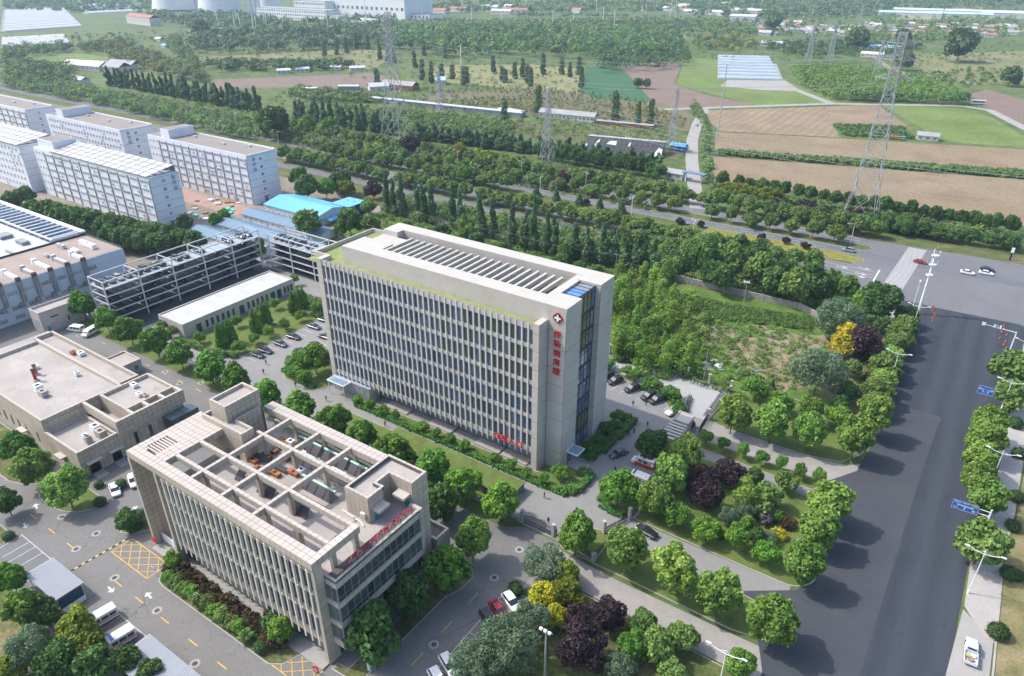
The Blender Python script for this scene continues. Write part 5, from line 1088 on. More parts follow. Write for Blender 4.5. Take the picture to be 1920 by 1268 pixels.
def dorm(label, x0, x1, y0, y1, h, floors, bays, style, roof='dark', stair=None):
    t = thing('dormitory', label, 'dormitory block')
    obj('wall', MB().box(x0,y0,0,x1,y1,h).mesh('wall', M_DORM), t)
    fh = (h-1.6)/floors
    # end wall: course lines, one narrow window per floor, a door
    for j in range(1, floors+1): obj('course', MB().box(x1,y0,1.0+fh*j-.06,x1+.04,y1,1.0+fh*j+.06).mesh('course', M_DORMG), t)
    ef, ep = window_y(1.5,1.5,M_WHITE,M_GLASS,(0.1,),(.3,),.1)
    ym = y0+(y1-y0)*.45
    for j in range(1, floors): w = obj('end_window', ef, t, (x1,ym,1.0+fh*j+1.6), R(90)); obj('pane', ep, w)
    obj('end_door', box_mesh(.1,1.6,2.4,M_GLASS,'end_door'), t, (x1+.03,ym,1.3)); obj('door_hood', MB().box(x1,ym-1.3,2.8,x1+1.1,ym+1.3,3.0).mesh('door_hood', M_DORMG), t)
    if style == 'strips':
        bw = (x1-x0-10)/bays
        wf, wp = window_y(bw*.72, fh*.44, M_WHITE, mat('dorm_glass',(0.19,0.205,0.23),0.2,0.3,0.3,spec=0.5,ov=0.4), (-bw*.2,0,bw*.2), (.25,), .15)
        for k in range(bays+1): obj('pilaster', MB().box(x0+9.6+bw*k-.2,y0-.3,0,x0+9.6+bw*k+.2,y0,h-1.2).mesh('pilaster', M_DORMG), t)
        for k in range(bays):
            for j in range(floors):
                w = obj('window', wf, t, (x0+9.6+bw*(k+.5),y0,1.0+fh*j+fh*.55)); obj('pane', wp, w)
        sf, sp_ = window_y(1.1,1.2,M_WHITE,M_GLASS,(0,),(),.1)
        for j in range(floors):
            for k in range(3): w = obj('window', sf, t, (x0+2+2.8*k,y0,1.0+fh*j+fh*.6)); obj('pane', sp_, w)
    else:
        n = bays; bw = (x1-x0-4)/n; wf, wp = window_y(1.5,1.7,M_WHITE,MATS['dorm_glass'],(0,),(.35,),.11)
        for k in range(n):
            for j in range(floors): w = obj('window', wf, t, (x0+2+bw*(k+.5),y0,1.0+fh*j+fh*.55)); obj('pane', wp, w)
    ra = random.Random(int(abs(x0)))
    am = box_mesh(.9,.4,.65,M_STEEL,'ac_unit')
    for k in range(34): obj('ac_unit', am, t, (x0+ra.uniform(10,x1-x0-1),y0-.2,1.0+fh*ra.randrange(floors)+.35))
    if roof == 'dark':
        obj('roof_deck', MB().box(x0+.4,y0+.4,h,x1-.4,y1-.4,h+.05).mesh('roof_deck', mat('dorm_roof',(0.24,0.215,0.20),0.95,0.12,0.1,fine=0.06,blotch=(0.1,0.6,(0.16,0.15,0.145)))), t)
        obj('parapet', MB().box(x0,y0,h,x1,y0+.4,h+.35).box(x0,y1-.4,h,x1,y1,h+.7).box(x0,y0+.4,h,x0+.4,y1-.4,h+.35).box(x1-.4,y0+.4,h,x1,y1-.4,h+.35).mesh('parapet', M_DORM), t)
        for k,(u,v) in enumerate(((.3,.6),(.62,.5),(.8,.75))): obj('roof_hatch', MB().box(x0+(x1-x0)*u,y0+(y1-y0)*v,h,x0+(x1-x0)*u+2.4,y0+(y1-y0)*v+1.2,h+.8).mesh('roof_hatch', M_STEEL), t)
    else:
        # tilted white panel roof, panel by panel
        n = 14; xa = x0+16; dx = (x1-.4-xa)/n
        for k in range(n):
            for q in range(4):
                ya = y0-.5+(y1-y0)*q/4; yb = y0-.5+(y1-y0)*(q+1)/4-.4; za = h+.5+2.2*q/4; zb = h+.5+2.2*(q+1)/4
                obj('roof_panel', MB().add([(xa+dx*k,ya,za),(xa+dx*(k+1)-.55,ya,za),(xa+dx*(k+1)-.55,yb,zb),(xa+dx*k,yb,zb),(xa+dx*k,ya,za-.12),(xa+dx*(k+1)-.55,ya,za-.12),(xa+dx*(k+1)-.55,yb,zb-.12),(xa+dx*k,yb,zb-.12)],[(0,1,2,3),(7,6,5,4),(0,4,5,1),(1,5,6,2),(2,6,7,3),(3,7,4,0)]).mesh('roof_panel', mat('cream_panel',(0.40,0.395,0.38),0.5,0.06,0.2)), t)
        obj('roof_frame', MB().box(xa,y1-1.0,h,x1-.5,y1-.7,h+2.3).box(x1-.7,y0,h,x1-.5,y1-.7,h+.4).box(xa,y0-.3,h,x1-.5,y0-.1,h+.4).mesh('roof_frame', M_DORMG), t)
    if stair:
        sx0, sx1, sh = stair
        obj('stair_head', MB().box(x0+sx0,y0+1.5,h,x0+sx1,y1-1,h+sh).mesh('stair_head', M_DORM), t); obj('stair_roof', MB().box(x0+sx0+.3,y0+1.8,h+sh,x0+sx1-.3,y1-1.3,h+sh+.05).mesh('stair_roof', MATS.get('dorm_roof') or M_DECK), t)
    return t
mat('dorm_glass',(0.19,0.205,0.23),0.2,0.3,0.3,spec=0.5,ov=0.4); mat('dorm_roof',(0.24,0.215,0.20),0.95,0.12,0.1,fine=0.06,blotch=(0.1,0.6,(0.16,0.15,0.145)))
D1 = dorm('nearest dormitory block with a tilted white panel roof', -374,-279.5,151.2,164.2,22.2,6,11,'strips','panel',(3,17,4.2))
D2 = dorm('dormitory block with a bare grey roof nearest the blue sheds', -353,-276,195.5,211.5,22.4,6,11,'strips','dark',(10,17,4.2))
D3 = dorm('middle dormitory block with paired windows behind the panel roofed one', -450,-374.5,193.5,211.5,22.4,6,24,'pairs','dark',(10,17,4.0))
D4 = dorm('farthest dormitory block cut by the left edge, grey roof', -560,-474,193.5,209,22.4,6,10,'strips','dark')
D5 = dorm('dormitory block at the left edge with a white panel roof', -470,-381,148,164,22.4,6,24,'pairs','panel')
# end wall characters (pale grey blue on the wall)
M_CHAR = mat('faded_blue',(0.27,0.32,0.42),0.7,0.1,1)
for (x,y,ss,nm) in ((-279.4,161.6,('静','思','园'),'nearest dormitory block'),(-275.9,199.0,('静','思','园'),'dormitory block by the blue sheds'),(-374.4,197.5,('静','思','园'),'middle dormitory block')):
    for i,ch in enumerate(ss):
        o = obj('wall_character', text_mesh(ch,1.9,.04,M_CHAR), None, (x+.08,y,20.3-2.3*i)); o.rotation_euler = (R(90),0,R(90)); tag(o, f'pale blue character, {ORD[i+1]} from the top, {nm}', 'wall character', 'faded characters on the dormitory walls')

# ------------------------------------------------------------------ blue sheds
M_SHED = mat('shed_blue_grey',(0.12,0.20,0.28),0.5,0.06,0.3); M_SKY = mat('bright_blue_roof',(0.13,0.40,0.62),0.45,0.06,0.2); M_COBALT = mat('cobalt_sheet',(0.02,0.085,0.31),0.5,0.08,0.3)
def shed(label, x0,x1,y0,y1,he,hr,mr, name='blue_shed', win=True, axis='x'):
    t = thing(name, label, 'shed')
    ym = (y0+y1)/2
    obj('wall', MB().box(x0,y0,0,x1,y1,he).add([(x1-.02,y0,he),(x1-.02,y1,he),(x1-.02,ym,hr-.1)],[(0,1,2)]).mesh('wall', mat('shed_white',(0.60,0.63,0.66),0.7,0.05,0.4)), t)
    for nm,(ya,za),(yb,zb) in (('roof',(y0-.5,he-.15),(ym,hr)),('roof',(ym,hr),(y1+.5,he-.15))):
        n = max(4, int((x1-x0)/4)); dx = (x1-x0+.8)/n
        for k in range(n):
            xa = x0-.4+dx*k; xb = xa+dx-.05
            obj('roof_sheet', MB().add([(xa,ya,za),(xb,ya,za),(xb,yb,zb),(xa,yb,zb),(xa,ya,za+.12),(xb,ya,za+.12),(xb,yb,zb+.12),(xa,yb,zb+.12)],[(3,2,1,0),(4,5,6,7),(0,1,5,4),(1,2,6,5),(2,3,7,6),(3,0,4,7)]).mesh('roof_sheet', mr), t)
    if win:
        wf, wp = window_y(.9,1.1,M_WHITE,M_GLASS,(0,),(),.08)
        n = int((x1-x0)/3.6)
        for k in range(n):
            if k % 3 == 1: obj('door', box_mesh(.9,.08,2.0,M_STEEL,'door'), t, (x0+2+3.6*k,y0-.02,1.05))
            else: w = obj('window', wf, t, (x0+2+3.6*k,y0,1.6)); obj('pane', wp, w)
    return t
shed('lowest long blue grey shed nearest the white car park', -268,-222,140.2,147.4,2.9,4.2,M_SHED)
shed('second long blue grey shed with white walls', -262.5,-219,153.4,161.0,2.9,4.2,M_SHED)
shed('third long blue grey shed behind the round willow', -264,-205,165.0,173.6,2.9,4.2,M_SHED)
shed('fourth long blue grey shed beside the bright blue roof', -263,-214,179.2,187.2,2.9,4.2,M_SHED)
bs = shed('large white shed with a bright sky blue roof', -262,-228.5,190.6,208.6,4.4,6.3,M_SKY, 'bright_blue_shed')
wf, wp = window_y(1.6,1.2,M_WHITE,M_GLASS,(0,),(),.09)
for y in (193,196.6,204,207): w = obj('window', wf, bs, (-228.5,y,2.6), R(90)); obj('pane', wp, w)
t = thing('awning', 'bright blue lean-to awning on the end of the large shed', 'awning')
obj('roof_sheet', MB().add([(-228.4,195,3.0),(-225.4,194.6,2.3),(-225.4,206,2.3),(-228.4,206.4,3.0),(-228.4,195,3.1),(-225.4,194.6,2.4),(-225.4,206,2.4),(-228.4,206.4,3.1)],[(3,2,1,0),(4,5,6,7),(0,1,5,4),(1,2,6,5),(2,3,7,6),(3,0,4,7)]).mesh('roof_sheet', M_SKY), t)
for y in (195,200,205.6): obj('post', MB().cyl((-225.6,y,0),(-225.6,y,2.3),.06).mesh('post', M_STEEL), t)
t = thing('blue_container_hall', 'cobalt blue cubic sheet metal hall with a pale blue roof', 'shed')
obj('wall', MB().box(-236.2,206.2,0,-225.6,216.8,5.2).mesh('wall', M_COBALT), t); obj('roof', MB().box(-236.4,206,5.2,-225.4,217,5.35).mesh('roof', M_SKY), t); 
for x,y in ((-233,213),(-229,213)): obj('roof_vent', MB().cyl((x,y,5.35),(x,y,5.8),.25).mesh('roof_vent', M_STEEL), t)
# rubble between the dormitories
rub = random.Random(4)
for i in range(26):
    p = at(rub.uniform(348,445), rub.uniform(374,412)); 
    if p.x > -271 or p.y < 166: p = Vector((-300-rub.uniform(0,40), rub.uniform(168,186), 0))
    m = MB(); q = [(rub.uniform(-1,1)*1.2, rub.uniform(-1,1)*1.2) for _ in range(5)]
    m.box(-rub.uniform(.5,1.8),-rub.uniform(.4,1.2),0,rub.uniform(.5,1.8),rub.uniform(.4,1.2),rub.uniform(.2,.9))
    mm = [M_CONC,M_RUST,mat('green_netting',(0.10,0.50,0.36),0.8,0.15,1),M_WHITE,M_STEEL][i % 5]
    o = obj('debris_pile', m.mesh('debris_pile', mm), None, p, rub.uniform(0,3)); tag(o, f"{['broken concrete','rusty scrap','green netting','white board','steel sheet'][i%5]} lying in the rubble between the dormitory blocks", 'debris', 'rubble between the dormitories')

# ------------------------------------------------------------------ carports, gatehouse
M_RIBR = mat('ribbed_grey_roof',(0.30,0.32,0.36),0.5,0.05,0.4)
def carport(label, x0,x1,y0,y1,z):
    t = thing('carport', label, 'carport')
    n = int((x1-x0)/.42)
    for k in range(n):
        xa = x0+(x1-x0)*k/n; xb = xa+(x1-x0)/n
        obj('roof_rib', MB().box(xa,y0,z,xb-.12,y1,z+.06).box(xb-.12,y0,z-.02,xb,y1,z+.12).mesh('roof_rib', M_RIBR), t)
    obj('frame', MB().box(x0,y0+.2,z-.2,x1,y0+.35,z-.02).box(x0,y1-.35,z-.2,x1,y1-.2,z-.02).mesh('frame', M_WHITE), t)
    for x in (x0+.3,(x0+x1)/2,x1-.3):
        for y in (y0+.4,y1-.4): obj('post', MB().cyl((x,y,0),(x,y,z-.2),.07).mesh('post', M_WHITE), t)
    return t
carport('ribbed grey carport in front of the parked ambulances', -123.4,-112.8,27,32,3.2)
o = thing('advertising_board', 'dark blue advertising panel under the end of the first carport', 'panel', (-112.7,29.4,0)); obj('board', MB().box(-.06,-2.0,.9,.06,2.0,3.0).mesh('board', mat('navy_panel',(0.015,0.05,0.10),0.3,0.1,0.5)), o); obj('base', MB().box(-.3,-2.0,0,.3,2.0,.9).mesh('base', M_WHITE), o)
carport('ribbed grey carport at the bottom edge of the picture', -93.4,-78,26.2,32.4,3.0)
t = thing('gate_house', 'small grey gatehouse with a flat roof and a stepped slatted canopy', 'gatehouse')
obj('wall', MB().box(-46.6,137,0,-43.3,140.8,3.2).mesh('wall', M_STONE), t); obj('roof', MB().box(-46.9,136.9,3.2,-43,141.1,3.5).box(-46.9,136.9,3.5,-46.6,141.1,3.75).box(-43.3,136.9,3.5,-43,141.1,3.75).box(-46.6,136.9,3.5,-43.3,137.2,3.75).box(-46.6,140.8,3.5,-43.3,141.1,3.75).mesh('roof', M_STONE), t)
for k in range(5): obj('canopy_slat', MB().box(-47.2,135.9-1.05*k,3.1-.12*k,-43.0,136.5-1.05*k,3.4-.12*k).mesh('canopy_slat', M_STONE), t)
for x in (-47.1,-43.3): obj('canopy_beam', MB().box(x,130.6,2.2,x+.3,136.9,2.5).mesh('canopy_beam', M_STONE), t); obj('canopy_post', MB().box(x,130.7,0,x+.3,131,2.2).mesh('canopy_post', M_STONE), t)
obj('canopy_front', MB().box(-47.2,130.4,1.9,-42.9,131.2,2.75).mesh('canopy_front', M_STONE), t)
t = thing('garden_roof', 'low grass roofed garden store by the black gate', 'garden store')
obj('wall', MB().box(-100,93.4,0.16,-64.3,99.2,2.0).mesh('wall', M_ASPH), t); obj('grass_roof', MB().box(-100.1,93.3,2.0,-64.1,99.3,2.25).mesh('grass_roof', M_GRASS), t)
# ------------------------------------------------------------------ walls, fences, gates
M_PIER = mat('grey_pier',(0.36,0.345,0.33),0.85,0.1,1); M_BRICKW = mat('grey_block_wall',(0.26,0.245,0.23),0.9,0.15,0.6,fine=0.1)
def iron_fence(label, p0, p1, post, h=2.0, base=.5, tall=2.9):
    """masonry plinth, piers, and iron panels between them; every panel is a mesh of rails and pickets"""
    p0 = Vector((*p0,0)); p1 = Vector((*p1,0)); d = p1-p0; L_ = d.length; n = max(1, round(L_/post)); a = math.atan2(d.y,d.x); s = L_/n
    t = thing('iron_fence', label, 'fence', p0, a)
    pn = MB(); 
    for z in (base+.15, h-.15): pn.box(.25,-.03,z,s-.25,.03,z+.06)
    k = int((s-.5)/.3)
    for i in range(k+1): x = .25+(s-.5)*i/k; pn.cyl((x,0,base),(x,0,h+.12),.022,.022,4,0,False)
    pm = pn.mesh('fence_panel', M_BLACK); po = MB(); po.box(-.28,-.28,0,.28,.28,tall-.15).box(-.34,-.34,tall-.15,.34,.34,tall); pom = po.mesh('pier', M_PIER); pl = MB().box(.28,-.18,0,s-.28,.18,base).mesh('plinth', M_KERB)
    for i in range(n+1): obj('pier', pom, t, (s*i,0,0))
    for i in range(n): obj('fence_panel', pm, t, (s*i,0,0)); obj('plinth', pl, t, (s*i,0,0))
    return t
iron_fence('black iron fence with grey piers along the tree row of the wall street', (-222,90.9), (-59.6,90.9), 12.5, 2.0, .55, 2.3)
iron_fence('black iron fence with tall grey piers behind the bicycle yard', (-124,162.4), (-41.2,162.6), 5.95, 2.0, .35, 3.2)
iron_fence('short iron fence beside the tree island and the south drive', (-51.8,91.2), (-42.4,89.4), 9.4, 1.8, .5, 2.3)
iron_fence('iron fence on the pale plinth east of the bicycle yard', (-41.1,162), (-41.1,146.6), 7.7, 1.8, .45, 2.0)
iron_fence('short iron fence from the corner pier to the sliding gate', (-42.3,89.8), (-42.3,97.6), 8, 1.7, .45, 2.0)
def gate(label, p0, p1, h, arch, name='iron_gate'):
    p0 = Vector((*p0,0)); p1 = Vector((*p1,0)); d = p1-p0; L_ = d.length; a = math.atan2(d.y,d.x)
    t = thing(name, label, 'gate', p0, a)
    for half in range(2):
        m = MB(); x0 = .15+half*L_/2; x1 = x0+L_/2-.3
        f = lambda x: h + arch*math.sin(math.pi*x/L_)
        n = int((x1-x0)/.22)
        for i in range(n+1): x = x0+(x1-x0)*i/n; m.box(x-.03,-.03,.1,x+.03,.03,f(x))
        for z in (.2,.9): m.box(x0,-.05,z,x1,.05,z+.1)
        for i in range(n): xa = x0+(x1-x0)*i/n; xb = x0+(x1-x0)*(i+1)/n; m.bar((xa,0,f(xa)-.1),(xb,0,f(xb)-.1),.07)
        obj('gate_leaf', m.mesh('gate_leaf', M_BLACK), t)
    for x in (-.3, L_+.3): obj('gate_pier', MB().box(x-.3,-.3,0,x+.3,.3,3.0).box(x-.36,-.36,3.0,x+.36,.36,3.15).mesh('gate_pier', M_PIER), t)
    return t
gate('arched black double gate on the wall street with two pale piers', (-59,91.0), (-52.4,91.0), 2.0, .7)
gate('dark sliding gate standing beside the bicycle yard and the drive', (-41.0,138.6), (-41.5,146.4), 2.2, 0, 'sliding_gate')
gate('low dark gate across the south drive next to the tree island', (-44.2,97.7), (-41.9,103.4), 1.3, .1)
def block_wall(label, pts, h=2.1):
    t = thing('block_wall', label, 'wall')
    for a, b in zip(pts, pts[1:]):
        a = Vector((*a,0)); b = Vector((*b,0)); n = max(1, round((b-a).length/6)); an = math.atan2(b.y-a.y, b.x-a.x); s = (b-a).length/n
        m = MB().box(.2,-.12,0,s-.2,.12,h).mesh('wall_panel', M_BRICKW); mp = MB().box(-.2,-.2,0,.2,.2,h+.25).mesh('wall_pier', M_PIER); mc = MB().box(.2,-.17,h,s-.2,.17,h+.1).mesh('coping', M_PIER)
        for i in range(n):
            p = a + (b-a)*(i/n)
            for mm in ((m,'wall_panel'),(mp,'wall_pier'),(mc,'coping')): obj(mm[1], mm[0], t, p, an)
    return t
block_wall('long grey block wall between the vacant lot and the poplars', [(-222,222),(-178,221.3),(-39.5,223.3),(-32.5,219.2),(-31.8,213)])
block_wall('short grey wall behind the bright blue shed', [(-224,188),(-203,186),(-203,176)], 1.6)

# ------------------------------------------------------------------ lamps, masts, signs
def avenue_lamp(label, x, y, h=9.6, rz=0.0):
    t = thing('street_lamp', label, 'street lamp', (x,y,0), rz, 'double armed lamps along the avenue')
    obj('pole', MB().cyl((0,0,0),(0,0,h+.6),.12,.06,8).cyl((0,0,0),(0,0,.9),.18,.16,8).mesh('pole', M_WHITE), t)
    for s in (-1,1):
        pts = [(0,0,h-.1),(s*.8,0,h-.02),(s*1.6,0,h+.16),(s*2.5,0,h+.5)]
        obj('arm', MB().tube(pts,.055,6).tube([(0,0,h+.55),(s*1.1,0,h+.02)],.03,5).mesh('arm', M_WHITE), t)
        obj('lamp_head', MB().box(min(s*2.3,s*3.1),-.14,h+.46,max(s*2.3,s*3.1),.14,h+.6).mesh('lamp_head', M_WHITE), t)
    return t
for i,(px,py) in enumerate(((1707,629),(1667.6,722.5))): p = at(px,py); avenue_lamp(('white double armed lamp west of the avenue beside the telecom mast','white double armed lamp west of the avenue near the golden tree')[i], p.x, p.y)
for i,(px,py) in enumerate(((1905,700),(1873,779.5),(1853,918),(1814.6,1113))): p = at(px,py); avenue_lamp(('double armed lamp behind the traffic signal arm','double armed lamp beside the turn arrow sign','double armed lamp among the yellow-green avenue trees','nearest double armed lamp, standing on the pale pavement')[i], p.x, p.y)
p = at(1395,1290); avenue_lamp('double armed lamp head at the bottom edge near the lower garden', -13.5, 76.0, 9.6)
# telecom mast
p = at(1721,588); t = thing('telecom_mast', 'tall white telecom mast with ring platforms at the road junction', 'mast', p)
obj('pole', MB().cyl((0,0,0),(0,0,20),.42,.24,12).mesh('pole', M_WHITE), t); obj('spike', MB().cyl((0,0,20),(0,0,24),.05,.03,5).mesh('spike', M_STEEL), t)
for z in (13.2,16.6,19.6):
    obj('platform', MB().lathe([(.3,0),(1.0,0),(1.0,.35),(.95,.35),(.95,.05),(.3,.05)],(0,0,z),14).mesh('platform', M_WHITE), t)
    if z > 14:
        for k in range(3): a = k*2.1; obj('antenna', MB().box(math.cos(a)*1.1-.12,math.sin(a)*1.1-.12,z+.2,math.cos(a)*1.1+.12,math.sin(a)*1.1+.12,z+1.9).mesh('antenna', M_WHITE), t)
p = at(1708,588); t = thing('camera_pole', 'slim pale camera pole beside the telecom mast', 'pole', p); obj('pole', MB().cyl((0,0,0),(0,0,11.5),.12,.08,8).mesh('pole', M_WHITE), t); obj('camera', MB().box(-.2,-.5,11.1,.2,.3,11.5).mesh('camera', M_WHITE), t)
def hw_lamp(label, px, py, h=9.5, two=True, group='street lamps along the highway', rz=0.0, x=None, y=None):
    p = Vector((x,y,0)) if x is not None else at(px,py)
    t = thing('highway_lamp', label, 'street lamp', p, rz, group)
    obj('pole', MB().cyl((0,0,0),(0,0,h),.13,.07,7).mesh('pole', M_WHITE), t)
    for s, l, z in (((-1,2.2,0.5),(1,1.3,-1.2)) if two else ((-1,2.2,.5),)):
        obj('arm', MB().tube([(0,0,h+z-.6),(0,s*.3,h+z-.1),(0,s*l*.6,h+z+.15),(0,s*l,h+z+.2)],.05,5).mesh('arm', M_WHITE), t)
        obj('lamp_head', MB().box(-.14,min(s*l,s*(l+.8)),h+z+.14,.14,max(s*l,s*(l+.8)),h+z+.26).mesh('lamp_head', M_WHITE), t)
    obj('box', MB().box(-.35,-.12,2.2,.35,.12,3.2).mesh('box', M_STEEL), t)
    return t
for i,x in enumerate((-159,-196,-237,-285,-330,-376,-424,-472,-524,-580)): hw_lamp(f'white street lamp on the far side of the highway, {nth(i+1)} west of the village road', 0,0,10.5,x=x,y=297.0-(0 if i else 0))
for i,x in enumerate((-176,-126,-213,-262,-310,-360)): hw_lamp(f'white lamp in the flowered strip of the highway, {("beside the spruce row","nearest the junction","by the tanker truck","west of the tanker truck","opposite the round yellow-green trees","farthest west before the crowns close")[i]}', 0,0,9.5,x=x,y=283-(i%2)*4)
p = at(1297,452); hw_lamp('white lamp rising from the flowered strip near the sedan', 0,0,9,x=p.x,y=p.y)
p = at(1520,500); hw_lamp('white lamp at the tip of the flowered island', 0,0,8.5,two=False,x=p.x,y=p.y,rz=R(-50))
p = at(1594,458); hw_lamp('white lamp at the tip of the far planted island', 0,0,8,two=False,x=p.x,y=p.y,rz=R(-50))
# flood light poles and other plain poles
def plain_pole(label, px, py, h, r=.13, head=None, name='utility_pole', m=None):
    p = at(px,py); t = thing(name, label, 'pole', p); obj('pole', MB().cyl((0,0,0),(0,0,h),r,r*.65,8).mesh('pole', m or M_KERB), t)
    if head == 'flood':
        obj('crossbar', MB().box(-1.1,-.06,h-.1,1.1,.06,h+.02).mesh('crossbar', M_STEEL), t)
        for k in range(3): obj('floodlight', MB().box(-1.0+.75*k,-.45,h-.05,-.55+.75*k,-.05,h+.3).mesh('floodlight', M_WHITE), t)
    elif head == 'cross': obj('crossbar', MB().box(-1.0,-.05,h-.5,1.0,.05,h-.4).mesh('crossbar', M_STEEL), t); obj('insulator', MB().cyl((.8,0,h-.4),(.8,0,h-.15),.06).cyl((-.8,0,h-.4),(-.8,0,h-.15),.06).mesh('insulator', M_WHITE), t)
    else: obj('cap', MB().cyl((0,0,h),(0,0,h+.12),r*.8,.02,8).mesh('cap', M_STEEL), t)
    return t
plain_pole('grey flood light pole rising between the lower garden trees at the bottom', 1021, 1275, 11.3, .2, 'flood', 'floodlight_pole')
plain_pole('pale pole with two heads in the vacant lot below the block wall', 1393, 576, 8.8, .13, 'flood', 'floodlight_pole')
plain_pole('slim leaning pole behind the bicycle fence by the white rubbish heap', 1319, 716, 9.5, .13)
for i,(px,py,h) in enumerate(((784,424,6.5),(951,465,7),(1154,512,7.5))): plain_pole(f'concrete wire pole along the block wall, {ORD[i+1]} from the blue sheds', px, py, h, .12, 'cross')
plain_pole('tall slim pole with a cross arm at the edge of the wheat stubble', 1345, 258, 44, .42, 'cross', m=M_STEEL)
plain_pole('white communications pole with a fat head in the mown meadow', 865, 135, 26, .5, None, 'communications_pole', M_WHITE)
# direction signs over the avenue
def gantry(label, px, py, h, z0, sw, sh, draw, reach, cat='road sign'):
    p = at(px,py); t = thing('road_sign', label, cat, p)
    obj('pole', MB().cyl((0,0,0),(0,0,h),.2,.14,10).mesh('pole', M_WHITE), t)
    for z in (z0+sh*.25,z0+sh*.75): obj('arm', MB().cyl((0,0,z),(-reach-sw*.4,0,z),.08,.06,6).mesh('arm', M_WHITE), t)
    b = obj('board', MB().box(-reach-sw,-.16,z0,-reach,-.1,z0+sh).mesh('board', M_BLUE), t)
    e = MB(); y0,y1 = -.19,-.165; xa,xb = -reach-sw,-reach
    e.box(xa,y0,z0,xb,y1,z0+.06).box(xa,y0,z0+sh-.06,xb,y1,z0+sh).box(xa,y0,z0+.06,xa+.06,y1,z0+sh-.06).box(xb-.06,y0,z0+.06,xb,y1,z0+sh-.06)
    draw(e, xa, xb, z0, sh, y0, y1)
    obj('print', e.mesh('print', M_LINE), b)
    return t, b
def flat_arrow(e, pts, y0): e.add([(x,y0,z) for x,z in pts], [list(range(len(pts)))])
def turn(e, xa, xb, z0, sh, y0, y1):
    c = (xa+xb)/2
    for s in (-1,1):
        x = c+s*.55
        e.box(min(x,x+s*.0)-.12,y0,z0+.4,x+.12,y1,z0+1.5); e.box(min(x,x+s*.6),y0,z0+1.28,max(x,x+s*.6),y1,z0+1.5)
        flat_arrow(e, [(x+s*.55,z0+1.0),(x+s*.55,z0+1.8),(x+s*1.1,z0+1.4)][::-s], y0-.004)
    for k in range(3): e.box(c-.05,y0,z0+.4+.5*k,c+.05,y1,z0+.65+.5*k)
gantry('blue road sign with white left and right turn arrows over the avenue', 1873.4,776.7, 6.4, 4.3, 3.4, 2.2, turn, 2.6)
def tee(e, xa, xb, z0, sh, y0, y1):
    c = (xa+xb)/2
    e.box(c-.12,y0,z0+.3,c+.12,y1,z0+1.0); e.box(c-1.1,y0,z0+1.0,c+1.1,y1,z0+1.22)
    for s in (-1,1): flat_arrow(e, [(c+s*1.1,z0+.85),(c+s*1.1,z0+1.37),(c+s*1.5,z0+1.11)][::-s], y0-.004)
    e.box(xb-.9,y0,z0+.3,xb-.4,y1,z0+.7)
t, b = gantry('long blue direction sign with a white T junction diagram and place names', 1839,1008, 7.0, 4.8, 4.4, 2.0, tee, 2.0)
for s_, x, z, q in (('云冈',-5.6,6.4,.55),('大同',-2.8,6.4,.55),('学院路',-4.2,6.5,.36),('医院',-5.7,5.2,.36)):
    o = obj('lettering', text_mesh(s_, q, .012, M_LINE), b, (x,-.17,z)); o.rotation_euler = (R(90),0,0)
p = at(1892,661); t = thing('traffic_signal', 'white signal pole with a long arm reaching over the avenue', 'traffic light', p)
obj('pole', MB().cyl((0,0,0),(0,0,6.6),.18,.13,10).mesh('pole', M_WHITE), t); obj('arm', MB().cyl((0,0,6.4),(-8.6,0,6.9),.1,.06,8).mesh('arm', M_WHITE), t)
for x in (-8.4,-7.9,-5.4,-4.0): obj('signal_head', MB().box(x-.2,-.15,6.5,x+.2,.15,7.4).mesh('signal_head', M_WHITE), t)
obj('sign_plate', MB().box(-5.0,-.1,6.4,-4.4,-.05,7.4).mesh('sign_plate', M_STEEL), t)
p = at(1893,488); t = thing('signal_post', 'dark and white post at the far kerb of the junction', 'post', p); obj('pole', MB().cyl((0,0,0),(0,0,4.5),.3,.3,8).mesh('pole', M_BLACK), t); obj('head', MB().box(-.5,-.3,3,.5,.3,4.8).mesh('head', M_WHITE), t)
# the blue pylon-type totem, boards, posts
t = thing('totem_sign', 'tall blue totem sign with white characters at the street corner of the stone building', 'sign', (-60.9,49.6,0), R(12)); obj('slab', MB().box(-.25,-.7,0,.25,.7,4.2).mesh('slab', mat('totem_grey',(0.48,0.56,0.62),0.4,0.05,1)), t)
bd = obj('panel', MB().box(.26,-.6,.5,.3,.6,3.9).mesh('panel', MATS['sign_blue']), t)
for i,ch in enumerate('急诊'): o = obj('lettering', text_mesh(ch,1.0,.02,M_LINE), bd, (.31,0,3.1-1.3*i)); o.rotation_euler = (R(90),0,R(90))
t = thing('fire_board', 'small red square board at the foot of the portico plate', 'board', (-113.9,45.6,1.2)); obj('board', MB().box(-.6,-.06,0,.6,.06,1.3).mesh('board', M_RED), t); obj('bracket', MB().box(-.1,.06,.3,.1,.3,.9).mesh('bracket', M_STEEL), t)
t = thing('notice_board', 'white notice boards under the portico beside the plates', 'board', (-111,47.2,.35)); obj('board', MB().box(-2.6,-.06,.3,1.6,.06,2.2).mesh('board', M_WHITE), t); obj('legs', MB().box(-2.4,-.05,0,-2.3,.05,.3).box(1.3,-.05,0,1.4,.05,.3).mesh('legs', M_STEEL), t)
t = thing('red_notice', 'red and white striped notice lying at the bottom corner of the stone building', 'board', (-67.4,44.0,0), R(15)); obj('board', MB().box(-.5,-.05,.3,.5,.05,1.6).mesh('board', M_RED), t); obj('print', MB().box(-.35,-.07,.5,.35,-.052,.62).box(-.35,-.07,.8,.35,-.052,.92).box(-.35,-.07,1.1,.35,-.052,1.22).mesh('print', M_LINE), t); obj('leg', MB().box(-.05,-.05,0,.05,.05,.3).mesh('leg', M_STEEL), t)
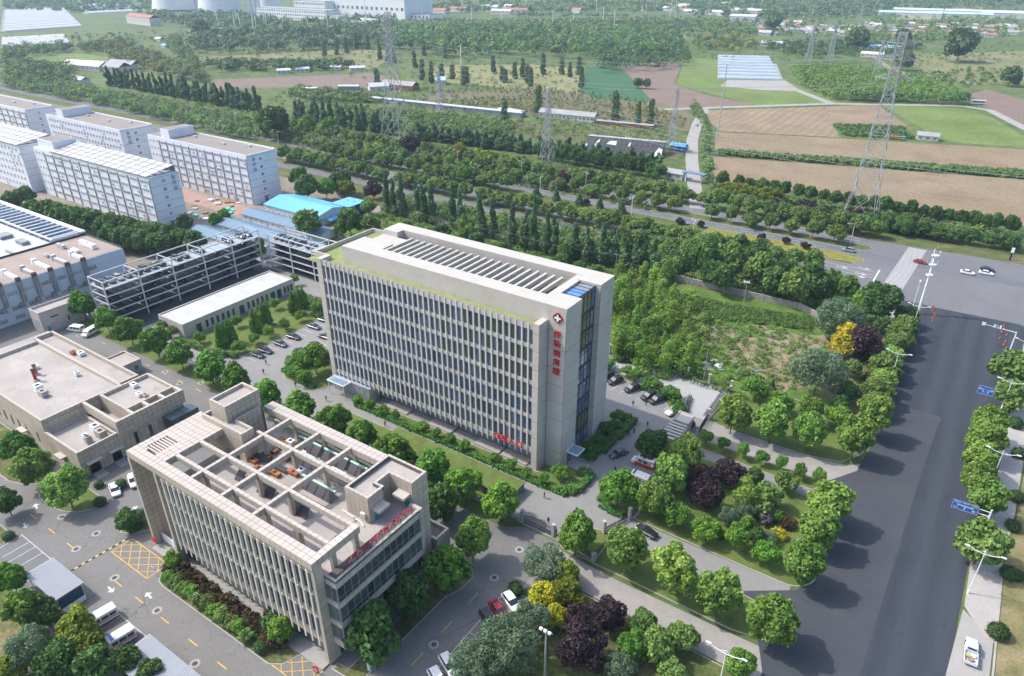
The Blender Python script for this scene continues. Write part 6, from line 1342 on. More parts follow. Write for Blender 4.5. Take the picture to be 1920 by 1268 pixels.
t = thing('green_sign', 'small green lawn sign in the facade bed', 'sign', (-103.6,42.2,.16), R(25)); obj('board', MB().box(-.9,-.04,.4,.9,.04,1.2).mesh('board', mat('sign_green',(0.03,0.33,0.17),0.5,0.05,1)), t); obj('leg', MB().box(-.7,-.04,0,-.62,.04,.4).box(.62,-.04,0,.7,.04,.4).mesh('leg', M_STEEL), t)
for i,(x,y,z0) in enumerate(((-94.9,41.8,.16),(-107.0,41.4,.16),(-34.5,77.6,.16),(-31.5,118.5,.16))):
    t = thing('garden_lamp', f'small square headed garden light {("in the facade bed","at the corner of the facade bed by the yellow box","beside the lower garden plums","behind the garden plums")[i]}', 'garden light', (x,y,z0), .4*i)
    obj('pole', MB().cyl((0,0,0),(0,0,2.4),.05,.05,6).mesh('pole', M_WHITE), t); obj('panel', MB().box(-.36,-.26,2.4,.36,.26,2.46).mesh('panel', M_WHITE), t); obj('cell', MB().box(-.3,-.2,2.46,-.03,.2,2.48).box(.03,-.2,2.46,.3,.2,2.48).mesh('cell', M_BLACK), t)

# ------------------------------------------------------------------ pylons and wires
def pylon(label, x, y, H_, w0, w1, arms, name='power_pylon', rz=0.0, lw=.12):
    """lattice tower: four legs, cross braces panel by panel, cross arms"""
    t = thing(name, label, 'pylon', (x,y,0), rz)
    prof = [(0,w0),(H_*.18,w0*.68),(H_*.58,w1*1.5),(H_*.72,w1),(H_,w1*.75)]
    def wd(z):
        for (a,wa),(b,wb) in zip(prof,prof[1:]):
            if z <= b: return wa+(wb-wa)*(z-a)/(b-a)
        return prof[-1][1]
    lv = [0]; 
    while lv[-1] < H_*.99: lv.append(min(H_, lv[-1]+max(2.2, wd(lv[-1])*.95)))
    cs = [(-.5,-.5),(.5,-.5),(.5,.5),(-.5,.5)]
    for c_ in cs:
        m = MB()
        for a,b in zip(lv,lv[1:]): m.bar((c_[0]*wd(a),c_[1]*wd(a),a),(c_[0]*wd(b),c_[1]*wd(b),b),lw*1.5)
        obj('leg', m.mesh('leg', M_LSTEEL), t)
    m = MB()
    for a,b in zip(lv,lv[1:]):
        for i in range(4):
            p, q = cs[i], cs[(i+1)%4]
            m.bar((p[0]*wd(a),p[1]*wd(a),a),(q[0]*wd(b),q[1]*wd(b),b),lw); m.bar((q[0]*wd(a),q[1]*wd(a),a),(p[0]*wd(b),p[1]*wd(b),b),lw)
            m.bar((p[0]*wd(b),p[1]*wd(b),b),(q[0]*wd(b),q[1]*wd(b),b),lw*.8)
    obj('bracing', m.mesh('bracing', M_LSTEEL), t)
    for z,l in arms:
        for s in (-1,1):
            m = MB(); w = wd(z)/2
            for v in (-w,w):
                m.bar((0,v,z),(0,s*(l) if 0 else v*.1+s*l,z+.3),lw); m.bar((0,v,z+2.2),(0,v*.1+s*l,z+.3),lw)
            for k in range(4): f = k/4; m.bar((-w*(1-f),s*(w+f*(l-w)),z),(w*(1-f),s*(w+f*(l-w)),z+1.8*(1-f)),lw*.7)
            m.bar((-w,s*w,z),(0,s*l,z+.3),lw); m.bar((w,s*w,z),(0,s*l,z+.3),lw)
            obj('cross_arm', m.mesh('cross_arm', M_LSTEEL), t)
            obj('insulator', MB().cyl((0,s*l*.95,z+.2),(0,s*l*.95,z-2.0),.14,.14,6).mesh('insulator', M_STEEL), t)
    return t
pylon('large power pylon standing among the poplars left of centre', -305,324, 74, 16, 3.4, [(50,8.5),(60,9.5),(70,7)], rz=R(8), lw=.17)
pylon('large leaning looking power pylon at the wheat stubble edge on the right', -42,331, 75, 13.5, 3.6, [(58,6.5),(65,6.5),(71,5)], rz=R(90), lw=.15)
pylon('slim power pylon rising from the dark conifers in the middle', -198,324.5, 41, 8, 2.2, [(30,3),(35,3.4),(39,2.4)], lw=.11)
p = at(1258,285); pylon('slim power pylon beside the village road', p.x,p.y, 36, 6.5, 1.8, [(27,3),(31,3.2),(34,2.2)], lw=.11)
p = at(825,215); pylon('slim power pylon behind the long white canopy roof', p.x,p.y, 30, 5, 1.6, [(23,2.6),(26,2.8),(29,2)], lw=.15)
for i,(px,py,h) in enumerate(((1515,118,38),(1555,117,42),(1608,65,40),(372,38,55),(1640,150,34))): p = at(px,py); pylon(f'small distant pylon {("left of the pair above the young plantation","right of the pair above the young plantation","near the far village","with a forked head before the cooling towers","behind the young plantation")[i]}', p.x,p.y,h,8,2.4,[(h*.75,4),(h*.9,4.5)], lw=.22)
def wires(label, ends, n=10, r=.035):
    t = thing('power_line', label, 'power line')
    for a, b in ends:
        a, b = Vector(a), Vector(b); sag = (b-a).length*.028; pts = [a.lerp(b,k/n) - Vector((0,0,sag*4*(k/n)*(1-k/n))) for k in range(n+1)]
        obj('wire', MB().tube(pts, r, 4).mesh('wire', mat('wire_grey',(0.30,0.31,0.32),0.5,0.1,1)), t)
wires('power lines sweeping over the highway trees from the right edge to the middle pylon', [((-198,324.5+o,z),(70,300+o*1.4,z-3)) for o,z in ((-3,30),(3,30),(-3.4,35),(3.4,35),(-2.4,39),(2.4,39))], r=.075)
wires('thin wires along the block wall poles', [((at(784,424).x,at(784,424).y,6.2),(at(951,465).x,at(951,465).y,6.6)),((at(951,465).x,at(951,465).y,6.6),(at(1154,512).x,at(1154,512).y,7.1))], r=.03)
wires('high wires between the large left pylon and the right pylon', [((-305,324+o,z-2),(-42,331+o*.7,z+6)) for o,z in ((-8,50),(8,50),(-9,60),(9,60))], n=14, r=.08)
# ------------------------------------------------------------------ vehicles
M_CARGLASS = mat('car_glass',(0.03,0.035,0.042),0.08,0.2,0.5,spec=0.8)
def paint(name, col, rough=0.25): return mat(name, col, rough, 0.04, 0.5, spec=0.6)
P_BLACK = paint('black_paint',(0.018,0.02,0.026)); P_WHITE = paint('car_white',(0.70,0.71,0.72)); P_RED = paint('car_red',(0.28,0.015,0.02)); P_NAVY = paint('slate_paint',(0.055,0.07,0.095)); P_SILV = paint('silver_blue_paint',(0.22,0.25,0.29)); P_TAIL = mat('tail_light',(0.30,0.01,0.01),0.3,0.1,1); P_HEAD = mat('head_light',(0.6,0.6,0.62),0.2,0.1,1)
def loft(secs, m, close=True, smooth=False):
    """body from cross sections along the length: each section a list of (y, z) at x"""
    mb = MB(); n = len(secs[0][1])
    for x, s in secs: mb.v.extend([(x,y,z) for y,z in s])
    for k in range(len(secs)-1):
        for i in range(n):
            j = (i+1)%n; mb.f.append([k*n+i,k*n+j,(k+1)*n+j,(k+1)*n+i]); mb.m.append(0)
    mb.f.append([i for i in range(n)][::-1]); mb.m.append(0); mb.f.append([(len(secs)-1)*n+i for i in range(n)]); mb.m.append(0)
    me = mb.mesh('body', m)
    return me
def sec(w, zb, zt, r=.12): return [(-w+r,zb),(w-r,zb),(w,zb+r),(w,zt-r),(w-r*1.4,zt),(-w+r*1.4,zt),(-w,zt-r),(-w,zb+r)]
WH = MB().cyl((0,-.11,0),(0,.11,0),.33,.33,14).mesh('wheel', M_TYRE); HUB = MB().cyl((0,-.125,0),(0,.125,0),.19,.19,10).mesh('rim', M_STEEL)
def car_proto(style, pm):
    """nose towards +X"""
    t = thing('parked_car', '', 'car')
    if style == 'sedan': body = [(-2.35,.84,.45,.82),(-2.25,.9,.28,.98),(-1.5,.92,.25,1.0),(0,.93,.24,.98),(1.0,.92,.25,.93),(1.9,.89,.27,.84),(2.3,.8,.36,.68)]; cab = [(-1.75,.62,.98),(-1.05,.60,1.40),(-.1,.62,1.44),(.45,.63,1.38),(1.15,.72,.93)]
    else: body = [(-2.3,.86,.5,1.0),(-2.2,.92,.3,1.12),(-1.2,.94,.27,1.1),(0,.95,.27,1.08),(1.0,.94,.28,1.06),(1.9,.9,.3,.98),(2.28,.82,.4,.78)]; cab = [(-2.12,.68,1.1),(-1.85,.68,1.6),(-.4,.70,1.68),(.3,.70,1.62),(1.1,.76,1.06)]
    obj('body', loft([(x,sec(w,a,b)) for x,w,a,b in body], pm), t)
    z0 = 0.92 if style == 'sedan' else 1.03
    gl = MB(); n = len(cab)
    for x,w,z in cab: gl.v.extend([(x,-.82,z0-.02 if z < 1.15 else z0),(x,-w,z),(x,w,z),(x,.82,z0-.02 if z < 1.15 else z0)])
    for k in range(n-1):
        for i in range(3): gl.f.append([4*k+i,4*k+i+1,4*k+5+i,4*k+4+i]); gl.m.append(0)
    g_ = obj('window_glass', gl.mesh('window_glass', M_CARGLASS), t)
    rf = MB(); r_ = [c for c in cab if c[2] > 1.3]
    for x,w,z in r_: rf.v.extend([(x,-w-.01,z+.015),(x,w+.01,z+.015)])
    for k in range(len(r_)-1): rf.f.append([2*k,2*k+1,2*k+3,2*k+2]); rf.m.append(0)
    obj('roof', rf.mesh('roof', pm), t)
    for x in (-1.42,1.42):
        for y in (-.80,.80): w = obj('wheel', WH, t, (x,y,.33)); obj('rim', HUB, w)
    for y in (-.58,.58):
        obj('headlight', MB().box(2.05,y-.2,.6,2.27,y+.2,.74).mesh('headlight', P_HEAD), t); obj('taillight', MB().box(-2.36,y-.22,.72,-2.22,y+.22,.9).mesh('taillight', P_TAIL), t)
    for y in (-1.0,.86): obj('mirror', MB().box(.65,y,.98,.8,y+.14,1.1).mesh('mirror', pm), t)
    return t
PROTO = {}
def car(style, pm, x, y, rz, label, z=0.05, name='parked_car', group='parked cars'):
    k = (style, pm.name)
    if k not in PROTO: t = PROTO[k] = car_proto(style, pm); t.location = (x,y,z); t.rotation_euler = (0,0,rz); t['label'] = label; t['group'] = group
    else: t = dup(PROTO[k], (x,y,z), rz, label, group=group)
    return t
def van_proto(kind_, pm):
    t = thing('ambulance' if kind_ != 'van' else 'white_van', '', 'ambulance' if kind_ != 'van' else 'van')
    L_ = 2.75 if kind_ != 'van' else 2.6; top = 2.55 if kind_ == 'red' else 2.3 if kind_ == 'amb' else 2.05
    body = [(-L_,.9,.4,top-.1),(-L_+.1,.98,.3,top),(.9,.99,.28,top),(1.35,.98,.28,top-.12),(2.0,.96,.28,1.25),(L_-.1,.9,.32,1.05),(L_,.82,.4,.85)]
    obj('body', loft([(x,sec(w,a,b,.1)) for x,w,a,b in body], pm), t)
    wz = 1.2
    for s in (-1,1):
        y = s*.995; o = -.012 if s < 0 else .012
        for xa,xb in ((-L_+.3,-1.4),(-1.25,-.1),(.1,1.0)): 
            if kind_ == 'red' and xa == -L_+.3: continue
            obj('side_window', MB().box(xa,y-.01,wz,xb,y+.01,wz+.62).mesh('side_window', M_CARGLASS), t)
    obj('windscreen', MB().add([(1.42,-.82,top-.22),(1.42,.82,top-.22),(2.02,.84,1.28),(2.02,-.84,1.28)],[(0,3,2,1)]).mesh('windscreen', M_CARGLASS), t)
    obj('rear_window', MB().box(-L_-.02,-.7,1.3,-L_+.01,.7,1.9).mesh('rear_window', M_CARGLASS), t)
    if kind_ == 'amb':
        for s in (-1,1): obj('stripe', MB().box(-L_+.1,s*.99-.015,.82,1.6,s*.99+.015,1.0).mesh('stripe', M_RED), t)
        obj('light_bar', MB().box(.5,-.75,top,.9,.75,top+.16).mesh('light_bar', M_BLUE), t); obj('roof_hatch', MB().box(-1.6,-.3,top,-.9,.3,top+.1).mesh('roof_hatch', M_WHITE), t)
    if kind_ == 'red':
        for s in (-1,1):
            obj('stripe', MB().box(-L_+.05,s*.99-.02,.35,1.75,s*.99+.02,1.05).box(-L_+.05,s*.99-.02,1.9,1.2,s*.99+.02,2.05).mesh('stripe', mat('ambulance_red',(0.42,0.03,0.015),0.4,0.05,1)), t)
            b_ = obj('badge', MB().cyl((-1.7,s*1.0,1.5),(-1.7,s*1.02,1.5),.3,.3,16).mesh('badge', M_BLUE), t)
            obj('badge_bar', MB().box(-1.95,s*1.03-.005,1.44,-1.45,s*1.03+.005,1.56).mesh('badge_bar', M_LINE), b_)
        obj('rear_panel', MB().box(-L_-.015,-.9,.4,-L_+.02,.9,1.1).mesh('rear_panel', MATS['ambulance_red']), t)
        obj('light_bar', MB().box(.55,-.85,top,.85,.85,top+.16).mesh('light_bar', mat('dark_blue_lens',(0.02,0.04,0.10),0.2,0.1,1)), t); obj('roof_hatch', MB().box(-2.2,.3,top,-2.0,.5,top+.08).mesh('roof_hatch', M_BLACK), t)
    for x in (-1.6,1.75):
        for y in (-.86,.86): w = obj('wheel', WH, t, (x,y,.34)); obj('rim', HUB, w)
    for y in (-.68,.68): obj('headlight', MB().box(L_-.2,y-.18,.72,L_-.03,y+.18,.95).mesh('headlight', P_HEAD), t); obj('taillight', MB().box(-L_-.03,y*1.25-.08,.9,-L_+.03,y*1.25+.08,1.3).mesh('taillight', P_TAIL), t)
    return t
def put(t, x, y, rz, label, z=0.05, group=None):
    t.location = (x,y,z); t.rotation_euler = (0,0,rz); t['label'] = label
    if group: t['group'] = group
    return t
A1 = put(van_proto('amb', P_WHITE), -107.2+2.0,30.0, R(262), 'white ambulance with a red side stripe, parked next to the carport with the navy panel', .05, 'white ambulances in the front car park')
dup(A1, (-98.7+.2,29.3,.05), R(262), 'white ambulance with a red side stripe, second from the carport with the navy panel')
A2 = put(van_proto('red', P_WHITE), -46.9,121.4, R(180), 'white and red high roofed ambulance parked under the trees, nearer the gatehouse', .05, 'red banded ambulances')
dup(A2, (-45.6,115.2,.05), R(180), 'white and red high roofed ambulance half hidden by the round tree')
V1 = put(van_proto('van', P_WHITE), -217.4,84.0, R(200), 'long white minibus parked sideways by the garage hut', .05, 'white vans by the garage hut')
dup(V1, (-211.6,85.2,.05), R(290), 'white minivan seen from behind next to the long minibus')
w_ = [(-160.5,104.9,'first from the hedge end'),(-160.6,107.7,'second from the hedge end'),(-160.3,112.9,'third along the lawn'),(-160.5,118.0,'fourth along the lawn, between empty bays'),(-160.6,126.0,'fifth along the lawn'),(-161.2,131.0,'last along the lawn by the white fins')]
for i,(x,y,s) in enumerate(w_): car('sedan', P_NAVY if i in (2,4) else P_BLACK, x+1.6, y, R(8 if i % 2 else 4), f'{"slate blue" if i in (2,4) else "black"} sedan in the west hospital car park, {s}')
for x,y,s in ((-150.6,113.2,'beside the round tree bed'),(-149.9,118.2,'second beside the round tree bed'),(-151.4,123.3,'half hidden by the tower')): car('sedan', P_BLACK, x, y, R(185), f'black sedan in the opposite west bays, {s}')
e_ = [(-71.2,150.2,'half hidden by the tower end'),(-68.2,149.4,'beside the first small tree pair'),(-62.8,148.4,'alone in the middle bay'),(-57.6,147.4,'left of the adjacent pair by the hedge'),(-55.2,147.0,'right of the adjacent pair by the hedge')]
for x,y,s in e_: car('suv', P_BLACK, x, y, R(248), f'black car in the east hospital car park, {s}')
car('suv', P_WHITE, -49.6,144.4, R(248), 'car with a white bonnet half hidden by the hedge end of the east car park')
car('suv', P_BLACK, -45.2,141.6, R(168), 'black car waiting behind the gatehouse roof')
car('sedan', P_NAVY, -53.2,121.4, R(243), 'dark slate car driving in the shade of the ward tower')
car('sedan', P_BLACK, -37.4,103.2-1.2, R(170), 'black car tail showing behind a plane tree on the south drive')
for x,y,rz,st,pm,s in ((-135.9,50.0,R(340),'sedan',P_WHITE,'white sedan parked at the tree bed kerb'),(-135.3,53.8,R(338),'suv',P_WHITE,'white estate car parked nearer the flat roof hall'),(-49.4,72.6,R(335),'suv',P_WHITE,'white car at the end of the street bays by the clipped bush'),(-50.4,70.0,R(335),'sedan',P_RED,'red car squeezed beside the white one in the street bays'),(-50.5,67.4,R(335),'suv',P_BLACK,'black car third in the street bays'),(-50.6,56.6,R(335),'suv',P_WHITE,'white car half under the willow in the street bays'),(-50.4,53.6,R(335),'suv',P_WHITE,'white car at the bottom edge in the street bays')): car(st, pm, x, y, rz, s)
for px,py,rz,st,pm,s in ((1725,494,0,'sedan',P_RED,'red car crossing the zebra stripes'),(1813,514,0,'sedan',P_WHITE,'white car on the junction, left of the pair'),(1848,515,0,'sedan',P_WHITE,'white car on the junction, right of the pair'),(1851,508,0,'sedan',P_BLACK,'black car behind the right white car on the junction'),(1590,472,R(180),'suv',P_SILV,'silver blue car on the far lanes beside the island tip'),(1281,420,0,'sedan',P_SILV,'silver car at the edge of the flowered strip'),(1312,231,R(100),'sedan',P_WHITE,'white car on the village road'),(1305,236,R(100),'suv',P_WHITE,'white car behind the first on the village road'),(786,315,0,'suv',P_WHITE,'white car on the highway near the left pylon')): p = at(px,py); car(st, pm, p.x, p.y, rz, s, .08)
# pick-up seen from above
t = thing('pickup_truck', 'silver white pickup truck with a loaded open bed on the concrete driveway', 'pickup', (18.0,106.4,.08), R(92))
pm = paint('pickup_white',(0.55,0.60,0.64))
obj('body', loft([(x,sec(w,a,b)) for x,w,a,b in ((-.4,.9,.35,1.05),(.2,.92,.3,1.1),(1.5,.92,.3,1.08),(2.4,.88,.32,1.0),(2.75,.78,.42,.8))], pm), t)
obj('cab', loft([(x,sec(w,1.0,z,.08)) for x,w,z in ((-.35,.78,1.7),(.9,.80,1.74),(1.0,.80,1.7))], pm), t); obj('windscreen', MB().add([(1.0,-.75,1.68),(1.0,.75,1.68),(1.75,.8,1.1),(1.75,-.8,1.1)],[(0,3,2,1)]).mesh('windscreen', M_CARGLASS), t); obj('rear_window', MB().box(-.39,-.6,1.2,-.36,.6,1.6).mesh('rear_window', M_CARGLASS), t)
obj('bed', MB().box(-3.0,-.95,.55,-.45,.95,.65).box(-3.0,-.95,.65,-.45,-.88,1.1).box(-3.0,.88,.65,-.45,.95,1.1).box(-3.0,-.88,.65,-2.92,.88,1.1).mesh('bed', pm), t); obj('bed_lining', MB().box(-2.92,-.88,.65,-.45,.88,.68).mesh('bed_lining', M_STEEL), t)
for x in (-2.1,1.7):
    for y in (-.82,.82): w = obj('wheel', WH, t, (x,y,.34)); obj('rim', HUB, w)
for y in (-1.1,.92): obj('mirror', MB().box(1.1,y,1.1,1.25,y+.18,1.3).mesh('mirror', M_BLACK), t)
for i,(x,y,c_) in enumerate(((.35,-1.2,M_WHITE),(-.3,-1.5,mat('yellow_green_sack',(0.35,0.38,0.12),0.8,0.2,2)),(.1,-2.2,mat('reddish_bundle',(0.35,0.18,0.13),0.8,0.2,2)))):
    o = obj('load_sack', MB().box(-.35,-.25,0,.35,.25,.35).box(-.2,-.35,.1,.25,.35,.3).mesh('load_sack', c_), None, (18.0+x,106.4+y,.78), .4*i); tag(o, ('white bag','yellow green sack','reddish bundle')[i]+' lying in the bed of the pickup truck', 'load')
# tanker on the highway, farm trucks
p = at(840,329); t = thing('tanker_truck', 'white and green tanker truck on the highway', 'truck', (p.x,p.y,.08), R(180))
obj('cab', loft([(x,sec(w,.5,z,.1)) for x,w,z in ((2.4,1.2,2.9),(4.0,1.2,2.9),(4.3,1.15,1.6))], P_WHITE), t); obj('tank', MB().cyl((-4,0,1.9),(2.2,0,1.9),1.15,1.15,14).mesh('tank', mat('tank_green',(0.22,0.36,0.28),0.5,0.1,.5)), t); obj('chassis', MB().box(-4.2,-1,.5,2.3,1,.9).mesh('chassis', M_BLACK), t)
for x in (-3,-1.8,3.1):
    for y in (-1.05,1.05): w = obj('wheel', WH, t, (x,y,.45)); w.scale = (1.4,1.4,1.4)
p = at(1833,196); t = thing('parked_bus', 'white coach parked at the bend of the field track', 'bus', (p.x,p.y,.1), R(20)); obj('body', MB().box(-5,-1.2,.4,5,1.2,3.1).mesh('body', P_WHITE), t); obj('window_glass', MB().box(-4.6,-1.22,1.5,4.6,-1.205,2.5).box(5.0,-1,1.3,5.02,1,2.6).mesh('window_glass', M_CARGLASS), t)
for x in (-3,3): 
    for y in (-1,1): w = obj('wheel', WH, t, (x,y,.45)); w.scale = (1.4,1.4,1.4)
p = at(1680,262); t = thing('farm_truck', 'blue cabbed farm truck with brown sides at the wheat stubble', 'truck', (p.x,p.y,.1), R(5)); obj('cab', MB().box(3,-1,.5,4.6,1,2.4).mesh('cab', M_SKY), t); obj('load', MB().box(-4,-1.1,.7,2.8,1.1,1.9).mesh('load', M_RUST), t); obj('window_glass', MB().box(3.3,-1.02,1.4,4.3,-1.005,2.1).mesh('window_glass', M_CARGLASS), t)
for x in (-3,-1.5,3.6):
    for y in (-1,1): obj('wheel', WH, t, (x,y,.35))
# cars on the steel car parks
rg = random.Random(21); used = 0
for gi, (slots, nm, rz) in enumerate(((GS1,'long',0),(GS2,'shorter',R(90)))):
    cnt = {}
    for li, p in slots:
        pr = .62 if li == 0 else .42
        if rg.random() > pr: continue
        cnt[li] = cnt.get(li,0)+1; n_ = cnt[li]
        lab = f'dark car, {("top","fourth","third","second","first","ground")[li] if gi == 0 else ("top","third","second","first","ground")[li]} deck of the {nm} steel car park, {nth(n_)} from the {"street" if gi == 0 else "west"}'
        if gi == 0 and li == 0 and n_ == 3: car('suv', P_SILV, p[0], p[1], rz, lab.replace('dark','silver'), p[2], group='cars on the steel car parks')
        else: car('sedan' if rg.random() < .6 else 'suv', P_BLACK if rg.random() < .8 else P_NAVY, p[0], p[1], rz + (math.pi if rg.random() < .3 else 0), lab, p[2], group='cars on the steel car parks')

# ------------------------------------------------------------------ bicycles
def wheel_ring(mb, x, r=.34):
    n = 10
    pts = [(x+r*math.cos(2*math.pi*i/n), 0, r+.02+r*math.sin(2*math.pi*i/n)) for i in range(n+1)]; mb.tube(pts, .028, 4)
    for i in range(0,n,2): mb.bar((x,0,r+.02), pts[i], .012)
bk = MB(); bk.tube([(-.05,0,.34),(.45,0,.80),(-.2,0,.85),(-.05,0,.34),(-.52,0,.36),(-.2,0,.85)],.035,4).tube([(.45,0,.80),(.52,0,.36)],.035,4).tube([(.45,0,.80),(.42,0,1.05)],.03,4).tube([(.42,-.28,1.07),(.42,.28,1.07)],.025,4).tube([(-.2,0,.85),(-.23,0,.98)],.03,4)
bkf = bk.mesh('frame', mat('bike_black',(0.03,0.03,0.034),0.5,0.2,1)); bw1 = MB(); wheel_ring(bw1,-.52); bw1 = bw1.mesh('wheel', M_TYRE); bw2 = MB(); wheel_ring(bw2,.52); bw2 = bw2.mesh('wheel', M_TYRE); sdl = MB().box(-.38,-.09,.97,-.1,.09,1.05).mesh('saddle', M_BLACK)
bproto = None; nb = {}
def bike(x, y, rz, where, z=.05):
    global bproto
    nb[where] = nb.get(where,0)+1; lab = f'black bicycle {where}, {nth(nb[where])} from the far end'
    if bproto is None:
        bproto = thing('bicycle', lab, 'bicycle', (x,y,z), rz, 'bicycles in the paved bicycle yard')
        obj('frame', bkf, bproto); obj('wheel', bw1, bproto); obj('wheel', bw2, bproto); obj('saddle', sdl, bproto)
    else: dup(bproto, (x,y,z), rz, lab)
rb_ = random.Random(2)
x = -79
while x < -46:
    if rb_.random() < .78: bike(x, 160.7+rb_.uniform(-.2,.2), R(90+rb_.uniform(-14,14)), 'in the row along the tall pier fence')
    x += .95
x = -76
while x < -49:
    if rb_.random() < .28: bike(x, 156.9-(x+76)*.19+rb_.uniform(-.1,.1), R(75+rb_.uniform(-14,14)), 'in the loose row behind the small tree pairs')
    x += .95
for k in range(16): bike(-42.2+rb_.uniform(-.1,.1), 159.3-.78*k, R(rb_.uniform(-10,10)), 'packed against the eastern fence')
for k in range(12): bike(-48.6+.15*k+rb_.uniform(-.1,.1), 153.4-.6*k, R(160+rb_.uniform(-12,12)), 'packed beside the hedge end')

# ------------------------------------------------------------------ people
def person_mesh(pose, top, legs, skin=(0.42,0.27,0.19), seed=0):
    """one continuous skinned figure; pose gives the joints"""
    me = bpy.data.meshes.new('person'); ob = bpy.data.objects.new('person', me); COL.objects.link(ob)
    st = pose.get('stride',.18); ar = pose.get('arm',.12); el = pose.get('elbow',.0)
    V = [(0,0,.93),(0,0,1.12),(.0,0,1.38),(.01,0,1.47),(.02,0,1.56),(.03,0,1.68),        # 0 pelvis 1 waist 2 chest 3 neck 4 head base 5 crown
         (0,.19,1.36),(ar*.5,.24,1.10),(ar+el,.23,.88),(ar*1.2+el,.22,.78),              # 6-9 left arm, hand
         (0,-.19,1.36),(-ar*.5,-.24,1.10),(-ar+el,-.23,.88),(-ar*1.1+el,-.22,.78),          # 10-13 right arm
         (0,.095,.86),(-st*.35+.03,.10,.48),(-st,.10,.09),(-st+.15,.105,.04),              # 14-17 left leg, toe
         (0,-.095,.86),(st*.5+.03,-.10,.49),(st,-.10,.08),(st+.15,-.105,.04)]            # 18-21 right leg
    Ed = [(0,1),(1,2),(2,3),(3,4),(4,5),(2,6),(6,7),(7,8),(8,9),(2,10),(10,11),(11,12),(12,13),(0,14),(14,15),(15,16),(16,17),(0,18),(18,19),(19,20),(20,21)]
    rad = [(.15,.12),(.135,.10),(.17,.115),(.055,.055),(.085,.095),(.075,.085),(.07,.07),(.05,.05),(.038,.038),(.03,.045),(.07,.07),(.05,.05),(.038,.038),(.03,.045),(.095,.095),(.062,.065),(.042,.045),(.035,.04),(.095,.095),(.062,.065),(.042,.045),(.035,.04)]
    me.from_pydata(V, Ed, [])
    md = ob.modifiers.new('skin', 'SKIN'); sk = me.skin_vertices[0].data
    for i,r_ in enumerate(rad): sk[i].radius = r_
    sk[0].use_root = True
    s2 = ob.modifiers.new('sub', 'SUBSURF'); s2.levels = 1; s2.render_levels = 1
    dg = bpy.context.evaluated_depsgraph_get(); out = bpy.data.meshes.new_from_object(ob.evaluated_get(dg)); bpy.data.objects.remove(ob)
    out.materials.clear()
    for m in (mat('skin',skin,.6,.1,2), mat('cloth_'+top[0],top[1],.9,.15,2), mat('cloth_'+legs[0],legs[1],.9,.15,2), mat('hair_black',(0.012,0.01,0.01),.6,.2,2), M_BLACK): out.materials.append(m)
    for p in out.polygons:
        z = p.center.z; ay = abs(p.center.y)
        p.material_index = 4 if z < .1 else (0 if ay > .17 and z < .84 else (2 if z < .92 else (1 if z < 1.45 else (3 if z > 1.64 or p.center.x < .0 else 0))))
        p.use_smooth = True
    return out
DK = ('dark',(0.025,0.027,0.033)); GYC = ('grey',(0.05,0.052,0.06)); OL = ('olive',(0.05,0.05,0.03))
PM = [person_mesh({'stride':.22,'arm':.14}, DK, DK), person_mesh({'stride':.05,'arm':.03}, DK, GYC), person_mesh({'stride':.16,'arm':.08,'elbow':.08}, OL, DK), person_mesh({'stride':.28,'arm':.18}, GYC, DK)]
PD = ['walking in dark clothes','in jacket and grey trousers','in olive jacket and dark trousers','striding in grey jacket, dark trousers']
T5 = (280,500,5.283); T7 = (1080,640,3.9625); TD = (590,640,6.34); R5_ = (900,850,3.034); T8 = (1100,760,7.046)
for (o_,qx,qy,k,rz,w) in ((T5,802,916,0,1.0,'by the west car park hedge corner, left of two'),(T5,842,912,1,1.4,'by the west car park hedge corner, right of two'),(T5,1160,972,3,.6,'crossing the west car park nearest the sedans'),(T5,1135,1067,1,-1.0,'alone in the west car park lane'),(T5,1450,1192,0,-.6,'on the path beside the curved tree bed'),
    (TD,140,712,1,.3,'on the grey path before the glass canopy'),(TD,840,1020,3,2.6,'on the path, first beyond the glass canopy'),(TD,1140,1120,1,2.8,'half hidden by a crown on the path'),(TD,1228,1205,0,2.8,'on the path beside the middle of the front hedge'),(TD,1440,1262,1,2.8,'before the end of the front hedge'),
    (R5_,70,112,0,2.9,'left of two on the path near the grass roof'),(R5_,105,115,1,2.9,'right of two near the grass roof'),(R5_,365,256,2,.4,'alone in the middle of the sunlit forecourt'),(R5_,388,402,1,1.8,'just inside the arched black gate'),(R5_,682,190,0,1.9,'in the tower shade beside the round tree'),
    (T8,372,895,0,1.2,'in the tower shade beside the ambulances'),(T8,550,412,3,1.1,'left of two walking in the tower shade'),(T8,622,380,0,1.1,'right of two walking in the tower shade'),(T8,800,290,2,-1.8,'at the edge of the tower shadow'),
    (T7,422,482,2,-1.2,'left of two standing in the east car park'),(T7,520,480,1,-1.4,'right of two standing in the east car park')):
    p = at(o_[0]+qx/o_[2], o_[1]+qy/o_[2]); o = obj('person', PM[k], None, (p.x,p.y,.05), rz, 1.05); tag(o, f'person {PD[k]} {w}', 'person', 'people on the hospital paths')
# ------------------------------------------------------------------ planting near the hospital
def tp(k, px, py, rpx, label, group=None, cat='tree', zf=None, hs=1.0):
    p, r = crown_at(k, px, py, rpx, zf); return plant(k, p, r, KIND[k]['H']/KIND[k]['R']*r*hs, label, cat, group)
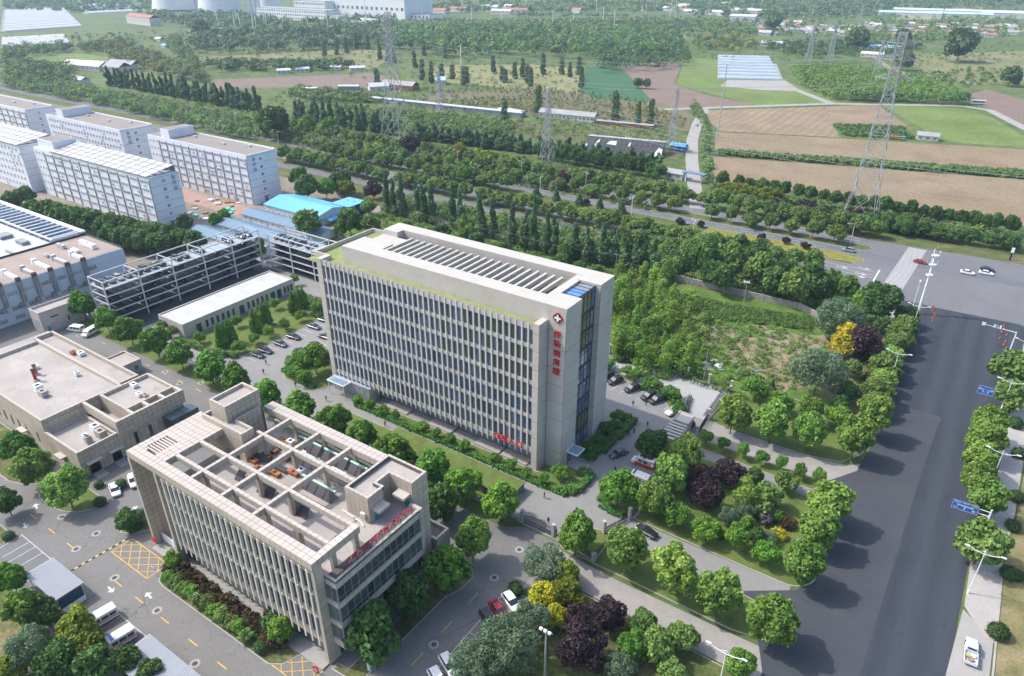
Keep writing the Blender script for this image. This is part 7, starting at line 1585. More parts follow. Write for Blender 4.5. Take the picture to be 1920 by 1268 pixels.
# the row along the iron fence of the wall street
WX = [(-207,3.0),(-194.5,3.7),(-181.6,3.7),(-169.7,3.9),(-156.6,3.9),(-145.6,3.7)]+[(at(q[0],q[1],5.2).x,3.8) for q in ((515,728),(578,757),(632,788),(690,810),(750,836),(812,876),(878,902),(946,936))]
for i,(x,r) in enumerate(WX): plant('bright', (x,88.7,0), r, 8.6+.3*(i%3), f'bright green broadleaf tree along the iron fence, {nth(i+1)} from the white vans', 'tree', 'trees along the wall street fence')
tp('bright',153,570,22,'taller broadleaf tree between the garage hut and the long car park')
tp('bright',489,478,10,'slender bright tree standing in the gap between the two steel car parks', hs=1.9)
# west lawn
for i,(x,y) in enumerate(((-171.7,102),(-170.9,103),(-171.6,105),(-170.9,106.2),(-171.5,113.5),(-170.6,114.6),(-173.1,118.2),(-172.2,119.4),(-171.7,128.4),(-170.8,129.8),(-173,132.9),(-172.1,134))): plant('conifer', (x,y,.16), 1.15, 7.6, f'slim conifer on the west lawn, {ORD[i+1]} counted from the hedge corner', 'tree', 'slim conifers of the west lawn')
for i,(x,y) in enumerate(((-179,100.3),(-178.8,113),(-165.1,108.7),(-165.3,114.2),(-165.4,120.1),(-179.3,127.7),(-165.6,127),(-165.9,133.3),(-164.8,103),(-189.2,144.3),(-188.7,98),(-194.6,98.3))): plant('ball', (x,y,.1), 1.5, 3.7, f'small round tree {("at the near pavilion corner","before the pavilion windows, first","on the lawn edge, first from the hedge","on the lawn edge, second from the hedge","on the lawn edge, third from the hedge","before the pavilion windows, second","on the lawn edge, fourth from the hedge","on the lawn edge beside the white fins","at the hedge corner of the west car park","behind the far end of the pavilion","before the near end wall of the pavilion","at the near corner of the pavilion roof")[i]}', 'tree', 'small round trees of the west lawn')
def hedge(label, boxes, z1, n, leaf=L_HEDGE, size=.2, z0=.1, seed=1):
    o = obj('hedge', hedge_mesh(boxes, z0, z1, n, size, leaf, seed)); tag(o, label, 'hedge'); return o
hedge('clipped hedge curving round the near end of the west lawn', [(-186,97.4,-170,98.6),(-171,98.6,-166,100.4),(-166.5,100,-163,101.6)], 1.3, 2600, seed=2)
hedge('hedge along the far west lawn corner behind the conifers', [(-181,136,-162,140.5),(-166,131,-162.6,136)], 1.2, 3200, seed=3)
tp('bright',590,672,25,'round broadleaf tree in the curved bed before the white fins')
for i,(x,y,r) in enumerate(((-144.5,108.6,2.2),(-144.2,105.4,2.0),(-139.8,102.7,1.9),(-136,101.9,1.9),(-141.5,113,2.1))): plant('ball',(x,y,.16),r,4.4,f'low round tree in the curved bed, {ORD[i+1]} going round from the parked sedans','tree','low trees of the curved bed')
hedge('low hedge along the rim of the curved bed before the tower', [(-146.4,103,-144.4,105.6),(-143,102,-137,103.2),(-137.5,101.6,-132.5,102.6)], 1.0, 1800, seed=4)
hedge('long low hedge between the grey path and the lawn before the tower', [(-117.5,101.9,-60.5,103.0)], 1.0, 7500, seed=5)
for i in range(14):
    x = -117.0+4.25*i
    if i not in (4,9): plant('ball',(x,103.0,.16),1.05+.12*(i%3),2.7+.2*(i%2),f'small round tree in the hedge before the white fins, {ORD[i+1]} from the glass canopy','tree','small trees in the front hedge')
hedge('broad dark hedge curving round the corner lawn under the tower', [(-60.5,102.2,-56,103.4),(-57.2,103.4,-54.6,106),(-55.2,105,-53.9,111.5),(-57.5,110,-55,112)], 1.1, 2600, seed=6)
plant('ball',(-59.8,106.6,.16),1.6,3.6,'small round tree on the corner lawn under the tower','tree')
hedge('dark hedge between the tower end and the shaded drive', [(-58.9,116,-56.9,121),(-58,120,-55.9,128),(-57,127,-55.4,136),(-61,134.4,-57,136.4)], 1.2, 4200, seed=7)
for i,(x,y) in enumerate(((-59.6,133.5),(-58.6,130.5),(-59.6,127.4),(-58.8,122.5),(-59.6,118.6))): plant('shrub',(x,y,.16),1.5,2.4,f'dark shrub on the lawn beside the tower end, {ORD[i+1]} from the east car park','shrub','shrubs beside the tower end')
# east car park bed
for i,(x,y) in enumerate(((-74.8,154.9),(-72.6,154.4),(-66.9,153.8),(-64.3,153.3),(-59.7,152.2),(-57.2,151.6),(-53.3,150.8),(-51.2,149.6))): plant('ball',(x,y,.14),1.45,3.1,f'small round tree in the bed beside the bicycle yard, {ORD[i+1]} from the tower','tree','small tree pairs by the bicycle yard')
hedge('box hedge between the parked cars and the bicycle yard', [(-61,150.0,-56,151.2),(-56,149.2,-51,150.4),(-51.4,147.2,-48.6,148.8)], 1.2, 2400, seed=8)
for i,(x,y) in enumerate(((-49.8,146.6),(-48.2,145.2),(-47.4,144.3))): plant('shrub',(x,y,.14),1.5,2.5,f'dense shrub at the hedge end by the bicycle yard, {ORD[i+1]} from the hedge','shrub','shrubs at the hedge end')
# forecourt and drives
tp('dark',1225,832,26,'dark round tree covering the slatted gatehouse canopy')
tp('bright',1160,916,31,'bright round tree hiding the nearer red ambulance')
tp('bright',1080,1001,36,'bright round tree between the arched gate and the fence corner')
hedge('low hedge round the tip of the tree island by the low gate', [(-50,105,-48.4,108.6),(-48.6,103.4,-46,105.2),(-46.4,102.9,-43.2,104)], .8, 1400, seed=9, size=.16)
for px,py,r,lab in ((1231,934,34,'plane tree at the garden corner by the low gate'),(1283,850,33,'plane tree at the garden edge behind the ambulances'),(1258,886,34,'plane tree between the two ambulances and the plum trees'),(1170,1030,40,'plane tree on the south lawn, nearest the fence corner'),(1261,1068,43,'plane tree on the south lawn, second from the fence corner'),(1349,1110,43,'plane tree on the south lawn, third from the fence corner'),(1452,1162,48,'plane tree standing alone at the avenue end of the south lawn'),(1556,940,38,'plane tree at the avenue corner of the garden, topmost of three'),(1538,988,38,'plane tree at the avenue corner of the garden, middle of three'),(1508,1050,42,'plane tree at the avenue corner of the garden, lowest of three'),(1375,775,31,'plane tree on the north lawn beside the bicycle yard'),(1450,790,34,'plane tree in the middle of the north lawn'),(1519,808,33,'plane tree at the drive edge of the north lawn'),(1608,818,37,'plane tree at the avenue corner of the north lawn'),(1640,778,34,'plane tree next up the avenue from the north lawn corner')): tp('plane',px,py,r,lab)
for px,py,r,lab in ((1417,731,20,'round headed tree on the north lawn before the grey willow'),(1464,755,19,'round headed tree behind the middle plane tree'),(1525,770,22,'round headed tree at the back of the north lawn'),(1573,783,20,'round headed tree on a thin trunk near the avenue plane trees'),(1272,968,21,'round headed tree on the garden lawn by the south drive, first of four'),(1327,992,21,'round headed tree on the garden lawn by the south drive, second of four'),(1383,1012,21,'round headed tree on the garden lawn by the south drive, third of four'),(1438,1038,20,'round headed tree on the garden lawn by the south drive, last of four')): tp('ball',px,py,r,lab,'round headed trees of the lawns')
for i,x in enumerate((-38,-34,-29.3,-25.2,-21.2,-17,-13)): plant('ball',(x,136,.16),1.35,3.9,f'little round tree on the strip between drive and path, {ORD[i+1]} from the sliding gate','tree','little round trees on the drive strip')
for k,px,py,r,lab in (('purple',1320,893,22,'purple plum tree, small, at the top of the garden clump'),('purple',1365,884,24,'purple plum tree at the right of the garden clump'),('purple',1328,928,30,'large purple plum tree in the middle of the garden'),('purple',1300,905,18,'purple plum tree at the left of the garden clump'),('dark',1418,892,14,'small dark tree beside the garden path'),('street',1474,904,18,'olive green tree at the garden path'),('sapling',1400,922,20,'bright feathery young tree in the garden'),('street',1435,932,25,'olive green tree in the middle of the garden'),('grey',1367,968,20,'grey green shrub tree in the garden'),('grey',1402,957,18,'second grey green shrub tree in the garden'),('bright',1400,981,15,'bright green bush tree by the lilac'),('lilac',1437,972,14,'lilac tinted bush in the garden'),('bright',1457,968,11,'light green bush beside the lilac'),('maroon',1478,980,12,'dark maroon bush by the yellow one'),('yflower',1461,1000,13,'bright yellow bush in the garden'),('grey',1445,1010,13,'grey bush under the yellow one'),('ygreen',1355,1000,8,'yellow green bush by the round headed trees'),('dark',1420,1005,15,'dark green bush in the lower garden centre')): tp(k,px,py,r,lab,None,'tree' if k not in ('lilac','maroon','yflower') else 'shrub')
# lower garden at the bottom edge
for k,px,py,r,lab in (('grey',1023,1058,34,'upright pale willow at the corner of the south path'),('grey',948,1206,56,'large grey willow at the bottom edge beside the street bays'),('grey',993,1165,36,'grey willow behind the large one'),('grey',885,1248,40,'grey willow cut by the bottom edge over the street bays'),('ygreen',1060,1078,24,'yellow green tree under the pale willow'),('ygreen',1060,1112,26,'green and yellow tree in the golden clump'),('yellow',1016,1116,23,'golden tree at the left of the clump'),('yellow',1040,1154,21,'golden tree at the bottom of the clump'),('purple',1084,1153,21,'purple plum tree beside the golden clump'),('purple',1142,1148,27,'purple plum tree at the path edge'),('purple',1098,1205,42,'large purple plum tree at the bottom of the picture'),('purple',1070,1220,28,'purple plum tree behind the floodlight pole'),('dark',1208,1166,21,'dark upright tree by the south path'),('street',1280,1196,25,'olive tree standing at the edge of the south path'),('bright',1186,1210,26,'bright green bush tree under the plums'),('street',1232,1212,30,'spreading olive tree in the lower garden'),('grey',1160,1256,32,'grey green tree at the bottom edge of the lower garden'),('street',1260,1262,24,'green tree at the bottom edge, right of the grey one'),('plane',1388,1245,30,'pale plane tree at the bottom edge by the avenue')): tp(k,px,py,r,lab)
def ball(px,py,r,lab): 
    p, r_ = crown_at('boxball',px,py,r,.85); plant('boxball',p,r_,1.7*r_,lab,'bush','clipped round bushes')
for px,py,r,lab in ((966,1103,13,'clipped bush at the end of the street bays'),(520,1167,26,'clipped bush at the east end of the facade bed'),(313,1080,10,'clipped bush at the yellow box corner'),(226,907,10,'clipped bush beside the lobby door of the flat roof hall'),(187,940,10,'clipped bush on the tree bed by the parked sedan'),(185,908,8,'clipped bush on the tree bed near the hall'),(491,1211,13,'clipped bush at the kerb of the facade bed'),(290,968,9,'clipped bush between the portico plates'),(15,1004,9,'clipped bush at the left edge by the parking bays')): ball(px,py,r,lab)
hedge('dark clipped hedge in the entry bed beside the portico plates', [(-124,44.8,-121,47.4)], 1.2, 900, leaf=L_BALL, seed=12)
tp('dark',237,975,20,'dark bushy tree on the entry bed by the barrier'); tp('grey',262,968,14,'small grey green bush on the entry bed')
# facade bed: maroon row and green row
for i in range(13): plant('maroon',(-104.6+2.35*i,43.9,.16),1.45,2.5,f'maroon bush under the stone facade, {ORD[i+1]} from the portico','shrub','maroon bushes under the stone facade')
for i in range(11): plant('street' if i%3 else 'bright',(-103.4+2.2*i,42.1,.16),1.35,2.4+.3*(i%2),f'grey green bush in the outer facade row, {ORD[i+1]} from the green sign','shrub','green bushes of the facade bed')
tp('bright',325,1052,18,'bright round tree at the corner of the facade bed'); tp('bright',527,1178,24,'bright bushy tree at the street end of the facade bed'); tp('maroon',510,1150,14,'dark maroon bush at the end of the facade bed',None,'shrub')
# street side of the stone building
for px,py,r,k,lab in ((886,1015,35,'plane','bright tree on the corner bed by the street'),(833,1072,38,'bright','bright upright tree between the annex and the street'),(764,1122,38,'dark','darker tree before the ribbon windows'),(694,1190,46,'dark','large dark tree at the corner before the ribbon windows'),(829,945,29,'dark','dark tree between the annex and the wall street'),(800,930,20,'dark','dark crown in the corner behind the annex')): tp(k,px,py,r,lab,hs=1.15)
# left edge
for px,py,r,k,lab in ((62,872,33,'plane','pale green tree before the slot windows of the flat roof hall'),(122,915,34,'plane','pale green tree on the kerbed tree bed'),(32,840,28,'bright','tree at the left edge below the flat roof hall'),(153,888,9,'dark','small dark shrub by the glass door of the hall'),(10,940,24,'dark','dark tree cut by the left edge near the street'),(20,1085,28,'bright','dark green tree at the left edge below the parking bays'),(42,1142,34,'bright','broad tree at the left edge beside the carport'),(86,1150,24,'dark','dark tree behind the first carport'),(52,1218,42,'grey','grey green tree in the bottom left corner'),(138,1178,36,'ygreen','yellow green tree beside the ambulances'),(166,1208,32,'ygreen','second yellow green tree below the ambulances'),(175,1246,34,'dark','dark tree at the bottom edge left of the ribbed carport'),(105,1240,34,'dark','dark tree at the bottom edge among yellow green crowns'),(232,1240,26,'dark','dark feathery tree touching the ribbed carport'),(282,1258,22,'dark','dark tree at the bottom edge under the carport roof'),(16,1250,26,'ygreen','yellowing bush in the bottom left corner')): tp(k,px,py,r,lab)
# avenue trees
for i,y in enumerate((229,220.5,213.5,206.5,199,191.5,184,177,170.5)): plant(('dark','street','street','ygreen' if 0 else 'street','plane','street','plane','street','plane')[i],(-9.6+ .25*(i*.5),y,0),3.1+.3*(i%3),6.6+.4*(i%2),f'avenue tree west of the road, {ORD[i+1]} from the telecom mast','tree','avenue trees on the west side')
for i,(px,py,r) in enumerate(((1898,690,32),(1896,740,28),(1858,792,32),(1848,822,32),(1840,862,30),(1834,897,32),(1852,932,32),(1842,1020,40))): tp('plane' if 2 <= i <= 6 else 'street',px,py,r,f'avenue tree on the east pavement, {ORD[i+1]} from the junction','avenue trees on the east side')
for px,py,r,lab in ((1893,1074,14,'clipped bush pair member nearer the avenue lamp'),(1908,1078,11,'smaller clipped bush of the pair by the lamp'),(1873,1183,16,'clipped bush opposite the pickup truck'),(1900,985,13,'clipped bush under the direction sign'),(1906,930,12,'clipped bush among the avenue trees'),(1912,850,12,'clipped bush at the right edge'),(1905,792,12,'clipped bush by the turn arrow sign'),(1670,629,10,'clipped bush by the dark red tree'),(1656,671,10,'clipped bush beside the second avenue lamp'),(1612,668,9,'clipped bush under the golden tree'),(1624,667,8,'yellowish clipped bush under the golden tree'),(1632,708,10,'clipped bush on the dry lawn')): ball(px,py,r,lab)
# vacant lot
for k,px,py,r,lab in (('grey',1537,690,46,'large grey willow in the vacant lot'),('grey',1576,592,38,'grey willow at the corner of the block wall'),('grey',1560,610,24,'smaller grey willow beside the corner wall'),('yellow',1592,628,24,'bright golden tree in front of the grey willow'),('yellow',1576,648,20,'golden tree lower in the clump'),('yellow',1607,618,16,'golden tree at the right of the clump'),('purple',1625,640,30,'dark purple tree beside the golden one'),('dark',1650,565,32,'dark broad tree at the pavement corner'),('bright',1622,570,24,'bright green tree at the pavement corner'),('dark',1655,607,14,'dark bush at the pavement corner'),('dark',1592,735,18,'dark bush under the large grey willow'),('dark',1577,755,14,'dark low bush by the north lawn'),('street',1598,690,16,'pale green bush beside the grey willow'),('spruce',1448,718,6,'tiny conifer on the bare earth')): tp(k,px,py,r,lab)
rs = random.Random(12); sp_ = []
for (px,py) in ((1165,545),(1180,580),(1172,618),(1190,640),(1205,600),(1215,560),(1222,640),(1238,600),(1245,650),(1200,668),(1226,520),(1260,560),(1252,620),(1268,660),(1160,660),(1215,690),(1280,640),(1185,520),(1140,470),(1110,480),(1090,470),(1160,500),(880,438),(870,430),(1206,500),(1240,480),(1290,690),(1247,690),(1262,590),(1150,590),(1176,560),(1230,575),(1192,610),(1212,622),(1244,540)):
    sp_.append(at(px,py+14))
for _ in range(26): sp_.append(at(rs.uniform(1150,1290),rs.uniform(520,690)))
for i,p in enumerate(sp_): plant('sapling',(p.x,p.y,0),2.0+rs.uniform(-.5,.5),7.6+rs.uniform(-2,2),'bright young poplar sprouting thickly behind the ward tower','tree','young poplars in the vacant lot')
for i,(px,py,r,k) in enumerate(((655,412,22,'dark'),(690,420,18,'street'),(640,430,12,'bright'),(576,420,24,'street'),(690,388,14,'street'),(345,418,15,'dark'),(610,352,16,'bright'),(640,340,18,'dark'),(575,350,20,'dark'),(560,330,16,'dark'),(650,352,14,'ygreen'),(20,380,18,'dark'),(45,365,15,'dark'),(60,390,14,'dark'),(420,405,12,'bright'),(405,412,12,'bright'))): tp(k,px,py,r,f'shrubby tree {("behind the ward tower roof","right of the first behind the roof","small on the lawn behind the tower","round willow before the bright blue shed","by the block wall end","at the foot of the nearest dormitory","above the bright blue roof","dark, above the blue roof","dark, by the dormitory end","dark, behind the dormitory end","yellowish, above the cobalt hall","at the left edge under the dormitories","second at the left edge","third at the left edge","before the third blue shed","second before the third blue shed")[i]}')
for i in range(13): tp('dark',85+27*i*.86,398+i*4.6*1.02,21,f'dark round tree of the row before the nearest dormitory, {ORD[i+1]} from the left','trees in front of the nearest dormitory')
for i in range(6): tp('dark',205+22*i,440+4*i,19,f'dark tree of the second row behind the ducted hall, {ORD[i+1]} from the left','trees behind the ducted hall')
# ------------------------------------------------------------------ highway planting
rh = random.Random(31); n_ = [0]*8
def rowx(k, y, x0, x1, step, r, h, lab, group, z=0.05, skip=.08):
    x = x0; i = 0
    while x > x1:
        if rh.random() > skip:
            i += 1; plant(k,(x+rh.uniform(-.8,.8),y+rh.uniform(-.6,.6),z),r*rh.uniform(.85,1.2),h*rh.uniform(.85,1.2),f'{lab}, {nth(i)} from the junction','tree',group)
        x -= step
rowx('street',309.5,-24,-420,7.4,3.5,7.2,'street tree on the far side of the highway','street trees beyond the highway')
rowx('street',294,-44,-330,8.5,2.9,6.2,'street tree on the far planted strip of the highway','street trees of the far strip')
rowx('spruce',279,-120,-180,11,1.9,6.2,'small spruce in the flowered strip','spruces of the flowered strip')
rowx('street',279,-186,-330,7,3.3,7,'tree in the flowered strip of the highway','trees of the flowered strip')
rowx('street',257.5,-44,-330,6.6,3.5,7,'street tree on the near planted strip of the highway','street trees of the near strip')
rowx('street',243.5,-45,-120,7.6,2.9,6.4,'street tree south of the highway','street trees south of the highway')
for i,x in enumerate((-52,-60,-69,-95,-104,-150,-212,-235)): plant('purple',(x,280+(i%2)*1.5,.1),1.6,2.8,f'purple bush in the flowered strip, {ORD[i+1]} from the junction','shrub','purple bushes of the flowered strip')
# tall poplars and broad trees between the block wall and the highway
for i,(px,py,h) in enumerate(((727,398,15),(741,402,13),(757,407,15.5),(783,412,14),(797,417,13.5),(812,420,14.5),(852,428,16),(868,434,14),(905,445,15),(925,448,13),(960,458,14),(1000,470,18),(1022,476,14),(1040,480,13),(985,468,12),(1075,488,12),(1100,494,11),(1130,498,13),(1150,500,11),(1175,505,13),(1190,512,12.5),(1205,516,13),(1222,520,12))):
    p = at(px,py); plant('poplar',(p.x,p.y,0),1.7 if i < 14 else 2.0,h*1.2,f'tall poplar behind the block wall, {nth(i+1)} from the blue sheds','tree','tall poplars behind the block wall')
for i,(px,py,r) in enumerate(((1295,480,20),(1320,490,24),(1345,478,22),(1368,492,24),(1385,470,18),(1405,500,22),(1425,515,26),(1448,535,22),(1475,520,22),(1490,545,26),(1520,535,26),(1540,545,20),(1590,545,18),(1356,528,20),(1440,500,18),(1560,530,16),(1280,505,14),(1335,515,18))): tp('dark' if i % 3 else 'street',px,py,r,f'broad dark tree between the block wall and the junction, {ORD[i+1]} from the small footbridge','broad trees by the junction', hs=1.25)
for i,(px,py,r) in enumerate(((760,430,14),(830,436,15),(893,450,15),(945,470,14),(990,490,14),(1050,492,17),(1085,505,15),(1120,512,14),(880,438,12),(1065,470,16))): tp('dark',px,py,r,f'low dark tree among the tall poplars, {ORD[i+1]} from the blue sheds','low trees among the tall poplars')
# beyond the highway: two poplar rows and the dark conifers
def row_px(k, a, b, n, r, h, lab, group, jit=3, start='the left'):
    for i in range(n):
        t = (i+.5)/n; p = at(a[0]+(b[0]-a[0])*t+rh.uniform(-jit,jit), a[1]+(b[1]-a[1])*t+rh.uniform(-1,1)); plant(k,(p.x,p.y,0),r*rh.uniform(.85,1.2),h*rh.uniform(.85,1.15),f'{lab}, {nth(i+1)} from {start}','tree',group)
row_px('poplar',(205,160),(488,212),27,2.6,15.5,'dark poplar in the long row beyond the highway','poplar row on the left',2)
row_px('poplar',(553,225),(742,255),15,2.3,15,'dark poplar in the row beside the large left pylon','poplar row by the left pylon',3)
row_px('poplar',(780,262),(1000,288),16,2.7,9.5,'dark pointed tree in the row right of the large left pylon','pointed trees right of the left pylon')
row_px('dark',(1000,296),(1240,338),16,3.2,9.5,'dark tree in the thick row before the grey glasshouse, front','thick dark row front')
row_px('poplar',(1010,288),(1240,326),15,2.6,10,'dark pointed tree in the thick row before the grey glasshouse, back','thick dark row back')
row_px('dark',(1345,350),(1900,442),24,2.6,7.2,'dark tree along the foot of the wheat stubble','dark trees below the wheat stubble',3)
row_px('purple',(1440,392),(1640,420),9,3.4,5,'purple plum under the right pylon','purple plums under the right pylon')
row_px('ygreen',(1355,362),(1455,380),6,3.2,6,'yellow green tree at the corner of the wheat stubble','yellow green trees by the stubble corner')
row_px('dark',(1420,400),(1900,470),15,3.2,6.2,'dark green tree on the far verge before the junction','verge trees before the junction')
row_px('maroon',(1645,428),(1720,440),4,3.6,4,'rusty brown bush on the far verge','brown bushes on the verge')
for k,px,py,r,lab in (('ygreen',915,296,13,'large yellow green tree before the dark row'),('ygreen',892,292,11,'yellow green tree left of the large one'),('ygreen',940,300,11,'yellow green tree right of the large one'),('ygreen',860,286,14,'small yellow green tree beyond the highway'),('purple',1055,335,13,'purple plum beyond the highway before the dark row'),('purple',822,293,10,'purple plum right of the left pylon'),('purple',770,268,16,'purple bush at the foot of the left pylon'),('purple',700,355,14,'purple tree south of the highway by the poplars'),('bright',578,232,14,'light green round tree beyond the poplars, left of two'),('bright',618,236,14,'light green round tree beyond the poplars, right of two'),('dark',515,225,26,'large dark tree on the lawn beyond the highway'),('spruce',635,345,8,'dark spruce by the highway near the sheds'),('bright',870,326,14,'light green tree by the tanker truck')): tp(k,px,py,r,lab)
# ------------------------------------------------------------------ far land: masses, farm buildings, works
def area(pts): return px_poly(pts)
def strew(name, pts, n, r, h, cards, leaf, seed, rows=None, label=None):
    P = in_poly(area(pts), n, seed, rows=rows); rg_ = random.Random(seed)
    feet = [(x,y,r*rg_.uniform(.7,1.35),h*rg_.uniform(.7,1.35)) for x,y in P]
    return mass(name, feet, cards, leaf, seed=seed)
# planted rows farther along the highway, and shrubs under the trees
rv0 = random.Random(55)
strew('verge_shrubs', [(40,152),(640,292),(1180,352),(1290,372),(1290,362),(900,298),(640,262),(200,175),(40,140)], 900, 2.5, 4.6, (46,.5,1), [L_FAR,L_FARL,L_STREET], 41)
strew('verge_trees', [(10,140),(210,190),(490,262),(470,268),(210,205),(10,165)], 330, 3.0, 7, (60,.6,1), [L_FAR,L_STREET], 42)
strew('verge_shrubs', [(1330,372),(1900,470),(1912,448),(1800,425),(1335,350)], 420, 1.8, 2.8, (40,.42,1), [L_FAR,L_STREET,L_DARK], 43)
strew('strip_shrubs', [(300,215),(640,293),(1060,366),(1240,400),(1240,392),(1060,350),(640,276),(300,205)], 900, 1.2, 1.6, (26,.34,1), [L_STREET,L_FARL], 45)
strew('wall_undergrowth', [(720,400),(960,458),(1240,520),(1530,575),(1600,545),(1300,470),(1000,425),(740,375)], 640, 2.4, 3.9, (64,.42,1), [L_DARK,L_STREET,L_STREET], 46)
strew('lot_weeds', [(1140,540),(1300,560),(1420,600),(1530,640),(1520,720),(1420,760),(1310,720),(1200,690),(1150,650)], 760, .9, 1.1, (24,.24,1), [L_WEED,L_SAPL,L_FARL], 47)
strew('lot_weeds', [(1300,600),(1460,590),(1550,640),(1520,730),(1420,750),(1340,700)], 160, .8, .8, (18,.2,1), [L_WEED,L_SAPL], 78)
strew('lot_thicket', [(1140,520),(1300,560),(1330,620),(1310,700),(1200,690),(1150,660)], 260, 1.6, 3.2, (60,.28,1), [L_SAPL,L_WEED,L_BRIGHT], 77)
strew('lot_weeds', [(640,430),(720,400),(1140,505),(1250,560),(1180,560),(1040,500),(800,440)], 500, .8, 1.0, (22,.24,1), [L_WEED,L_SAPL], 48)
strew('lot_weeds', [(1255,550),(1400,580),(1530,600),(1520,620),(1400,605),(1300,600),(1260,590)], 800, 1.0, 1.1, (24,.22,1), [L_WEED,L_DARK], 49)
strew('lawn_weeds', [(1560,760),(1620,690),(1680,640),(1700,640),(1660,720),(1640,745)], 160, .6, .5, (14,.18,1), [L_WEED], 50)
# nursery rows, shrub fields and woods
strew('nursery_bushes', [(820,190),(1000,180),(1235,205),(1290,225),(1280,240),(1000,212),(800,200)], 0, 1.7, 2.2, (22,.55,1), [L_GOLD,L_GOLD,L_FARL,L_FAR], 51, rows=(5.5,6.5))
strew('nursery_saplings', [(870,165),(1010,168),(1230,195),(1225,205),(1000,182),(850,176)], 0, 1.2, 3.8, (18,.55,1), [L_FAR,L_FARL], 52, rows=(6,8))
strew('shrub_field', [(640,200),(790,215),(960,232),(960,250),(820,262),(700,240),(620,215)], 560, 2.6, 3.6, (36,.6,1), [L_FAR,L_STREET,L_FARL], 53)
strew('shrub_field', [(560,165),(640,175),(720,185),(720,195),(600,192),(540,178)], 260, 2.8, 3.6, (30,.7,1), [L_FARL,L_FAR], 54)
strew('nursery_saplings', [(880,228),(1240,248),(1290,285),(1240,292),(1090,262),(880,250)], 0, 1.5, 3.0, (20,.5,1), [L_FARL,L_FAR], 55, rows=(5,6))
strew('young_plantation', [(1482,134),(1560,128),(1640,140),(1730,160),(1815,188),(1800,196),(1640,192),(1560,190),(1500,165)], 0, 2.6, 7.5, (34,.75,1), [L_SAPL,L_FARL], 56, rows=(5,6.5))
strew('plantation_rim', [(1485,150),(1560,192),(1700,197),(1815,200),(1815,192),(1700,189),(1570,184),(1495,145)], 46, 4.2, 7.5, (50,.9,1), [L_FAR,L_DARK], 57)
strew('distant_wood', [(745,62),(900,58),(1150,62),(1270,75),(1290,105),(1160,115),(980,110),(860,112),(740,92)], 620, 6.0, 14, (34,1.7,1), [L_FAR,L_POPLAR,L_STREET], 58)
strew('distant_wood', [(360,70),(560,66),(720,74),(735,92),(560,98),(380,104),(350,88)], 230, 5.5, 11, (30,1.7,1), [L_FAR,L_POPLAR], 59)
strew('distant_wood', [(380,120),(560,122),(660,120),(660,132),(540,136),(390,136)], 130, 4.5, 7, (30,1.3,1), [L_FAR,L_DARK], 60)
strew('distant_orchard', [(560,52),(800,40),(1280,34),(1420,40),(1400,62),(1100,66),(800,62),(600,68)], 0, 4.2, 5, (12,1.7,1), [L_FARL,L_FAR], 61, rows=(15,16))
strew('distant_wood', [(260,26),(440,30),(560,46),(740,40),(760,56),(560,66),(400,60),(300,45)], 300, 6, 11, (26,2.0,1), [L_FAR,L_POPLAR], 62)
strew('distant_wood', [(10,5),(300,5),(320,22),(120,26),(10,20)], 240, 8, 11, (18,2.6,1), [L_FAR,L_POPLAR], 63)
strew('distant_wood', [(700,6),(1400,6),(1400,24),(720,24)], 420, 9, 10, (16,3.0,1), [L_FAR,L_FARL,L_POPLAR], 64)
strew('distant_wood', [(1280,5),(1915,5),(1915,16),(1700,24),(1500,40),(1300,30)], 520, 8, 12, (18,2.8,1), [L_FAR,L_POPLAR], 65)
strew('distant_wood', [(1420,90),(1560,80),(1680,82),(1720,92),(1680,105),(1500,112)], 150, 5, 7.5, (30,1.3,1), [L_FAR,L_DARK], 66)
strew('golden_wood', [(1285,72),(1380,66),(1420,80),(1400,100),(1300,92)], 110, 4.4, 7, (34,1.2,1), [L_GOLD,L_FARL,L_FAR], 67)
strew('golden_wood', [(190,82),(280,100),(330,120),(395,150),(380,158),(300,140),(230,128),(180,96)], 190, 4.0, 7, (40,.95,1), [L_GOLD,L_FAR,L_GOLD], 68)
strew('distant_wood', [(10,100),(60,92),(180,90),(240,82),(260,92),(150,100),(50,108),(40,128),(130,128),(150,160),(60,162),(10,150)], 230, 4.6, 9, (40,1.0,1), [L_FAR,L_DARK,L_STREET], 69)
strew('hedgerow_trees', [(325,70),(345,90),(370,120),(392,158),(370,155),(340,115),(315,85)], 70, 4.6, 9, (44,1.0,1), [L_FAR,L_STREET], 70)
strew('field_scrub', [(1720,140),(1840,130),(1900,150),(1820,168),(1740,158)], 60, 2.4, 3, (26,.8,1), [L_FARL,L_FAR], 72)
strew('field_scrub', [(1300,190),(1330,232),(1335,340),(1322,360),(1318,300),(1322,240),(1295,212)], 120, 1.8, 2.6, (26,.55,1), [L_FARL,L_FAR], 73)
strew('village_trees', [(1420,40),(1915,26),(1915,72),(1700,84),(1480,74)], 240, 5, 8, (24,1.6,1), [L_FAR,L_STREET], 74)
strew('maize_row', [(1345,286),(1930,327),(1930,337),(1345,292)], 1100, 1.3, 2.4, (18,.5,1), [L_FAR,L_STREET], 75)
strew('maize_row', [(1562,236),(1690,241),(1712,262),(1586,256)], 420, 1.6, 2.0, (16,.6,1), [L_FAR,L_DARK], 76)
strew('meadow_scrub', [(360,100),(740,90),(1100,118),(1100,180),(1000,172),(800,160),(740,160),(560,130),(380,120)], 520, 1.6, 1.9, (14,.6,1), [L_FARL,L_FAR,L_STREET], 81)
strew('meadow_scrub', [(10,70),(300,60),(700,50),(740,70),(560,100),(370,108),(240,82),(20,112)], 420, 2.4, 3.0, (14,.9,1), [L_FARL,L_FAR,L_GOLD], 82)
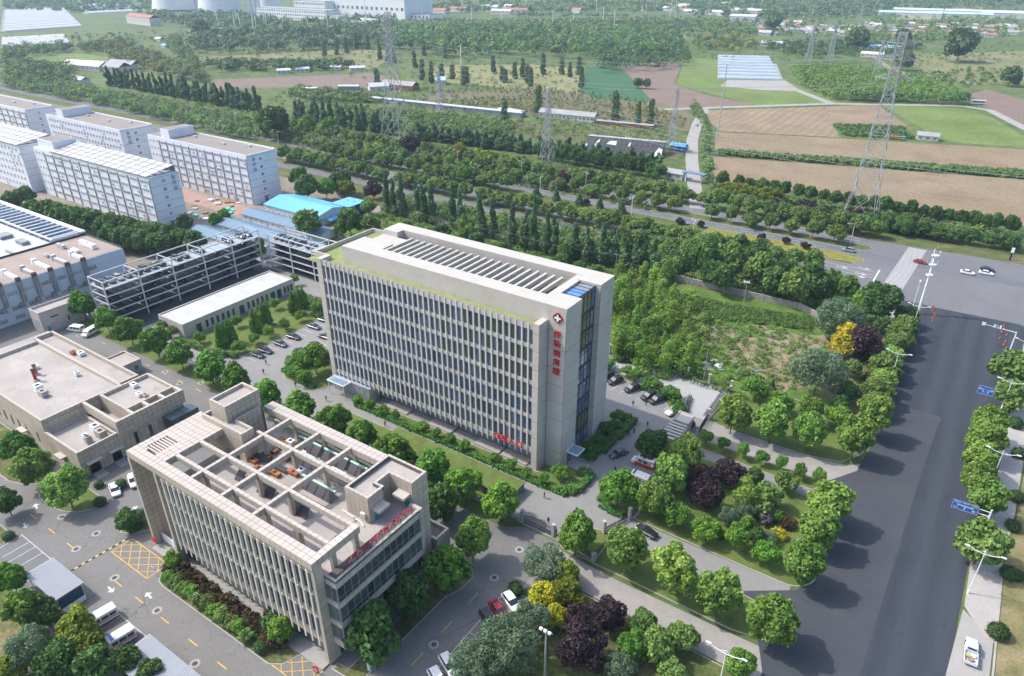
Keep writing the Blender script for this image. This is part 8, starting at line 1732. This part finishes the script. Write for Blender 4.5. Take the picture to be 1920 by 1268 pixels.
strew('meadow_scrub', [(1160,95),(1500,75),(1915,80),(1915,170),(1720,150),(1500,125),(1300,110)], 520, 2.0, 2.4, (14,.7,1), [L_FARL,L_FAR,L_STREET], 83)
strew('farm_scrub', [(560,165),(800,165),(1240,235),(1300,280),(1240,300),(1000,280),(700,245),(560,215),(500,190)], 620, 1.9, 2.3, (20,.5,1), [L_FARL,L_FAR,L_STREET], 84)
strew('verge_scrub', [(200,170),(560,222),(780,270),(1000,300),(1280,345),(1280,360),(900,318),(640,285),(400,232),(200,190)], 420, 1.7, 2.2, (26,.45,1), [L_STREET,L_DARK,L_FARL], 85)
strew('near_belt', [(1130,140),(1290,128),(1290,110),(1240,95),(1100,110)], 150, 4.5, 10, (34,1.1,1), [L_FAR,L_POPLAR], 86)
for i in range(22):
    x, y, w = rv0.uniform(500,1800), rv0.uniform(14,92), rv0.uniform(120,380)
    strew('hedgerow', [(x,y),(x+w,y+rv0.uniform(-2,4)),(x+w,y+4),(x,y+2)], int(w*.22), 4.2, 7, (20,1.5,1), [L_FAR,L_FARL,L_POPLAR][i%3], 200+i)
# single large trees of the plain
for k,px,py,r,lab in (('far_round',1612,68,19,'great dark round tree on the plain, left of the right pylon'),('far_round',1694,68,15,'great dark round tree behind the top of the right pylon'),('far_round',1804,80,26,'great dark round tree on the plain near the right edge'),('far_round',1896,140,16,'great dark tree cut by the right edge'),('far_round',1696,110,16,'great dark tree behind the right pylon'),('far_round',1450,38,16,'dark trees before the far village'),('far_round',375,50,14,'tall dark tree before the cooling towers'),('far_round',1195,154,9,'round tree at the meadow end'),('far_round',1213,156,8,'round tree beside the meadow end')): tp(k,px,py,r,lab)
for i,(px,py,h) in enumerate(((713,112,16),(727,116,15),(740,118,15),(779,128,17),(792,150,19),(808,156,19),(828,146,13),(849,148,13),(870,160,17),(876,156,15),(708,160,15),(925,136,16),(942,152,13),(948,155,12),(965,148,16),(979,145,18),(990,158,18),(996,162,16),(1018,140,20),(1052,140,16),(1068,145,14),(1090,165,18),(1086,140,17),(945,232,17),(1008,212,20),(1152,232,22),(1196,238,17),(1218,236,18),(610,105,18),(632,103,20),(650,100,18),(690,92,20),(670,92,20),(795,105,18),(835,110,16))): p = at(px,py); plant('far_poplar',(p.x,p.y,0),2.6,h,f'lone poplar of the meadow land, {nth(i+1)} in the scatter','tree','scattered poplars of the meadow land')
# farm sheds, canopies, glasshouses
M_FILM0 = mat('canopy_sheet',(0.40,0.44,0.48),0.6,0.08,0.1); M_REDR = mat('red_roof',(0.34,0.17,0.13),0.9,0.15,0.1); M_GREYR = mat('grey_roof',(0.30,0.30,0.31),0.8,0.12,0.1); M_PALEW = mat('pale_wall',(0.52,0.50,0.47),0.9,0.08,0.2); M_WHITER = mat('white_sheet_roof',(0.48,0.49,0.50),0.6,0.06,0.1)
def farm(label, px, py, L_, w, h, mr, rz=0.0, mw=None, name='farm_building', group=None, pitch=.5, nw=0, cat='building'):
    p = at(px,py); t = thing(name, label, cat, (p.x,p.y,0), rz, group)
    obj('wall', MB().box(-L_/2,-w/2,0,L_/2,w/2,h).mesh('wall', mw or M_PALEW), t)
    for s in (-1,1): obj('roof', MB().add([(-L_/2-.4,s*(w/2+.4),h-.1),(L_/2+.4,s*(w/2+.4),h-.1),(L_/2+.4,0,h+w*pitch*.5),(-L_/2-.4,0,h+w*pitch*.5),(-L_/2-.4,s*(w/2+.4),h+.1),(L_/2+.4,s*(w/2+.4),h+.1),(L_/2+.4,0,h+w*pitch*.5+.2),(-L_/2-.4,0,h+w*pitch*.5+.2)],[(3,2,1,0),(4,5,6,7),(0,1,5,4),(1,2,6,5),(2,3,7,6),(3,0,4,7)]).mesh('roof', mr), t)
    for k in range(nw):
        x = -L_/2+L_*(k+.5)/nw; obj('window', box_mesh(min(1.6,L_/nw*.5),.12,1.3,M_GLASS,'window'), t, (x,-w/2-.02,h*.55))
    return t
def slope_at(a, b): 
    p, q = at(*a), at(*b); return math.atan2(q.y-p.y, q.x-p.x), (q-p).length, (p+q)/2
def farm2(label, a, b, w, h, mr, **k):
    an, L_, c = slope_at(a,b); t = farm(label, a[0], a[1], L_, w, h, mr, an, **k); t.location = c; return t
farm2('very long white roofed canopy beyond the poplars', (700,190),(980,220), 5.5, 3.2, M_FILM0, mw=M_DORMG, pitch=.12, name='long_canopy', nw=24)
farm2('long farm row with a dark roof and many windows', (1015,218),(1118,228), 9, 3.6, M_GREYR, nw=14, name='farm_row')
farm2('low farm shed continuing the long row', (1120,232),(1225,242), 4, 2.4, M_GREYR, mw=M_RUST, nw=6, name='farm_row', pitch=.2)
farm2('white farm shed under the lone poplar by the blue tarpaulin', (940,212),(978,219), 8, 3.4, M_WHITER, mw=M_COBALT, pitch=.15)
farm2('grey roofed farmhouse behind the left pylon', (722,165),(780,170), 11, 4.2, M_GREYR, mw=M_RUST, nw=6)
farm2('white roofed farm building left of the left pylon', (692,170),(728,168), 10, 3.6, M_WHITER, nw=3)
farm2('small blue roofed farmhouse under the poplars', (818,158),(836,158), 10, 4, mat('pale_blue_roof',(0.36,0.52,0.64),0.6,0.06,0.1), nw=3)
farm2('open white shed at the edge of the ploughed field, left', (570,172),(596,172), 7, 3.2, M_WHITER, mw=M_DORMG, pitch=.15); farm2('open white shed at the edge of the ploughed field, right', (636,168),(674,168), 7, 3.2, M_WHITER, mw=M_DORMG, pitch=.15)
for i,(a,b) in enumerate((((520,138),(545,137)),((555,135),(580,134)),((610,131),(640,131)),((656,133),(684,132)))): farm2(f'small white roofed hut in the row above the ploughed field, {ORD[i+1]} from the left', a, b, 10, 3.2, M_WHITER, pitch=.25, nw=3, group='white huts above the ploughed field')
for i,(px,py,L_,w) in enumerate(((165,130,52,16),(205,132,46,16),(235,128,34,14))): farm(f'long grey roofed poultry shed, {ORD[i+1]} from the left edge', px, py, L_, w, 4.5, (M_WHITER,M_GREYR,M_GREYR)[i], R(12), name='poultry_shed', group='poultry sheds', nw=8)
farm('small pale house before the poultry sheds', 155,158,14,8,4.5,M_WHITER,nw=4)
farm('long pale block with a red roof on the plain', 270,46,95,18,12,M_REDR,R(-8),nw=16,name='red_roofed_block')
farm('small white roof on the meadow', 300,15+62,12,8,3,M_WHITER); farm('blue hut on the meadow', 310,90,9,6,3,M_SKY)
farm('little brown roofed hut beside the meadow lane', 238,87,20,8,3,M_RUST)
farm('small grey hut in the pasture by the stubble', 1738,262,12,7,2.8,M_GREYR,R(8),nw=3); farm('white farm shed by the young plantation', 1635,107,24,9,3.4,M_WHITER,nw=5); farm('blue roofed farm building by the far lane', 1658,97,36,14,4,mat('pale_blue_roof',(0,0,0)),nw=6); farm('white house at the plastic tunnels', 1447,88,26,10,4.5,M_WHITER,nw=6)
farm('long low farm roof on the plain', 1465,58,60,8,3,M_WHITER,name='farm_roof'); farm('low white shed among the far orchards', 700,46,60,16,5,M_WHITER,nw=8)
farm('cobalt blue workshop beside the village road', 1272,283,9,5,3.2,M_SKY,0,M_COBALT,nw=3); farm('white shed beside the village road below the workshop', 1267,334,9,6,3,M_GREYR,nw=2)
t = thing('road_gate', 'flat blue grey gateway roof across the village road', 'gateway'); a, b = at(1285,340), at(1315,343); obj('roof', MB().box(a.x-2,a.y-1,4.4,b.x+2,b.y+1,4.8).mesh('roof', M_SHED), t)
for q in (a,b): obj('post', MB().box(q.x-.3,q.y-.3,0,q.x+.3,q.y+.3,4.4).mesh('post', M_WHITE), t)
# lean-to glasshouse with torn white film
an, L_, c_ = slope_at((1098,279),(1243,293)); t = thing('glasshouse', 'grey lean-to glasshouse with a white ridge and torn white film', 'glasshouse', c_, an)
obj('back_wall', MB().box(-L_/2,6,0,L_/2,7,7).mesh('back_wall', M_WHITER), t); obj('ridge_roof', MB().add([(-L_/2,3.4,7.1),(L_/2,3.4,7.1),(L_/2,8.6,6.4),(-L_/2,8.6,6.4)],[(0,1,2,3)]).mesh('ridge_roof', M_WHITER), t)
n = 15; dx = L_/n
for k in range(n):
    for q in range(3):
        y0,z0,y1,z1 = -9+4.13*q,.4+2.2*q,-9+4.13*(q+1)-.12,.4+2.2*(q+1)-.07
        obj('dark_pane', MB().add([(-L_/2+dx*k,y0,z0),(-L_/2+dx*(k+1)-.18,y0,z0),(-L_/2+dx*(k+1)-.18,y1,z1),(-L_/2+dx*k,y1,z1)],[(0,1,2,3)]).mesh('dark_pane', mat('shade_net',(0.055,0.055,0.06),0.8,0.15,0.2)), t)
for k,(x,w,y) in enumerate(((-L_*.49,1.5,-9),(-L_*.36,2,-4),(-L_*.22,6,-2),(L_*.06,1.2,-2),(L_*.40,5,-8))): obj('torn_film', MB().add([(x,y,.7+(y+9)*.53),(x+w,y-.4,.5+(y+9)*.53),(x+w*.9,min(2.5,y+6),min(6.4,3.6+(y+9)*.53)),(x+w*.4,min(2.6,y+7),min(6.4,4.2+(y+9)*.53))],[(0,1,2,3)]).mesh('torn_film', M_WHITER), t)
# plastic tunnels
def tunnels(label, a, b, c, n, w, h, m, group, name='plastic_tunnel'):
    a, b, c = at(*a), at(*b), at(*c); an = math.atan2(b.y-a.y,b.x-a.x); L_ = (b-a).length
    prof = [(w/2*math.cos(R(180-18*k)),h*math.sin(R(180-18*k))) for k in range(11)]; m_ = MB()
    for x in (0,L_): m_.v.extend([(x,y,z) for y,z in prof])
    for k in range(10): m_.f.append([k,k+1,11+k+1,11+k]); m_.m.append(0)
    m_.f.append(list(range(11))); m_.f.append(list(range(11,22))[::-1]); m_.m += [0,0]
    me = m_.mesh('film', m)
    for i in range(n):
        p = a.lerp(c, i/max(1,n-1)); t = thing(name, f'{label}, {nth(i+1)} from the front' , 'plastic tunnel', (p.x,p.y,0), an, group); obj('film', me, t)
M_FILM = mat('plastic_film',(0.34,0.40,0.45),0.35,0.1,0.05)
tunnels('long pale plastic tunnel beside the bare yard', (1346,147),(1462,150),(1346,108), 8, 9.5, 3.0, M_FILM, 'plastic tunnels beside the bare yard')
tunnels('white plastic tunnel at the far left edge', (5,90),(130,82),(5,75), 6, 12, 3.5, M_WHITER, 'white tunnels on the left, near group')
tunnels('white plastic tunnel on the far plain at the left', (5,60),(150,50),(10,22), 12, 18, 4, M_WHITER, 'white tunnels on the left, far group')
tunnels('white plastic tunnel beyond the far tunnels', (160,26),(270,20),(150,12), 5, 20, 4, M_WHITER, 'white tunnels on the left, farthest group')
# far village
rv = random.Random(9)
for i in range(95):
    px, py = rv.uniform(1420,1915), 0
    py = rv.uniform(46,70) + (px-1650)*.012
    p = at(px,py); L_ = rv.uniform(9,20); m = (M_REDR,M_GREYR,M_WHITER,M_GREYR)[rv.randrange(4)]
    farm('small house of the far village, low roof among trees', px,py,L_,rv.uniform(7,9),rv.uniform(3,4.2),m,rv.choice((0,0,R(90),R(5))),name='village_house',group='houses of the far village',cat='house',nw=3)
for i,(px,py,L_,m) in enumerate(((1705,33,110,mat('pale_blue_roof',(0,0,0))),(1720,27,90,M_WHITER),(1850,31,150,M_WHITER),(1790,35,120,mat('pale_blue_roof',(0,0,0))),(1900,34,110,M_WHITER),(1400,28,60,M_WHITER),(1395,40,46,M_WHITER))): farm(f'long factory roof behind the far village, {ORD[i+1]}',px,py,L_,34,9,m,R(4),name='factory_hall',group='factory halls behind the village',pitch=.15,nw=12)
for i in range(30):
    px, py = rv.uniform(560,1400), rv.uniform(12,30); farm('tiny pale building lost in the far plain', px,py,rv.uniform(20,60),14,6,(M_WHITER,M_REDR)[rv.randrange(2)],rv.uniform(-.3,.3),name='distant_shed',group='sheds on the far plain',nw=4)
# cooling towers and the power works
M_CT = mat('cooling_concrete',(0.66,0.67,0.68),0.9,0.05,0.02,fine=0.03,blotch=(0.02,0.4,(0.48,0.49,0.50))); M_WORK = mat('works_white',(0.72,0.72,0.72),0.8,0.05,0.05)
def tower(label, px, py, rbpx):
    p = at(px,py); r = rbpx*dist(p)/F_PX; t = thing('cooling_tower', label, 'cooling tower', p)
    h = r*2.5; prof = [(r*(0.62+0.38*(1-k/10)**1.6 if k < 8 else 0.62+0.02*(k-7)), h*k/10) for k in range(11)]
    prof = [(a,b+h*.06) for a,b in prof]; obj('shell', MB().lathe(prof,n=40).mesh('shell', M_CT, True), t); obj('basin', MB().lathe([(r*1.03,0),(r*1.03,2.5),(r*.97,2.5)],n=40).mesh('basin', M_WORK), t)
    for k in range(40): a = 2*math.pi*k/40; obj('strut', MB().bar((math.cos(a)*r,math.sin(a)*r,2.4),(math.cos(a+.08)*r,math.sin(a+.08)*r,h*.065),.9).mesh('strut', M_WORK), t)
tower('huge pale cooling tower, left of three at the top edge', 332, 23, 42); tower('huge pale cooling tower, middle of three', 415, 26, 40); tower('pale cooling tower behind the silos, right of three', 508, 21, 22)
for i,(px,w) in enumerate(((470,3.6),(479,3.6),(487,3.6))):
    p = at(px,27); t = thing('silo', f'grey storage silo in the row beside the cooling tower, {ORD[i+1]} from the left', 'silo', p, 0, 'silos of the power works'); r = 4*dist(p)/F_PX; obj('shell', MB().cyl((0,0,0),(0,0,45),r,r,16).mesh('shell', M_WORK), t); obj('cap', MB().cyl((0,0,45),(0,0,48),r,r*.3,16).mesh('cap', M_GREYR), t)
def works(label, px, py, L_, w, h, nw, nf, name='works_building', band=False):
    p = at(px,py); t = thing(name, label, 'building', (p.x,p.y,0), R(0)); obj('wall', MB().box(-L_/2,0,0,L_/2,w,h).mesh('wall', M_WORK), t); obj('roof', MB().box(-L_/2,0,h,L_/2,w,h+1.2).mesh('roof', M_GREYR), t)
    for f in range(nf):
        for k in range(nw): obj('window', box_mesh(L_/nw*.45,.3,min(5,h/nf*.45),M_GLASS,'window'), t, (-L_/2+L_*(k+.5)/nw,-.1,h*(f+(.28 if band else .55))/nf))
    if band: obj('stripe', MB().box(-L_/2,-.3,h*.75,L_/2,0,h*.79).mesh('stripe', M_REDR), t)
    return t
works('long white works office with rows of windows', 545, 38, 190, 30, 18, 30, 3); works('white works office wing on the right', 582, 30, 90, 24, 26, 14, 3); works('white hall with a low wing before the cooling towers', 392, 27, 40, 20, 12, 8, 2)
works('huge white boiler house with a red stripe and a row of dark openings', 676, 33, 230, 80, 62, 18, 1, 'boiler_house', True); works('tall white works tower beside the boiler house', 600, 20, 60, 50, 70, 5, 4); works('low pale works hall right of the boiler house', 755, 36, 130, 40, 9, 14, 1); works('low white store before the boiler house', 652, 50, 60, 24, 7, 6, 1); works('small blue grey works hut', 628, 46, 22, 16, 12, 3, 1)
p = at(687,52); t = thing('works_mast', 'white lighting mast before the boiler house', 'mast', p); obj('pole', MB().cyl((0,0,0),(0,0,44),.8,.5,8).mesh('pole', M_WHITE), t); obj('head', MB().cyl((0,0,44),(0,0,45.5),2.0,2.0,10).mesh('head', M_WHITE), t)
for i in range(34):
    px = rv.uniform(390,640) if i < 14 else rv.uniform(640,1300); py = rv.uniform(48,60) if i < 14 else rv.uniform(20,50); p = at(px,py); t = thing('distant_mast', 'thin white pole standing far off on the plain', 'pole', p, 0, 'thin poles of the far plain'); obj('pole', MB().cyl((0,0,0),(0,0,24),.55,.4,6).mesh('pole', M_WHITE), t); obj('crossbar', MB().box(-1.6,-.2,23,1.6,.2,23.5).mesh('crossbar', M_STEEL), t)
for i in range(34): p = at(395+8.6*i, 62-.02*i); plant('far_light',(p.x,p.y,0),4.2,6,'round roadside tree with a whitewashed foot before the power works','tree','roadside trees before the power works')
# rubbish heap in the vacant lot
for i in range(14):
    p = at(1322+rg.uniform(0,42), 676+rg.uniform(0,18)); m = MB(); s = rg.uniform(.5,1.3); m.add([(-s,-s*.7,.05),(s,-s*.5,.05),(s*.8,s*.7,.1),(-s*.7,s*.8,.1),(0,0,s*.7)],[(0,1,4),(1,2,4),(2,3,4),(3,0,4)])
    o = obj('rubbish_sack', m.mesh('rubbish_sack', (M_WHITE,M_STEEL,M_DORM,M_BLACK)[i%4]), None, p, rg.uniform(0,6)); tag(o, f"{('white','grey','bluish white','black')[i%4]} plastic sheeting in the rubbish heap of the vacant lot", 'rubbish', 'rubbish heap in the vacant lot')
for i,(px,py) in enumerate(((1392,698),(1408,700),(1416,696))): 
    o = obj('concrete_slab', MB().box(-1.6,-.8,0,1.6,.8,.35).mesh('concrete_slab', M_CONC), None, at(px,py), .5*i); tag(o, f'loose concrete slab on the bare earth, {ORD[i+1]} from the rubbish heap', 'slab', 'slabs on the bare earth')
for i in range(16):
    a_ = (1880,640) if i > 6 else (1748,582); p = at(a_[0]+rg.uniform(-6,10), a_[1]-28+i%9*6 if i > 6 else a_[1]-8+5*i); t = thing('traffic_cone', 'orange and white cone on the new asphalt near the junction', 'cone', (p.x,p.y,.08), 0, 'cones at the edge of the new asphalt'); obj('cone', MB().cyl((0,0,.05),(0,0,.85),.2,.04,8).mesh('cone', mat('cone_orange',(0.62,0.14,0.03),0.6,0.1,1)), t); obj('foot', MB().box(-.25,-.25,0,.25,.25,.05).mesh('foot', M_BLACK), t)
# haze: the air between the camera and the far plain
hz = MB().box(-5200,-560,-1.0,5200,7200,104.0)
hm_ = bpy.data.materials.new('haze_air'); hm_.use_nodes = True; hm_.node_tree.nodes.remove(hm_.node_tree.nodes['Principled BSDF'])
pvn = hm_.node_tree.nodes.new('ShaderNodeVolumePrincipled'); pvn.inputs['Density'].default_value = 0.00012; pvn.inputs['Color'].default_value = (0.6,0.8,1.0,1); pvn.inputs['Anisotropy'].default_value = 0.2
hm_.node_tree.links.new(pvn.outputs[0], hm_.node_tree.nodes['Material Output'].inputs['Volume'])
o = obj('haze', hz.mesh('haze', hm_), kind='stuff')
